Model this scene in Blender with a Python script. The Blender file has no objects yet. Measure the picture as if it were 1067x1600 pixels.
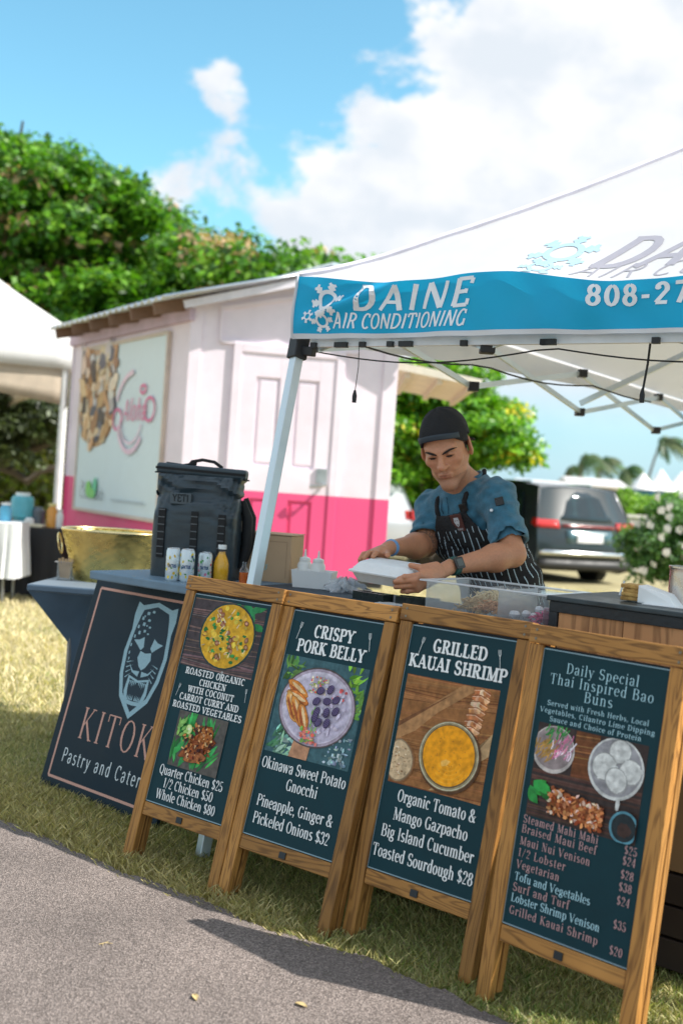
import bpy, bmesh, math, random
import numpy as np
from mathutils import Vector, Matrix, Euler
PI = math.pi
R = math.radians
random.seed(7)
rng = np.random.default_rng(7)
SC = bpy.context.scene
COL = SC.collection

# ------------------------------------------------------------------ camera
CAM_H = 1.324
PITCH = R(-1.233)
ROLL = R(3.997)
FPX = 1800.0
cam_data = bpy.data.cameras.new('camera')
cam = bpy.data.objects.new('camera', cam_data)
COL.objects.link(cam)
SC.camera = cam
_r0 = Vector((1, 0, 0)); _u0 = Vector((0, -math.sin(PITCH), math.cos(PITCH))); _f0 = Vector((0, math.cos(PITCH), math.sin(PITCH)))
_r = math.cos(ROLL) * _r0 + math.sin(ROLL) * _u0
_u = -math.sin(ROLL) * _r0 + math.cos(ROLL) * _u0
cam.matrix_world = Matrix(((_r.x, _u.x, -_f0.x, 0), (_r.y, _u.y, -_f0.y, 0), (_r.z, _u.z, -_f0.z, CAM_H), (0, 0, 0, 1)))
cam_data.sensor_fit = 'VERTICAL'
cam_data.sensor_height = 36.0
cam_data.lens = FPX / 1600 * 36.0
cam_data.clip_start = 0.1
cam_data.clip_end = 3000
cam_data.dof.use_dof = True
cam_data.dof.focus_distance = 3.85
cam_data.dof.aperture_fstop = 2.3

def ray(px, py):
    X = (px - 533.5) * math.cos(ROLL) + (py - 800) * math.sin(ROLL)
    u = (px - 533.5) * math.sin(ROLL) - (py - 800) * math.cos(ROLL)
    return Vector((X / FPX, math.cos(PITCH) - u / FPX * math.sin(PITCH), math.sin(PITCH) + u / FPX * math.cos(PITCH)))
def at(px, py, D):
    """point seen at photo pixel (px,py), D metres in front of the camera"""
    d = ray(px, py)
    return Vector((0, 0, CAM_H)) + d * (D / d.y)
def atz(px, py, z):
    d = ray(px, py)
    return Vector((0, 0, CAM_H)) + d * ((z - CAM_H) / d.z)

# ------------------------------------------------------------------ light
SUN = Vector((0.675, -0.165, 0.718)).normalized()
sun_el = math.asin(SUN.z)
sd = bpy.data.lights.new('sun', 'SUN')
sd.energy = 5.0; sd.angle = R(0.55); sd.color = (1.0, 0.95, 0.87)
so = bpy.data.objects.new('sun', sd); COL.objects.link(so)
so.rotation_euler = SUN.to_track_quat('Z', 'Y').to_euler()
so.location = (6, -3, 12)

W = bpy.data.worlds.new('World'); SC.world = W; W.use_nodes = True
wn, wl = W.node_tree.nodes, W.node_tree.links
wn.clear()
def N(t, **k):
    n = wn.new(t)
    for a, b in k.items(): setattr(n, a, b)
    return n
wo = N('ShaderNodeOutputWorld'); bg = N('ShaderNodeBackground'); bg.inputs[1].default_value = 0.15
sky = N('ShaderNodeTexSky', sky_type='NISHITA', sun_disc=False)
sky.sun_elevation = sun_el; sky.sun_rotation = math.atan2(SUN.x, SUN.y); sky.air_density = 1.0; sky.dust_density = 0.6; sky.ozone_density = 1.5
tint = N('ShaderNodeMix', data_type='RGBA', blend_type='MULTIPLY'); tint.inputs[0].default_value = 1
wl.new(sky.outputs[0], tint.inputs[6]); tint.inputs[7].default_value = (0.80, 1.22, 1.10, 1)
tc = N('ShaderNodeTexCoord')
def vdot(vec, out):
    m = N('ShaderNodeVectorMath', operation='DOT_PRODUCT'); m.inputs[1].default_value = vec
    wl.new(out, m.inputs[0]); return m.outputs['Value']
def wm(op, a, b, c=None):
    m = N('ShaderNodeMath', operation=op)
    for i, v in enumerate((a, b, c)):
        if v is None: continue
        if isinstance(v, (int, float)): m.inputs[i].default_value = v
        else: wl.new(v, m.inputs[i])
    return m.outputs[0]
def wr(v, a, b, c, d, interp='SMOOTHSTEP'):
    m = N('ShaderNodeMapRange', interpolation_type=interp)
    wl.new(v, m.inputs[0])
    for i, q in enumerate((a, b, c, d)): m.inputs[i + 1].default_value = q
    return m.outputs[0]
DIR = tc.outputs['Generated']
wmap = N('ShaderNodeMapping'); wmap.inputs['Scale'].default_value = (1, 1, 1.5); wl.new(DIR, wmap.inputs[0])
n1 = N('ShaderNodeTexNoise'); n1.inputs['Scale'].default_value = 6.0; n1.inputs['Detail'].default_value = 12; n1.inputs['Roughness'].default_value = 0.60; n1.inputs['Distortion'].default_value = 0.15
wl.new(wmap.outputs[0], n1.inputs['Vector'])
n2 = N('ShaderNodeTexNoise'); n2.inputs['Scale'].default_value = 14; n2.inputs['Detail'].default_value = 5; n2.inputs['Roughness'].default_value = 0.5
wl.new(wmap.outputs[0], n2.inputs['Vector'])
# a bank of cumulus stands to the right; clear sky to the left and overhead
c0 = ray(420, 150).normalized(); c1 = ray(760, 420).normalized(); dv = (c1 - c0).normalized()
bank = wm('SUBTRACT', vdot(tuple(dv), DIR), float(c0.dot(dv)) + 0.030)
bank = wm('MINIMUM', bank, 0.14)
front = wr(vdot((0, 1, 0), DIR), 0.55, 0.85, 0, 1)   # unseen clouds added round the rest of the sky to whiten the fill
bank = wm('ADD', wm('MULTIPLY', bank, front), wm('MULTIPLY', wm('SUBTRACT', 1.0, front), 0.035))
small = wr(vdot(tuple(ray(352, 140).normalized()), DIR), math.cos(R(1.7)), math.cos(R(0.1)), 0, 0.105)
cl = wm('ADD', wm('ADD', n1.outputs[0], wm('MULTIPLY', bank, 1.9)), small)
mask = wr(cl, 0.475, 0.565, 0, 1)
zc = N('ShaderNodeSeparateXYZ'); wl.new(DIR, zc.inputs[0])
mask = wm('MULTIPLY', mask, wr(zc.outputs[2], 0.055, 0.115, 0.25, 1))
shade = wr(n2.outputs[0], 0.34, 0.64, 0.0, 1.0)
shade = wm('MULTIPLY', shade, wr(zc.outputs[2], 0.02, 0.4, 0.75, 1.0))
ccol = N('ShaderNodeMix', data_type='RGBA'); wl.new(shade, ccol.inputs[0])
ccol.inputs[6].default_value = (3.75, 4.05, 4.4, 1); ccol.inputs[7].default_value = (4.75, 4.8, 4.9, 1)
# pale haze low over the horizon
hz = N('ShaderNodeMix', data_type='RGBA'); wl.new(wr(zc.outputs[2], 0.26, -0.02, 0, 0.8), hz.inputs[0])
wl.new(tint.outputs[2], hz.inputs[6]); hz.inputs[7].default_value = (1.45, 2.75, 4.0, 1)
mx = N('ShaderNodeMix', data_type='RGBA'); wl.new(mask, mx.inputs[0]); wl.new(hz.outputs[2], mx.inputs[6]); wl.new(ccol.outputs[2], mx.inputs[7])
wl.new(mx.outputs[2], bg.inputs[0]); wl.new(bg.outputs[0], wo.inputs[0])

SC.view_settings.view_transform = 'Standard'; SC.view_settings.look = 'None'
SC.view_settings.exposure = 0.54; SC.view_settings.gamma = 1.0; SC.view_settings.use_curve_mapping = False
SC.render.engine = 'CYCLES'
SC.cycles.use_denoising = True
SC.cycles.max_bounces = 8; SC.cycles.transparent_max_bounces = 16

# ------------------------------------------------------------------ materials
MATS = {}
def mat(name, col=(0.5, 0.5, 0.5), rough=0.6, var=0.12, scale=6.0, bump=0.0, bscale=None, metal=0.0, coat=0.0,
        col2=None, detail=5, stretch=(1, 1, 1), trans=0.0, ior=1.45, spec=None, sheen=0.0, coords='Object', sss=0.0, rr=0.1):
    if name in MATS: return MATS[name]
    m = bpy.data.materials.new(name); m.use_nodes = True; MATS[name] = m
    nt = m.node_tree; b = nt.nodes['Principled BSDF']; L = nt.links
    b.inputs['Roughness'].default_value = rough; b.inputs['Metallic'].default_value = metal
    b.inputs['Coat Weight'].default_value = coat; b.inputs['Transmission Weight'].default_value = trans; b.inputs['IOR'].default_value = ior
    if sheen: b.inputs['Sheen Weight'].default_value = sheen
    if spec is not None: b.inputs['Specular IOR Level'].default_value = spec
    if sss:
        b.inputs['Subsurface Weight'].default_value = sss; b.inputs['Subsurface Radius'].default_value = (0.012, 0.004, 0.002); b.inputs['Subsurface Scale'].default_value = 1.0
    t = nt.nodes.new('ShaderNodeTexCoord'); mp = nt.nodes.new('ShaderNodeMapping'); mp.inputs['Scale'].default_value = stretch
    L.new(t.outputs[coords], mp.inputs[0])
    no = nt.nodes.new('ShaderNodeTexNoise'); no.inputs['Scale'].default_value = scale; no.inputs['Detail'].default_value = detail; no.inputs['Roughness'].default_value = 0.6
    L.new(mp.outputs[0], no.inputs['Vector'])
    mr = nt.nodes.new('ShaderNodeMapRange'); L.new(no.outputs[0], mr.inputs[0]); mr.inputs[1].default_value = 0.3; mr.inputs[2].default_value = 0.7
    mx = nt.nodes.new('ShaderNodeMix'); mx.data_type = 'RGBA'; L.new(mr.outputs[0], mx.inputs[0])
    c2 = col2 or tuple(min(1, c * (1 + var)) for c in col)
    c1 = col if col2 else tuple(c * (1 - var) for c in col)
    mx.inputs[6].default_value = (*c1, 1); mx.inputs[7].default_value = (*c2, 1)
    L.new(mx.outputs[2], b.inputs['Base Color'])
    if rr and not trans:
        m2 = nt.nodes.new('ShaderNodeMapRange'); L.new(no.outputs[0], m2.inputs[0]); m2.inputs[1].default_value = 0.3; m2.inputs[2].default_value = 0.7
        m2.inputs[3].default_value = max(0.02, rough - rr); m2.inputs[4].default_value = min(1, rough + rr); L.new(m2.outputs[0], b.inputs['Roughness'])
    if bump:
        nb = nt.nodes.new('ShaderNodeTexNoise'); nb.inputs['Scale'].default_value = bscale or scale * 6; nb.inputs['Detail'].default_value = 4
        L.new(mp.outputs[0], nb.inputs['Vector'])
        bp = nt.nodes.new('ShaderNodeBump'); bp.inputs['Strength'].default_value = bump; bp.inputs['Distance'].default_value = 0.01
        L.new(nb.outputs[0], bp.inputs['Height']); L.new(bp.outputs[0], b.inputs['Normal'])
    return m

def mat_print(name, rough=0.35, coat=0.3, var=0.25, scale=90, detail=4, bump=0.0, spec=0.5):
    """flat print: the colour comes from the piece's own colour attribute, broken up by fine noise"""
    if name in MATS: return MATS[name]
    m = bpy.data.materials.new(name); m.use_nodes = True; MATS[name] = m
    nt = m.node_tree; b = nt.nodes['Principled BSDF']; L = nt.links
    b.inputs['Roughness'].default_value = rough; b.inputs['Coat Weight'].default_value = coat; b.inputs['Coat Roughness'].default_value = 0.25
    b.inputs['Specular IOR Level'].default_value = spec
    a = nt.nodes.new('ShaderNodeAttribute'); a.attribute_name = 'col'
    t = nt.nodes.new('ShaderNodeTexCoord'); no = nt.nodes.new('ShaderNodeTexNoise'); no.inputs['Scale'].default_value = scale; no.inputs['Detail'].default_value = detail
    L.new(t.outputs['Object'], no.inputs['Vector'])
    mr = nt.nodes.new('ShaderNodeMapRange'); L.new(no.outputs[0], mr.inputs[0]); mr.inputs[1].default_value = 0.3; mr.inputs[2].default_value = 0.7
    mr.inputs[3].default_value = 1 - var; mr.inputs[4].default_value = 1 + var
    mx = nt.nodes.new('ShaderNodeVectorMath'); mx.operation = 'SCALE'; L.new(a.outputs['Color'], mx.inputs[0]); L.new(mr.outputs[0], mx.inputs['Scale'])
    L.new(mx.outputs[0], b.inputs['Base Color'])
    if bump:
        bp = nt.nodes.new('ShaderNodeBump'); bp.inputs['Strength'].default_value = bump; L.new(no.outputs[0], bp.inputs['Height']); L.new(bp.outputs[0], b.inputs['Normal'])
    return m

def mat_wood(name, axis, c1, c2, c3, rough=0.5, knots=True, freq=95, spec=.3):
    """stained softwood: strong grain lines along one axis, warped round knots"""
    if name in MATS: return MATS[name]
    m = bpy.data.materials.new(name); m.use_nodes = True; MATS[name] = m
    nt = m.node_tree; b = nt.nodes['Principled BSDF']; L = nt.links; NN = nt.nodes.new
    t = NN('ShaderNodeTexCoord'); oi = NN('ShaderNodeObjectInfo')
    ad = NN('ShaderNodeVectorMath'); ad.operation = 'MULTIPLY_ADD'; L.new(oi.outputs['Random'], ad.inputs[0]); ad.inputs[1].default_value = (3.7, 5.1, 7.3); L.new(t.outputs['Object'], ad.inputs[2])
    mp = NN('ShaderNodeMapping'); s = [1, 1, 1]; s[axis] = 0.09
    mp.inputs['Scale'].default_value = s; L.new(ad.outputs[0], mp.inputs[0])
    n0 = NN('ShaderNodeTexNoise'); n0.inputs['Scale'].default_value = 16; n0.inputs['Detail'].default_value = 2.5; n0.inputs['Distortion'].default_value = 0.5; L.new(mp.outputs[0], n0.inputs['Vector'])
    # iso-lines of the stretched noise = flat-sawn figure
    k = NN('ShaderNodeMath'); k.operation = 'MULTIPLY'; L.new(n0.outputs[0], k.inputs[0]); k.inputs[1].default_value = freq
    sn = NN('ShaderNodeMath'); sn.operation = 'SINE'; L.new(k.outputs[0], sn.inputs[0])
    mr = NN('ShaderNodeMapRange'); L.new(sn.outputs[0], mr.inputs[0]); mr.inputs[1].default_value = -0.2; mr.inputs[2].default_value = 1.0
    n2 = NN('ShaderNodeTexNoise'); n2.inputs['Scale'].default_value = 120; n2.inputs['Detail'].default_value = 3; L.new(mp.outputs[0], n2.inputs['Vector'])
    n3 = NN('ShaderNodeTexNoise'); n3.inputs['Scale'].default_value = 5; n3.inputs['Detail'].default_value = 3; L.new(ad.outputs[0], n3.inputs['Vector'])
    m1 = NN('ShaderNodeMix'); m1.data_type = 'RGBA'; L.new(n3.outputs[0], m1.inputs[0]); m1.inputs[6].default_value = (*c1, 1); m1.inputs[7].default_value = (*c2, 1)
    fm = NN('ShaderNodeMath'); fm.operation = 'MULTIPLY'; L.new(mr.outputs[0], fm.inputs[0]); L.new(n2.outputs[0], fm.inputs[1])
    m2 = NN('ShaderNodeMix'); m2.data_type = 'RGBA'; L.new(fm.outputs[0], m2.inputs[0]); L.new(m1.outputs[2], m2.inputs[6]); m2.inputs[7].default_value = (*c3, 1)
    last = m2.outputs[2]
    if knots:
        mpk = NN('ShaderNodeMapping'); s2 = [5.2, 5.2, 5.2]; s2[axis] = 2.6; mpk.inputs['Scale'].default_value = s2; L.new(ad.outputs[0], mpk.inputs[0])
        vo = NN('ShaderNodeTexVoronoi'); vo.inputs['Scale'].default_value = 1.0; L.new(mpk.outputs[0], vo.inputs['Vector'])
        kr = NN('ShaderNodeMapRange'); L.new(vo.outputs[0], kr.inputs[0]); kr.inputs[1].default_value = 0.05; kr.inputs[2].default_value = 0.13; kr.inputs[3].default_value = 0.9; kr.inputs[4].default_value = 0
        m3 = NN('ShaderNodeMix'); m3.data_type = 'RGBA'; L.new(kr.outputs[0], m3.inputs[0]); L.new(last, m3.inputs[6]); m3.inputs[7].default_value = (c3[0] * .5, c3[1] * .5, c3[2] * .5, 1)
        last = m3.outputs[2]
    tr_ = NN('ShaderNodeMapRange'); L.new(oi.outputs['Random'], tr_.inputs[0]); tr_.inputs[3].default_value = .74; tr_.inputs[4].default_value = 1.12
    n5 = NN('ShaderNodeTexNoise'); n5.inputs['Scale'].default_value = 2.2; n5.inputs['Detail'].default_value = 5; L.new(ad.outputs[0], n5.inputs['Vector'])
    r5 = NN('ShaderNodeMapRange'); L.new(n5.outputs[0], r5.inputs[0]); r5.inputs[1].default_value = .3; r5.inputs[2].default_value = .7; r5.inputs[3].default_value = .8; r5.inputs[4].default_value = 1.15
    mm = NN('ShaderNodeMath'); mm.operation = 'MULTIPLY'; L.new(tr_.outputs[0], mm.inputs[0]); L.new(r5.outputs[0], mm.inputs[1])
    vs = NN('ShaderNodeVectorMath'); vs.operation = 'SCALE'; L.new(last, vs.inputs[0]); L.new(mm.outputs[0], vs.inputs['Scale']); last = vs.outputs[0]
    b.inputs['Specular IOR Level'].default_value = spec
    L.new(last, b.inputs['Base Color']); b.inputs['Roughness'].default_value = rough
    bp = NN('ShaderNodeBump'); bp.inputs['Strength'].default_value = 0.25; bp.inputs['Distance'].default_value = 0.002; bp.invert = True
    L.new(fm.outputs[0], bp.inputs['Height']); L.new(bp.outputs[0], b.inputs['Normal'])
    return m

# ------------------------------------------------------------------ objects
def thing(name, label, cat, loc=(0, 0, 0), rotz=0.0, group=None):
    o = bpy.data.objects.new(name, None); o.empty_display_size = 0.1
    COL.objects.link(o); o.location = loc; o.rotation_euler = (0, 0, rotz)
    o['label'] = label; o['category'] = cat
    if group: o['group'] = group
    return o
def tag(o, label=None, cat=None, group=None, kind=None):
    if label: o['label'] = label
    if cat: o['category'] = cat
    if group: o['group'] = group
    if kind: o['kind'] = kind
    return o
def root_matrix(o):
    return Matrix.LocRotScale(o.location, o.rotation_euler, o.scale)
def copy_thing(o, loc, rotz=None, label=None, **kw):
    def cp(src, par):
        c = src.copy(); COL.objects.link(c)
        if par is not None: c.parent = par
        for ch in list(kids.get(src.name, [])): cp(ch, c)
        return c
    kids = {}
    for q in list(COL.objects):
        if q.parent: kids.setdefault(q.parent.name, []).append(q)
    r = cp(o, None); r.location = loc
    if rotz is not None: r.rotation_euler = (0, 0, rotz)
    if label: r['label'] = label
    return r

class MB:
    """collects shapes (verts, faces, colour per vertex) and links them as one mesh object"""
    def __init__(s, xf=None): s.v = []; s.f = []; s.c = []; s.col = (1, 1, 1); s.xf = xf
    def add(s, vs, fs):
        n = len(s.v)
        for p in vs:
            p = Vector(p)
            s.v.append(tuple(s.xf @ p) if s.xf else tuple(p)); s.c.append(s.col)
        for f in fs: s.f.append([i + n for i in f])
        return s
    def box(s, a, b, rot=None, piv=None):
        a = Vector(a); b = Vector(b)
        vs = [Vector((x, y, z)) for x in (a.x, b.x) for y in (a.y, b.y) for z in (a.z, b.z)]
        if rot is not None:
            pv = Vector(piv) if piv is not None else (a + b) / 2
            vs = [pv + rot @ (v - pv) for v in vs]
        return s.add(vs, [(0, 1, 3, 2), (4, 6, 7, 5), (0, 4, 5, 1), (2, 3, 7, 6), (0, 2, 6, 4), (1, 5, 7, 3)])
    def bar(s, p, q, w, d, up=(0, 0, 1)):
        p = Vector(p); q = Vector(q); t = (q - p).normalized(); u = Vector(up)
        if abs(t.dot(u)) > 0.98: u = Vector((0, 1, 0))
        a = t.cross(u).normalized(); b = a.cross(t).normalized()
        vs = [e + a * (i * w / 2) + b * (j * d / 2) for e in (p, q) for i, j in ((-1, -1), (1, -1), (1, 1), (-1, 1))]
        return s.add(vs, [(0, 1, 2, 3)[::-1], (4, 5, 6, 7), (0, 1, 5, 4), (1, 2, 6, 5), (2, 3, 7, 6), (3, 0, 4, 7)])
    def tube(s, pts, r, n=8, cap=True):
        pts = [Vector(p) for p in pts]; m = len(pts)
        rs = r if isinstance(r, (list, tuple)) else [r] * m
        vs = []; prev = None
        for i, p in enumerate(pts):
            t = (pts[min(i + 1, m - 1)] - pts[max(i - 1, 0)]).normalized()
            if prev is None:
                u = Vector((0, 0, 1)) if abs(t.z) < 0.9 else Vector((1, 0, 0)); a = t.cross(u).normalized()
            else: a = (prev - t * prev.dot(t)).normalized()
            prev = a; b = t.cross(a)
            for k in range(n):
                an = 2 * PI * k / n; vs.append(p + (a * math.cos(an) + b * math.sin(an)) * rs[i])
        fs = [(i * n + k, i * n + (k + 1) % n, (i + 1) * n + (k + 1) % n, (i + 1) * n + k) for i in range(m - 1) for k in range(n)]
        if cap: fs += [tuple(range(n))[::-1], tuple((m - 1) * n + k for k in range(n))]
        return s.add(vs, fs)
    def lathe(s, prof, c=(0, 0, 0), n=24, sx=1, sy=1, rot=None):
        c = Vector(c); vs = []
        for r, z in prof:
            for k in range(n):
                p = Vector((r * sx * math.cos(2 * PI * k / n), r * sy * math.sin(2 * PI * k / n), z))
                vs.append(c + (rot @ p if rot else p))
        m = len(prof)
        fs = [(i * n + k, i * n + (k + 1) % n, (i + 1) * n + (k + 1) % n, (i + 1) * n + k) for i in range(m - 1) for k in range(n)]
        if prof[0][0] > 1e-4: fs.append(tuple(range(n))[::-1])
        if prof[-1][0] > 1e-4: fs.append(tuple((m - 1) * n + k for k in range(n)))
        return s.add(vs, fs)
    def prism(s, poly, vec):
        """poly: list of 3-D points, extruded along vec"""
        n = len(poly); vec = Vector(vec); vs = [Vector(p) for p in poly] + [Vector(p) + vec for p in poly]
        return s.add(vs, [tuple(range(n))[::-1], tuple(range(n, 2 * n))] + [(i, (i + 1) % n, (i + 1) % n + n, i + n) for i in range(n)])
    def grid(s, fn, nu, nv):
        vs = [fn(i / nu, j / nv) for i in range(nu + 1) for j in range(nv + 1)]
        return s.add(vs, [(i * (nv + 1) + j, (i + 1) * (nv + 1) + j, (i + 1) * (nv + 1) + j + 1, i * (nv + 1) + j + 1) for i in range(nu) for j in range(nv)])
    def poly(s, pts): return s.add(pts, [tuple(range(len(pts)))])
    def build(s, name, m, parent=None, world=False, smooth=False, bevel=0, seg=2, solid=0, sub=0, color=False):
        me = bpy.data.meshes.new(name)
        vs = s.v
        if world and parent is not None:
            inv = root_matrix(parent).inverted(); vs = [inv @ Vector(v) for v in vs]
        me.from_pydata([tuple(v) for v in vs], [], s.f); me.update()
        if color:
            ca = me.color_attributes.new('col', 'FLOAT_COLOR', 'POINT')
            ca.data.foreach_set('color', np.array([(c[0], c[1], c[2], 1) for c in s.c], dtype=np.float32).ravel())
        o = bpy.data.objects.new(name, me); COL.objects.link(o)
        if isinstance(m, (list, tuple)):
            for q in m: me.materials.append(q)
        else: me.materials.append(m)
        if smooth:
            for p in me.polygons: p.use_smooth = True
            if smooth != 'all':
                try: me.set_sharp_from_angle(angle=R(smooth if smooth is not True else 40))
                except Exception: pass
        if parent is not None: o.parent = parent
        if bevel:
            b = o.modifiers.new('bevel', 'BEVEL'); b.width = bevel; b.segments = seg; b.limit_method = 'ANGLE'; b.angle_limit = R(35)
            b.harden_normals = False
        if solid:
            b = o.modifiers.new('solid', 'SOLIDIFY'); b.thickness = solid; b.offset = 0
        if sub:
            b = o.modifiers.new('sub', 'SUBSURF'); b.levels = sub; b.render_levels = sub
        return o
def setrot(o, e): o.rotation_euler = e; return o

def sub_(o, p):
    '''make a part a sub-part of another part of the same thing'''
    if tuple(o.rotation_euler) == tuple(p.rotation_euler): o.rotation_euler = (0, 0, 0)
    o.parent = p; return o
def noise2(x, y, s=1.0, seed=0):
    return (math.sin(x * 1.7 * s + seed) * math.cos(y * 2.3 * s + seed * 1.3) + 0.5 * math.sin(x * 4.1 * s + y * 3.3 * s + seed * 2.1) + 0.25 * math.sin(x * 9.7 * s - y * 8.1 * s + seed)) / 1.75
# ------------------------------------------------------------------ flat print: coloured shapes and lettering
class Print(MB):
    """flat shapes in the plane (x, z), each a few hundredths of a millimetre nearer the viewer (-y)"""
    def __init__(s, y0=0.0, step=1.5e-5): super().__init__(); s.y = y0; s.step = step; s.clip = None; s.fine = False
    def ck(s, q):
        return q if s.clip is None else (min(max(q[0], s.clip[0]), s.clip[2]), min(max(q[1], s.clip[1]), s.clip[3]))
    def nxt(s): s.y -= s.step
    def shape(s, pts, col=None):
        if col is not None: s.col = col
        s.nxt(); pts = [s.ck(p) for p in pts]; s.add([(p[0], s.y, p[1]) for p in pts], [tuple(range(len(pts)))])
    def ribbon(s, pts, ws, col=None):
        if col is not None: s.col = col
        s.nxt(); L = []; Rr = []
        if s.fine and len(pts) == 2: a, b = pts; pts = [(a[0] + (b[0] - a[0]) * k / 7, a[1] + (b[1] - a[1]) * k / 7) for k in range(8)]
        pts = [s.ck(p) for p in pts]
        n = len(pts)
        for i in range(n):
            a = pts[max(i - 1, 0)]; b = pts[min(i + 1, n - 1)]
            dx, dy = b[0] - a[0], b[1] - a[1]; d = math.hypot(dx, dy) or 1
            w = (ws[i] if isinstance(ws, (list, tuple)) else ws) / 2
            L.append((pts[i][0] - dy / d * w, s.y, pts[i][1] + dx / d * w)); Rr.append((pts[i][0] + dy / d * w, s.y, pts[i][1] - dx / d * w))
        s.add(L + Rr, [(i + n, i + 1 + n, i + 1, i) for i in range(n - 1)])
    def ell(s, cx, cy, rx, ry=None, col=None, n=28, rot=0, wob=0, seed=0):
        ry = rx if ry is None else ry; P = []
        for k in range(n):
            a = 2 * PI * k / n; q = 1 + wob * noise2(math.cos(a) * 2, math.sin(a) * 2, 1, seed)
            x, y = rx * q * math.cos(a), ry * q * math.sin(a)
            P.append((cx + x * math.cos(rot) - y * math.sin(rot), cy + x * math.sin(rot) + y * math.cos(rot)))
        s.shape(P, col)
    def food(s, cx, cy, rx, ry, col, rot=0, n=40, wob=.1, seed=1, v=.45, sz=(.0012, .0042)):
        rd = random.Random(int(seed * 97) + 5); s.ell(cx, cy, rx * 1.03, ry * 1.04, tuple(q * .45 for q in col), 20, rot, wob, seed); s.ell(cx, cy, rx * .97, ry * .96, col, 20, rot, wob, seed)
        for k in range(n):
            a = rd.uniform(0, 2 * PI); r = rd.random() ** .5 * .86; x, y = rx * r * math.cos(a), ry * r * math.sin(a)
            g = 1 + v * (.6 * (y / ry) - .3 * (x / rx) + rd.uniform(-.6, .6)); c = tuple(max(.004, min(.92, q * g)) for q in col)
            s.ell(cx + x * math.cos(rot) - y * math.sin(rot), cy + x * math.sin(rot) + y * math.cos(rot), rd.uniform(*sz) * 1.5, rd.uniform(*sz), c, 7, rot + rd.uniform(-.4, .4), .3, k)
    def rect(s, x0, y0, x1, y1, col=None): s.shape([(x0, y0), (x1, y0), (x1, y1), (x0, y1)], col)
    def leaf(s, x, y, L, w, rot, col):
        P = []
        for k in range(7):
            t = k / 6; P.append((t * L, w * math.sin(PI * t ** 0.8)))
        for k in range(5, 0, -1):
            t = k / 6; P.append((t * L, -w * math.sin(PI * t ** 0.8)))
        s.shape([(x + a * math.cos(rot) - b * math.sin(rot), y + a * math.sin(rot) + b * math.cos(rot)) for a, b in P], col)
    def ring(s, cx, cy, rx, ry, w, col, n=36, a0=0, a1=360):
        P = [(cx + rx * math.cos(R(a0 + (a1 - a0) * k / n)), cy + ry * math.sin(R(a0 + (a1 - a0) * k / n))) for k in range(n + 1)]
        s.ribbon(P, w, col)
def jc(c, v=0.2, r=random):
    k = 1 + r.uniform(-v, v); return tuple(max(0, min(1, q * k * (1 + r.uniform(-v, v) * 0.3))) for q in c)

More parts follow.
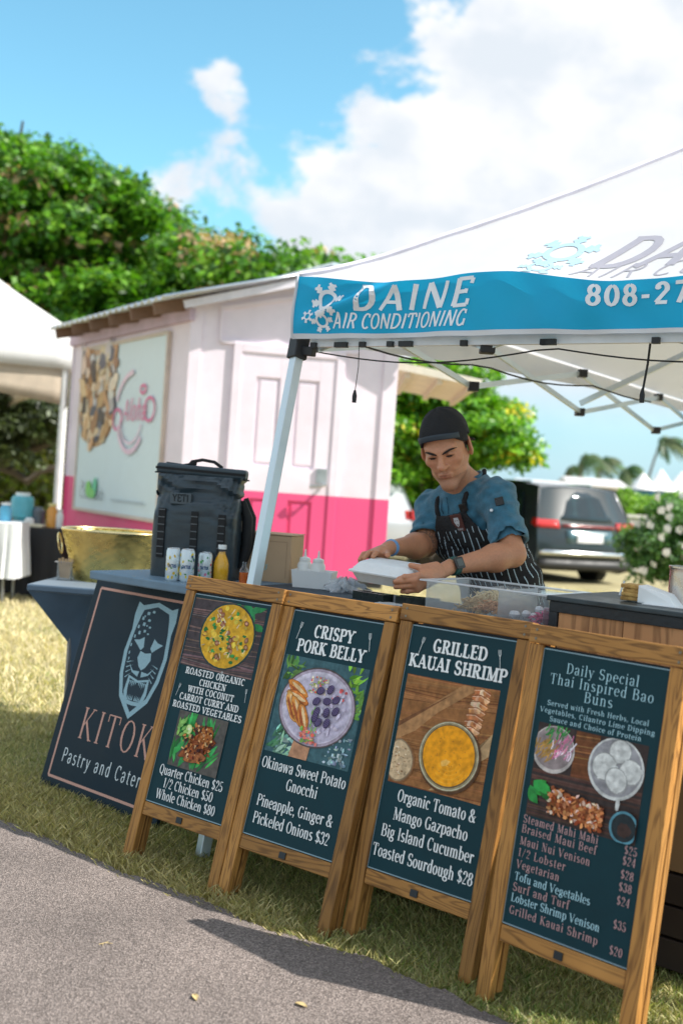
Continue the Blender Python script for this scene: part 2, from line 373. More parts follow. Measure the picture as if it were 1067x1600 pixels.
# stroke lettering. l = line, a = arc, s = serif, b = ball.  T thick, t thin
def _l(*a): return ('l',) + a
def V(x, y0, y1, s='11', h=0.0):
    o = [('l', x, y0, x, y1, 'T')]
    if s[0] == '1': o.append(('s', x, y0, h))
    if s[1] == '1': o.append(('s', x, y1, h))
    if s[1] == 'f': o.append(('f', x, y1, h))
    if s[0] == 'f': o.append(('f', x, y0, h))
    return o
XH = 0.66; CH = 0.95
G = {
 'A': (.62, [_l(.07, 0, .31, .95, 't'), _l(.30, .95, .53, 0, 'T'), _l(.16, .32, .45, .32, 't'), ('s', .07, 0, 0), ('s', .53, 0, 0)]),
 'B': (.56, V(.13, 0, .95) + [_l(.12, .95 - .02, .30, .93, 't'), ('a', .29, .72, .15, .21, 90, -90), _l(.12, .5, .31, .5, 't'), ('a', .30, .255, .18, .24, 90, -90), _l(.12, .02, .31, .02, 't')]),
 'C': (.56, [('a', .31, .475, .22, .46, 52, 310), _l(.47, .70, .47, .93, 't')]),
 'D': (.62, V(.12, 0, .95) + [_l(.05, .92, .28, .92, 't'), ('a', .27, .475, .26, .445, 90, -90), _l(.05, .03, .28, .03, 't')]),
 'E': (.52, V(.13, 0, .95) + [_l(.12, .93, .45, .93, 't'), _l(.12, .49, .36, .49, 't'), _l(.12, .02, .46, .02, 't'), _l(.45, .93, .45, .74, 't'), _l(.46, .02, .46, .22, 't'), _l(.36, .42, .36, .57, 't')]),
 'F': (.5, V(.13, 0, .95) + [_l(.12, .93, .45, .93, 't'), _l(.12, .49, .36, .49, 't'), _l(.45, .93, .45, .74, 't'), _l(.36, .42, .36, .57, 't')]),
 'G': (.62, [('a', .31, .475, .22, .46, 52, 318), _l(.47, .70, .47, .93, 't'), _l(.49, .02, .49, .40, 'T'), ('s', .47, .42, 0)]),
 'H': (.66, V(.14, 0, .95) + V(.52, 0, .95) + [_l(.14, .49, .52, .49, 't')]),
 'I': (.30, V(.15, 0, .95)),
 'J': (.40, [_l(.26, .2, .26, .95, 'T'), ('s', .26, .95, 0), ('a', .14, .2, .12, .2, 0, -160)]),
 'K': (.62, V(.13, 0, .95) + [_l(.13, .36, .46, .95, 't'), _l(.24, .54, .53, 0, 'T'), ('s', .47, .95, 0), ('s', .54, 0, 0)]),
 'L': (.50, V(.13, 0, .95) + [_l(.12, .02, .45, .02, 't'), _l(.45, .02, .45, .26, 't')]),
 'M': (.80, [_l(.12, 0, .14, .95, 't'), _l(.15, .95, .39, .04, 'T'), _l(.39, .04, .63, .95, 't'), _l(.65, 0, .65, .95, 'T'), ('s', .12, 0, 0), ('s', .65, 0, 0), ('s', .10, .95, 0), ('s', .68, .95, 0)]),
 'N': (.66, [_l(.13, 0, .13, .95, 't'), _l(.13, .95, .52, 0, 'T'), _l(.53, 0, .53, .95, 't'), ('s', .13, 0, 0), ('s', .11, .95, 0), ('s', .53, .95, 0)]),
 'O': (.62, [('a', .31, .475, .23, .46, 90, 450)]),
 'P': (.54, V(.13, 0, .95) + [_l(.12, .93, .30, .93, 't'), ('a', .29, .69, .18, .235, 90, -90), _l(.12, .46, .30, .46, 't')]),
 'Q': (.62, [('a', .31, .475, .23, .46, 90, 450), _l(.30, .1, .52, -.15, 'T')]),
 'R': (.60, V(.13, 0, .95) + [_l(.12, .93, .30, .93, 't'), ('a', .28, .70, .17, .225, 90, -90), _l(.12, .48, .30, .48, 't'), _l(.30, .48, .50, 0, 'T'), ('s', .52, 0, 0)]),
 'S': (.52, [('a', .26, .705, .165, .23, 35, 250), ('a', .26, .245, .185, .235, 70, -150), _l(.41, .70, .41, .92, 't'), _l(.085, .04, .085, .27, 't'), _l(.17, .50, .34, .455, 'T')]),
 'T': (.58, V(.29, 0, .95, '10') + [_l(.05, .93, .53, .93, 't'), _l(.05, .93, .05, .72, 't'), _l(.53, .93, .53, .72, 't')]),
 'U': (.64, [_l(.14, .27, .14, .95, 'T'), ('a', .33, .27, .19, .26, 180, 360), _l(.52, .27, .52, .95, 't'), ('s', .14, .95, 0), ('s', .52, .95, 0)]),
 'V': (.62, [_l(.08, .95, .31, 0, 'T'), _l(.31, 0, .54, .95, 't'), ('s', .08, .95, 0), ('s', .54, .95, 0)]),
 'W': (.86, [_l(.08, .95, .25, 0, 'T'), _l(.25, 0, .42, .93, 't'), _l(.42, .93, .60, 0, 'T'), _l(.60, 0, .77, .95, 't'), ('s', .08, .95, 0), ('s', .77, .95, 0), ('s', .42, .95, 0)]),
 'X': (.60, [_l(.08, .95, .52, 0, 'T'), _l(.08, 0, .52, .95, 't'), ('s', .08, .95, 0), ('s', .52, 0, 0), ('s', .08, 0, 0), ('s', .52, .95, 0)]),
 'Y': (.60, [_l(.07, .95, .30, .42, 'T'), _l(.30, .42, .52, .95, 't'), _l(.30, 0, .30, .43, 'T'), ('s', .30, 0, 0), ('s', .07, .95, 0), ('s', .53, .95, 0)]),
 'Z': (.54, [_l(.08, .93, .46, .93, 't'), _l(.46, .93, .09, .02, 'T'), _l(.08, .02, .46, .02, 't')]),
 'a': (.46, [('a', .21, .50, .13, .155, 150, 0), _l(.34, .50, .34, .06, 'T'), ('f', .37, 0, .03), ('a', .20, .18, .12, .17, 70, 330), _l(.24, .345, .34, .38, 't'), ('b', .09, .55)]),
 'b': (.50, V(.12, 0, 1.0, '0f') + [('a', .26, .33, .16, .32, 160, -160)]),
 'c': (.42, [('a', .24, .33, .16, .325, 50, 310), ('b', .34, .54)]),
 'd': (.50, V(.37, 0, 1.0, 'ff') + [('a', .23, .33, .15, .32, 20, 340)]),
 'e': (.44, [('a', .23, .33, .16, .325, 5, 315), _l(.08, .36, .38, .36, 't')]),
 'f': (.32, V(.14, 0, .82, '10') + [('a', .25, .82, .11, .17, 180, 70), _l(.03, XH - .02, .27, XH - .02, 't'), ('b', .29, .95)]),
 'g': (.46, [('a', .21, .42, .13, .23, 90, 450), ('a', .21, -.06, .17, .16, 90, 450), _l(.12, .22, .12, .1, 't'), _l(.12, .1, .32, .06, 'T'), _l(.30, .58, .42, .64, 't')]),
 'h': (.52, V(.12, 0, 1.0, '1f') + [('a', .25, .45, .13, .20, 180, 0), _l(.38, .45, .38, 0, 'T'), ('s', .38, 0, 0)]),
 'i': (.26, V(.13, 0, XH, '1f') + [('b', .13, .88)]),
 'j': (.26, [_l(.14, 0, .14, XH, 'T'), ('f', .14, XH, 0), ('a', .04, 0, .1, .2, 0, -120), ('b', .14, .88)]),
 'k': (.50, V(.12, 0, 1.0, '1f') + [_l(.12, .25, .36, XH, 't'), _l(.20, .38, .41, 0, 'T'), ('s', .42, 0, 0), ('s', .36, XH, 0)]),
 'l': (.26, V(.13, 0, 1.0, '1f')),
 'm': (.76, V(.12, 0, XH, '1f') + [('a', .245, .46, .125, .19, 180, 0), _l(.37, .46, .37, 0, 'T'), ('a', .495, .46, .125, .19, 180, 0), _l(.62, .46, .62, 0, 'T'), ('s', .37, 0, 0), ('s', .62, 0, 0)]),
 'n': (.52, V(.12, 0, XH, '1f') + [('a', .25, .45, .13, .20, 180, 0), _l(.38, .45, .38, 0, 'T'), ('s', .38, 0, 0)]),
 'o': (.47, [('a', .235, .33, .16, .325, 90, 450)]),
 'p': (.50, V(.12, -.27, XH, '1f') + [('a', .26, .33, .16, .32, 160, -160)]),
 'q': (.50, V(.37, -.27, XH, '10') + [('a', .23, .33, .15, .32, 20, 340)]),
 'r': (.38, V(.12, 0, XH, '1f') + [('a', .25, .45, .12, .19, 180, 60), ('b', .31, .58)]),
 's': (.40, [('a', .20, .49, .115, .155, 35, 250), ('a', .20, .17, .13, .16, 70, -150), _l(.13, .37, .27, .30, 'T')]),
 't': (.32, V(.14, .12, .84, '00') + [('a', .24, .12, .10, .11, 180, 290), _l(.03, XH - .02, .28, XH - .02, 't')]),
 'u': (.52, [_l(.12, XH, .12, .2, 'T'), ('a', .25, .2, .13, .19, 180, 360), _l(.38, 0, .38, XH, 'T'), ('f', .12, XH, 0), ('f', .38, XH, 0), ('f', .42, 0, 0)]),
 'v': (.48, [_l(.07, XH, .24, 0, 'T'), _l(.24, 0, .40, XH, 't'), ('s', .07, XH, 0), ('s', .40, XH, 0)]),
 'w': (.70, [_l(.07, XH, .20, 0, 'T'), _l(.20, 0, .33, XH, 't'), _l(.33, XH, .48, 0, 'T'), _l(.48, 0, .61, XH, 't'), ('s', .07, XH, 0), ('s', .61, XH, 0), ('s', .33, XH, 0)]),
 'x': (.46, [_l(.07, XH, .39, 0, 'T'), _l(.07, 0, .38, XH, 't'), ('s', .07, XH, 0), ('s', .39, 0, 0), ('s', .38, XH, 0), ('s', .07, 0, 0)]),
 'y': (.48, [_l(.07, XH, .25, .02, 'T'), _l(.40, XH, .18, -.2, 't'), ('s', .07, XH, 0), ('s', .40, XH, 0), ('b', .12, -.22)]),
 'z': (.42, [_l(.06, XH - .02, .36, XH - .02, 't'), _l(.36, XH - .02, .07, .02, 'T'), _l(.06, .02, .36, .02, 't')]),
 '0': (.48, [('a', .24, .475, .165, .46, 90, 450)]),
 '1': (.34, V(.18, 0, .95, '10') + [_l(.18, .93, .06, .80, 't')]),
 '2': (.46, [('a', .22, .68, .15, .26, 160, -20), _l(.37, .62, .07, .05, 't'), _l(.06, .04, .40, .04, 'T'), ('b', .10, .74)]),
 '3': (.46, [('a', .21, .72, .14, .22, 150, -80), ('a', .21, .26, .17, .25, 80, -150), ('b', .09, .80), ('b', .08, .16)]),
 '4': (.48, [_l(.33, 0, .33, .95, 'T'), _l(.33, .95, .05, .27, 't'), _l(.05, .26, .44, .26, 't'), ('s', .33, 0, 0)]),
 '5': (.46, [_l(.10, .92, .38, .92, 'T'), _l(.11, .92, .11, .50, 't'), ('a', .21, .28, .17, .27, 120, -150), ('b', .08, .16)]),
 '6': (.47, [('a', .24, .475, .165, .46, 60, 270), ('a', .24, .26, .155, .25, -90, 270)]),
 '7': (.44, [_l(.06, .91, .40, .91, 'T'), _l(.40, .9, .19, 0, 'T')]),
 '8': (.47, [('a', .235, .71, .135, .22, 90, 450), ('a', .235, .255, .165, .24, 90, 450)]),
 '9': (.47, [('a', .235, .475, .165, .46, -120, 90), ('a', .235, .69, .155, .25, 90, 450)]),
 '$': (.46, [('a', .23, .68, .145, .20, 35, 250), ('a', .23, .26, .16, .20, 70, -150), _l(.14, .52, .31, .43, 'T'), _l(.23, -.08, .23, 1.02, 't')]),
 '&': (.66, [('a', .26, .73, .12, .2, -60, 250), _l(.18, .60, .55, .0, 'T'), ('a', .25, .24, .18, .23, 110, 330), _l(.44, .16, .55, .45, 't'), ('s', .55, .47, 0)]),
 ',': (.22, [('b', .11, .05), _l(.13, .03, .08, -.16, 't')]), '.': (.2, [('b', .10, .05)]), '/': (.4, [_l(.06, -.08, .34, 1.0, 't')]),
 '-': (.34, [_l(.05, .36, .29, .36, 'T')]), ' ': (.26, []),
}
def text(P, s, cx, y, h, col, width=None, T=.105, t=.035, serif=.075, sh=.035, track=0.0, align='c', wx=1.0, mono=False, path=None, italic=0.0):
    """lay one line of lettering on a Print.  h = size (ascender height), width = fitted width"""
    tot = sum(G[c][0] * wx + track for c in s) - track
    k = h; sx = h
    if width: sx = width / tot
    x0 = cx - tot * sx / 2 if align == 'c' else (cx if align == 'l' else cx - tot * sx)
    base_y = P.y; adv = 0
    P.col = col
    xs = h  # stroke widths follow the height
    for ch in s:
        w, st = G[ch]; i = 0
        def tr(x, yy):
            X = x0 + (adv + x * wx) * sx + italic * yy * k; Y = y + yy * k
            return path(X, Y) if path else (X, Y)
        for q in st:
            P.y = base_y - (i % 6) * P.step; i += 1
            if q[0] == 'l':
                _, xa, ya, xb, yb, wt = q; wd = T if wt == 'T' else t
                a, b = tr(xa, ya), tr(xb, yb)
                if wt == 'T' and abs(yb - ya) < 0.02 and not mono: wd = T * 0.6
                P.ribbon([a, b] if not path else [a, ((a[0] + b[0]) / 2, (a[1] + b[1]) / 2), b], wd * xs)
            elif q[0] == 'a':
                _, ax, ay, rx, ry, a0, a1 = q; n = 14 if abs(a1 - a0) > 200 else 9
                pts = []; ws = []
                for j in range(n + 1):
                    an = R(a0 + (a1 - a0) * j / n); pts.append(tr(ax + rx * math.cos(an), ay + ry * math.sin(an)))
                    vv = abs(rx * 0.0 + math.cos(an)) ** 1.2
                    ws.append((t + (T - t) * vv) * xs)
                P.ribbon(pts, ws)
            elif q[0] in 'sf' and not mono:
                _, xa, ya, hh = q; yy = ya + (sh / 2 if ya < 0.3 else -sh / 2)
                x1, x2 = (xa - serif - T / 2 + .02, xa + serif + T / 2 - .02) if q[0] == 's' else ((xa - serif - T / 2 + .01, xa) if ya > 0.3 else (xa, xa + serif + .02))
                P.ribbon([tr(x1 / 1, yy), tr(x2 / 1, yy)], sh * xs)
            elif q[0] == 'b':
                c_ = tr(q[1], q[2]); rr = max(T * 0.62, .05) * xs
                P.ell(c_[0], c_[1], rr, rr, n=8)
        adv += w * wx + track
    P.y = base_y - 7 * P.step
    return tot * sx
# ------------------------------------------------------------------ ground, path, grass
def mat_leaf(name, rough=0.45, transl=0.24):
    if name in MATS: return MATS[name]
    m = bpy.data.materials.new(name); m.use_nodes = True; MATS[name] = m
    nt = m.node_tree; b = nt.nodes['Principled BSDF']; L = nt.links; out = nt.nodes['Material Output']
    a = nt.nodes.new('ShaderNodeAttribute'); a.attribute_name = 'col'
    L.new(a.outputs['Color'], b.inputs['Base Color']); b.inputs['Roughness'].default_value = rough
    tr = nt.nodes.new('ShaderNodeBsdfTranslucent'); hs = nt.nodes.new('ShaderNodeVectorMath'); hs.operation = 'MULTIPLY'; hs.inputs[1].default_value = (1.3, 1.5, 0.6)
    L.new(a.outputs['Color'], hs.inputs[0]); L.new(hs.outputs[0], tr.inputs[0])
    mx = nt.nodes.new('ShaderNodeMixShader'); mx.inputs[0].default_value = transl
    L.new(b.outputs[0], mx.inputs[1]); L.new(tr.outputs[0], mx.inputs[2]); L.new(mx.outputs[0], out.inputs[0])
    return m

def np_mesh(name, verts, nper, cols, m, parent=None, loops=None):
    """verts (n,k,3): n faces of k corners, one colour each"""
    n, k = verts.shape[:2]
    me = bpy.data.meshes.new(name)
    me.vertices.add(n * k); me.vertices.foreach_set('co', verts.astype(np.float32).ravel())
    me.loops.add(n * k); me.loops.foreach_set('vertex_index', np.arange(n * k, dtype=np.int32))
    me.polygons.add(n); me.polygons.foreach_set('loop_start', np.arange(0, n * k, k, dtype=np.int32)); me.polygons.foreach_set('loop_total', np.full(n, k, dtype=np.int32))
    me.update(calc_edges=True)
    ca = me.color_attributes.new('col', 'FLOAT_COLOR', 'POINT')
    c = np.ones((n, k, 4), dtype=np.float32); c[:, :, :3] = cols[:, None, :]
    ca.data.foreach_set('color', c.ravel())
    me.materials.append(m)
    o = bpy.data.objects.new(name, me); COL.objects.link(o)
    if parent is not None: o.parent = parent
    return o

EDGE = [(-9.5, 10.6), (-6.0, 7.9), (-3.2, 5.75), (-1.9, 4.80), (-1.179, 4.232), (-0.834, 3.93), (-0.55, 3.70), (-0.315, 3.523), (-0.165, 3.385), (0.136, 3.200), (0.369, 3.008), (0.504, 2.870), (0.80, 2.66), (1.6, 2.1), (3.0, 1.2), (6, -0.6)]
def edge_y(x):
    for (a, b), (c, d) in zip(EDGE, EDGE[1:]):
        if a <= x <= c: return b + (d - b) * (x - a) / (c - a)
    return EDGE[0][1] if x < EDGE[0][0] else EDGE[-1][1]

mg = mat('ground_soil', (0.25, 0.22, 0.115), 0.95, scale=1.3, col2=(0.42, 0.36, 0.20), bump=0.5, bscale=30)
g = MB()
def gz(x, y):  # the lawn is nearly level, falls away gently beyond the tents
    return -0.25 * max(0, min(1, (y - 24) / 30)) + 0.012 * noise2(x * .8, y * .8)
xs = [-900, -300, -120, -60, -30, -20, -14, -10, -7, -5, -3.5, -2.5, -1.5, -.5, .5, 1.5, 2.5, 4, 6, 9, 14, 20, 30, 60, 120, 300, 900]
ys = [-60, -10, -2, 1, 2, 3, 4, 5, 6, 7, 8, 10, 12, 14, 17, 20, 24, 30, 40, 54, 80, 150, 400, 1000, 2400]
g.add([(x, y, gz(x, y) - .012) for x in xs for y in ys], [(i * len(ys) + j, (i + 1) * len(ys) + j, (i + 1) * len(ys) + j + 1, i * len(ys) + j + 1) for i in range(len(xs) - 1) for j in range(len(ys) - 1)])
tag(g.build('lawn_ground', mg, smooth='all'), 'dry summer lawn reaching back past the tents', kind='structure')

# asphalt path with a crumbling edge
def asphalt():
    m = bpy.data.materials.new('asphalt'); m.use_nodes = True; MATS['asphalt'] = m
    nt = m.node_tree; b = nt.nodes['Principled BSDF']; L = nt.links; NN = nt.nodes.new
    t = NN('ShaderNodeTexCoord')
    vo = NN('ShaderNodeTexVoronoi'); vo.inputs['Scale'].default_value = 260; L.new(t.outputs['Object'], vo.inputs['Vector'])
    n1 = NN('ShaderNodeTexNoise'); n1.inputs['Scale'].default_value = 2.2; n1.inputs['Detail'].default_value = 6; L.new(t.outputs['Object'], n1.inputs['Vector'])
    n2 = NN('ShaderNodeTexNoise'); n2.inputs['Scale'].default_value = 130; n2.inputs['Detail'].default_value = 3; L.new(t.outputs['Object'], n2.inputs['Vector'])
    r1 = NN('ShaderNodeValToRGB'); e = r1.color_ramp.elements; e[0].position = 0.0; e[0].color = (.10, .080, .072, 1); e[1].position = 1; e[1].color = (.36, .30, .272, 1)
    e2 = r1.color_ramp.elements.new(.5); e2.color = (.185, .150, .135, 1)
    sp = NN('ShaderNodeSeparateColor'); L.new(vo.outputs['Color'], sp.inputs[0]); L.new(sp.outputs[0], r1.inputs[0])
    r2 = NN('ShaderNodeMapRange'); L.new(n1.outputs[0], r2.inputs[0]); r2.inputs[1].default_value = .3; r2.inputs[2].default_value = .7; r2.inputs[3].default_value = .78; r2.inputs[4].default_value = 1.12
    sc = NN('ShaderNodeVectorMath'); sc.operation = 'SCALE'; L.new(r1.outputs[0], sc.inputs[0]); L.new(r2.outputs[0], sc.inputs['Scale'])
    L.new(sc.outputs[0], b.inputs['Base Color']); b.inputs['Roughness'].default_value = 0.85
    ad = NN('ShaderNodeMath'); ad.operation = 'ADD'; L.new(vo.outputs['Distance'], ad.inputs[0]); L.new(n2.outputs[0], ad.inputs[1])
    bp = NN('ShaderNodeBump'); bp.inputs['Strength'].default_value = .9; bp.inputs['Distance'].default_value = .004; L.new(ad.outputs[0], bp.inputs['Height']); L.new(bp.outputs[0], b.inputs['Normal'])
    return m
pa = MB(); P_ = []
n = 1500
for i in range(n + 1):
    x = -9.4 + 15.3 * i / n
    P_.append((x, edge_y(x) + 0.022 * noise2(x * 7, 3) + 0.012 * math.sin(x * 47) * math.sin(x * 13) + 0.005 * math.sin(x * 211) + 0.004 * math.sin(x * 347 + 1)))
nn = len(P_)
vs = [(x, y, .016) for x, y in P_] + [(x - .02, y - .09, .024) for x, y in P_] + [(x, min(-6, y - 9), .024) for x, y in P_] + [(x, y, -.03) for x, y in P_]
fs = [(i + nn, i + nn + 1, i + 1, i) for i in range(nn - 1)] + [(i + 2 * nn, i + 2 * nn + 1, i + nn + 1, i + nn) for i in range(nn - 1)] + [(i, i + 1, i + 1 + 3 * nn, i + 3 * nn) for i in range(nn - 1)]
pa.add(vs, fs)
tag(pa.build('asphalt_path', asphalt(), smooth=30), 'pinkish grey asphalt path with a crumbled edge along the grass', kind='structure')

def grass_patch(name, n, pos, hmin, hmax, wid, label):
    x, y, keep = pos(n)
    x = x[keep]; y = y[keep]; n = len(x)
    pn = np.sin(x * 2.1 + 1.3 * np.sin(y * 1.7)) * np.cos(y * 2.6 + x) + .6 * np.sin(x * 6.1 + y * 4.7)
    h = rng.uniform(hmin, hmax, n) * (1 + .25 * pn); w = rng.uniform(.6, 1.3, n) * wid
    ang = rng.uniform(0, 2 * PI, n); lean = rng.uniform(.15, 1.3, n) * h; la = rng.uniform(0, 2 * PI, n)
    dx = np.cos(ang) * w; dy = np.sin(ang) * w; lx = np.cos(la) * lean; ly = np.sin(la) * lean
    z0 = np.full(n, -.012)
    V_ = np.zeros((n, 4, 3))
    V_[:, 0] = np.stack([x - dx, y - dy, z0], 1); V_[:, 1] = np.stack([x + dx, y + dy, z0], 1)
    V_[:, 2] = np.stack([x + lx * .8 + dx * .5, y + ly * .8 + dy * .5, z0 + h * .8], 1)
    V_[:, 3] = np.stack([x + lx * 1.1 - dx * .1, y + ly * 1.1 - dy * .1, z0 + h], 1)
    dry = np.clip(.74 + .28 * pn + rng.normal(0, .25, n) + np.clip((y - 4.4) * .14, -.30, .34), 0, 1)[:, None]
    c = (1 - dry) * np.array([.13, .21, .04]) + dry * (np.array([.56, .46, .22]) + np.clip((y[:, None] - 4.5) * .06, 0, .14) * np.array([.9, .9, 1.1]))
    c = c * rng.uniform(.6, 1.35, (n, 1))
    o = np_mesh(name, V_, 4, np.clip(c, 0, 1), mat_leaf('grass_blades', .6, .25))
    return tag(o, label, kind='stuff')
ex = np.array([e[0] for e in EDGE]); ey = np.array([e[1] for e in EDGE])
def pos_near(n):
    x = rng.uniform(-2.0, 2.2, n); y = rng.uniform(2.3, 6.2, n)
    e = np.interp(x, ex, ey) - .01 + .02 * rng.normal(0, 1, n)
    return x, y, (y > e) & (np.abs(x) < y * .36 + .25) & (y < e + 2.3)
def pos_far(n):
    y = 4.6 + 13 * rng.uniform(0, 1, n) ** 1.6; x = rng.uniform(-.36, .36, n) * y - .2
    e = np.interp(x, ex, ey)
    return x, y, (y > e + 1.2)
grass_patch('grass', 330000, pos_near, .018, .042, .0022, 'short mixed green and straw grass round the menu boards')
grass_patch('far_grass', 110000, pos_far, .03, .06, .006, 'sun bleached lawn behind the tables')

for k, (px, py, a, lab) in enumerate([(165, 1476, .4, 'small dry forked twig lying on the asphalt path'), (305, 1560, 1.9, 'curled pale leaf on the lower part of the asphalt path'), (470, 1572, 2.6, 'tiny dry leaf on the path below the third menu board')]):
    p = atz(px, py, .024); t = thing('dry_leaf' if k else 'twig', lab, 'leaf' if k else 'twig', (p.x, p.y, .0245), a); m = MB(); rd_ = random.Random(k)
    if k: m.grid(lambda u, v: Vector(((u - .5) * .034, (v - .5) * .016 * math.sin(PI * (.08 + .84 * u)), .004 * abs(2 * v - 1) + .003 * math.sin(u * 3))), 8, 4)
    else: m.tube([(-.018, 0, .002), (0, .003, .004), (.02, -.002, .002)], [.0012, .001, .0006], 5); m.tube([(0, .003, .004), (.012, .014, .002)], [.0009, .0005], 5); m.tube([(-.006, .002, .003), (-.010, -.012, .002)], [.0009, .0005], 5)
    m.build('blade' if k else 'stick', mat('dry_leaf', (.55, .42, .20), .8), t, smooth=60)

# ------------------------------------------------------------------ trees
def in_poly(p, poly):
    x, y = p; c = False; j = len(poly) - 1
    for i in range(len(poly)):
        xi, yi = poly[i]; xj, yj = poly[j]
        if (yi > y) != (yj > y) and x < (xj - xi) * (y - yi) / (yj - yi) + xi: c = not c
        j = i
    return c
def clumps_in(poly, D0, D1, n, r0, r1, seed, edge=True):
    rd = random.Random(seed); out = []
    x0 = min(p[0] for p in poly); x1 = max(p[0] for p in poly); y0 = min(p[1] for p in poly); y1 = max(p[1] for p in poly)
    k = 0
    while len(out) < n and k < 60000:
        k += 1; p = (rd.uniform(x0, x1), rd.uniform(y0, y1)); D = rd.uniform(D0, D1); r = rd.uniform(r0, r1)
        rp = r * FPX / D * .7
        if not in_poly(p, poly) or not in_poly((p[0], p[1] - rp * .5), poly): continue
        out.append((at(p[0], p[1], D), r))
    return out
def foliage(name, clumps, nleaf, size, cols, parent, seed=1, dead=(.50, .33, .20), pdead=.03, flat=.62):
    r_ = np.random.default_rng(seed); C_ = np.array([c[0][:] for c in clumps]); Rr = np.array([c[1] for c in clumps])
    w = Rr ** 2; idx = r_.choice(len(clumps), nleaf, p=w / w.sum())
    d = r_.normal(0, 1, (nleaf, 3)); d /= np.linalg.norm(d, axis=1)[:, None]; d[:, 2] = np.where(d[:, 2] < -.3, -d[:, 2] * .6, d[:, 2])
    rad = (Rr[idx] * r_.uniform(.45, 1.08, nleaf) ** .6)[:, None]
    # lumps within a clump: gather the leaves towards twig ends
    tw = r_.normal(0, 1, (len(clumps) * 9, 3)); tw /= np.linalg.norm(tw, axis=1)[:, None]
    pick = tw[idx * 9 + r_.integers(0, 9, nleaf)]
    d = d * .55 + pick * .75
    p = C_[idx] + d * rad * np.array([1, 1, flat])
    nrm = r_.normal(0, 1, (nleaf, 3)) + np.array([0, 0, 1.1]) + d * .8; nrm /= np.linalg.norm(nrm, axis=1)[:, None]
    a = np.cross(nrm, r_.normal(0, 1, (nleaf, 3))); a /= np.linalg.norm(a, axis=1)[:, None]; b = np.cross(nrm, a)
    s = (size * r_.uniform(.6, 1.4, nleaf))[:, None]
    V_ = np.stack([p - a * s, p - b * s * .55 + nrm * s * .1, p + a * s, p + b * s * .55 + nrm * s * .1], 1)
    cc = np.array(cols); k = r_.integers(0, len(cols), nleaf)
    hue = cc[(idx * 7 + k) % len(cc)] * r_.uniform(.7, 1.3, (nleaf, 1))
    # flower heads and dried pods sit in tufts at some of the twig ends
    tuft = (np.sin(pick[:, 0] * 91 + idx * 3.1) > 1 - pdead * 4) & (r_.uniform(0, 1, nleaf) < .6)
    hue[tuft] = np.array(dead) * r_.uniform(.7, 1.3, (tuft.sum(), 1))
    pr = np.array(root_matrix(parent).inverted().translation) if parent is not None else 0
    o = np_mesh(name, V_ + pr, 4, np.clip(hue, 0, 1), mat_leaf('leaves', .42, .32), parent)
    return o
bark = mat('bark', (.06, .048, .038), .9, scale=9, col2=(.14, .115, .09), bump=.8, stretch=(3, 3, .6))
def limb(m, a, b, r0, r1, sag=.0, n=7, seed=0):
    a = Vector(a); b = Vector(b); pts = []; rd = random.Random(seed); L_ = (b - a).length
    ph = [rd.uniform(0, 6) for _ in range(4)]
    for i in range(n + 1):
        t = i / n; p = a.lerp(b, t); w = math.sin(PI * t) * L_ * .07
        pts.append(p + Vector((math.sin(t * 5 + ph[0]) * w, math.sin(t * 4 + ph[1]) * w, sag * math.sin(PI * t) + math.sin(t * 6 + ph[2]) * w * .6)))
    m.tube(pts, [r0 + (r1 - r0) * i / n for i in range(n + 1)], 8)
def tree(label, base, clumps, nleaf, size, cols, r=.35, seed=1, group=None, fork=.3, nl=9, name='broadleaf_tree', **k):
    t = thing(name, label, 'tree', base, 0, group)
    b = Vector(base); c = sum((q[0] for q in clumps), Vector()) / len(clumps)
    tm = MB(); fk = b + Vector(((c.x - b.x) * .3, (c.y - b.y) * .3, max(1.2, (c.z - b.z) * fork)))
    limb(tm, b - Vector((0, 0, .2)), fk, r * 1.25, r * .8, seed=seed)
    tm.build('trunk', bark, t, world=True, smooth=True)
    rd = random.Random(seed)
    for i, q in enumerate(rd.sample(clumps, min(nl, len(clumps)))):
        lm = MB(); limb(lm, fk, q[0], r * .5, r * .1, sag=-.2, seed=seed + i)
        for j in range(2):
            e = q[0] + Vector((rd.uniform(-1, 1), rd.uniform(-1, 1), rd.uniform(.2, .9))) * q[1]
            limb(lm, fk.lerp(q[0], .6 + .2 * j), e, r * .2, r * .05, seed=seed + i + j)
        lm.build('limb', bark, t, world=True, smooth=True)
    foliage('crown', clumps, nleaf, size, cols, t, seed, **k)
    return t
GR = [(.090, .25, .014), (.055, .17, .016), (.13, .31, .018), (.035, .11, .014), (.17, .34, .025)]
big = [(-260, 230), (-100, 205), (0, 222), (60, 228), (150, 268), (250, 318), (330, 356), (400, 388), (440, 402), (470, 440), (470, 560), (90, 600), (-200, 620)]
cb = clumps_in(big, 23, 31, 105, 1.0, 1.7, 3)
bx_, by_ = at(-60, 700, 27).x, 27
tree('large spreading shade tree with dense green crown rising behind the pink trailer', (bx_, by_, 0), cb, 210000, .095, GR, .55, 5, fork=.25, nl=14, pdead=.016)
c2 = clumps_in([(400, 400), (450, 386), (520, 388), (556, 410), (600, 440), (600, 560), (380, 560)], 36, 40, 26, 1.2, 1.8, 8)
tree('more distant green tree peeking over the trailer roof beside the large tree', (at(500, 700, 38).x, 38, -.1), c2, 26000, .14, [(.12, .34, .02), (.16, .38, .03), (.09, .26, .02)], .35, 9)
rp = [(560, 560), (640, 556), (700, 568), (750, 585), (785, 628), (806, 676), (815, 728), (792, 742), (775, 715), (750, 722), (735, 770), (690, 770), (640, 790), (560, 790)]
c3 = clumps_in(rp, 18.5, 22, 58, .45, .85, 12)
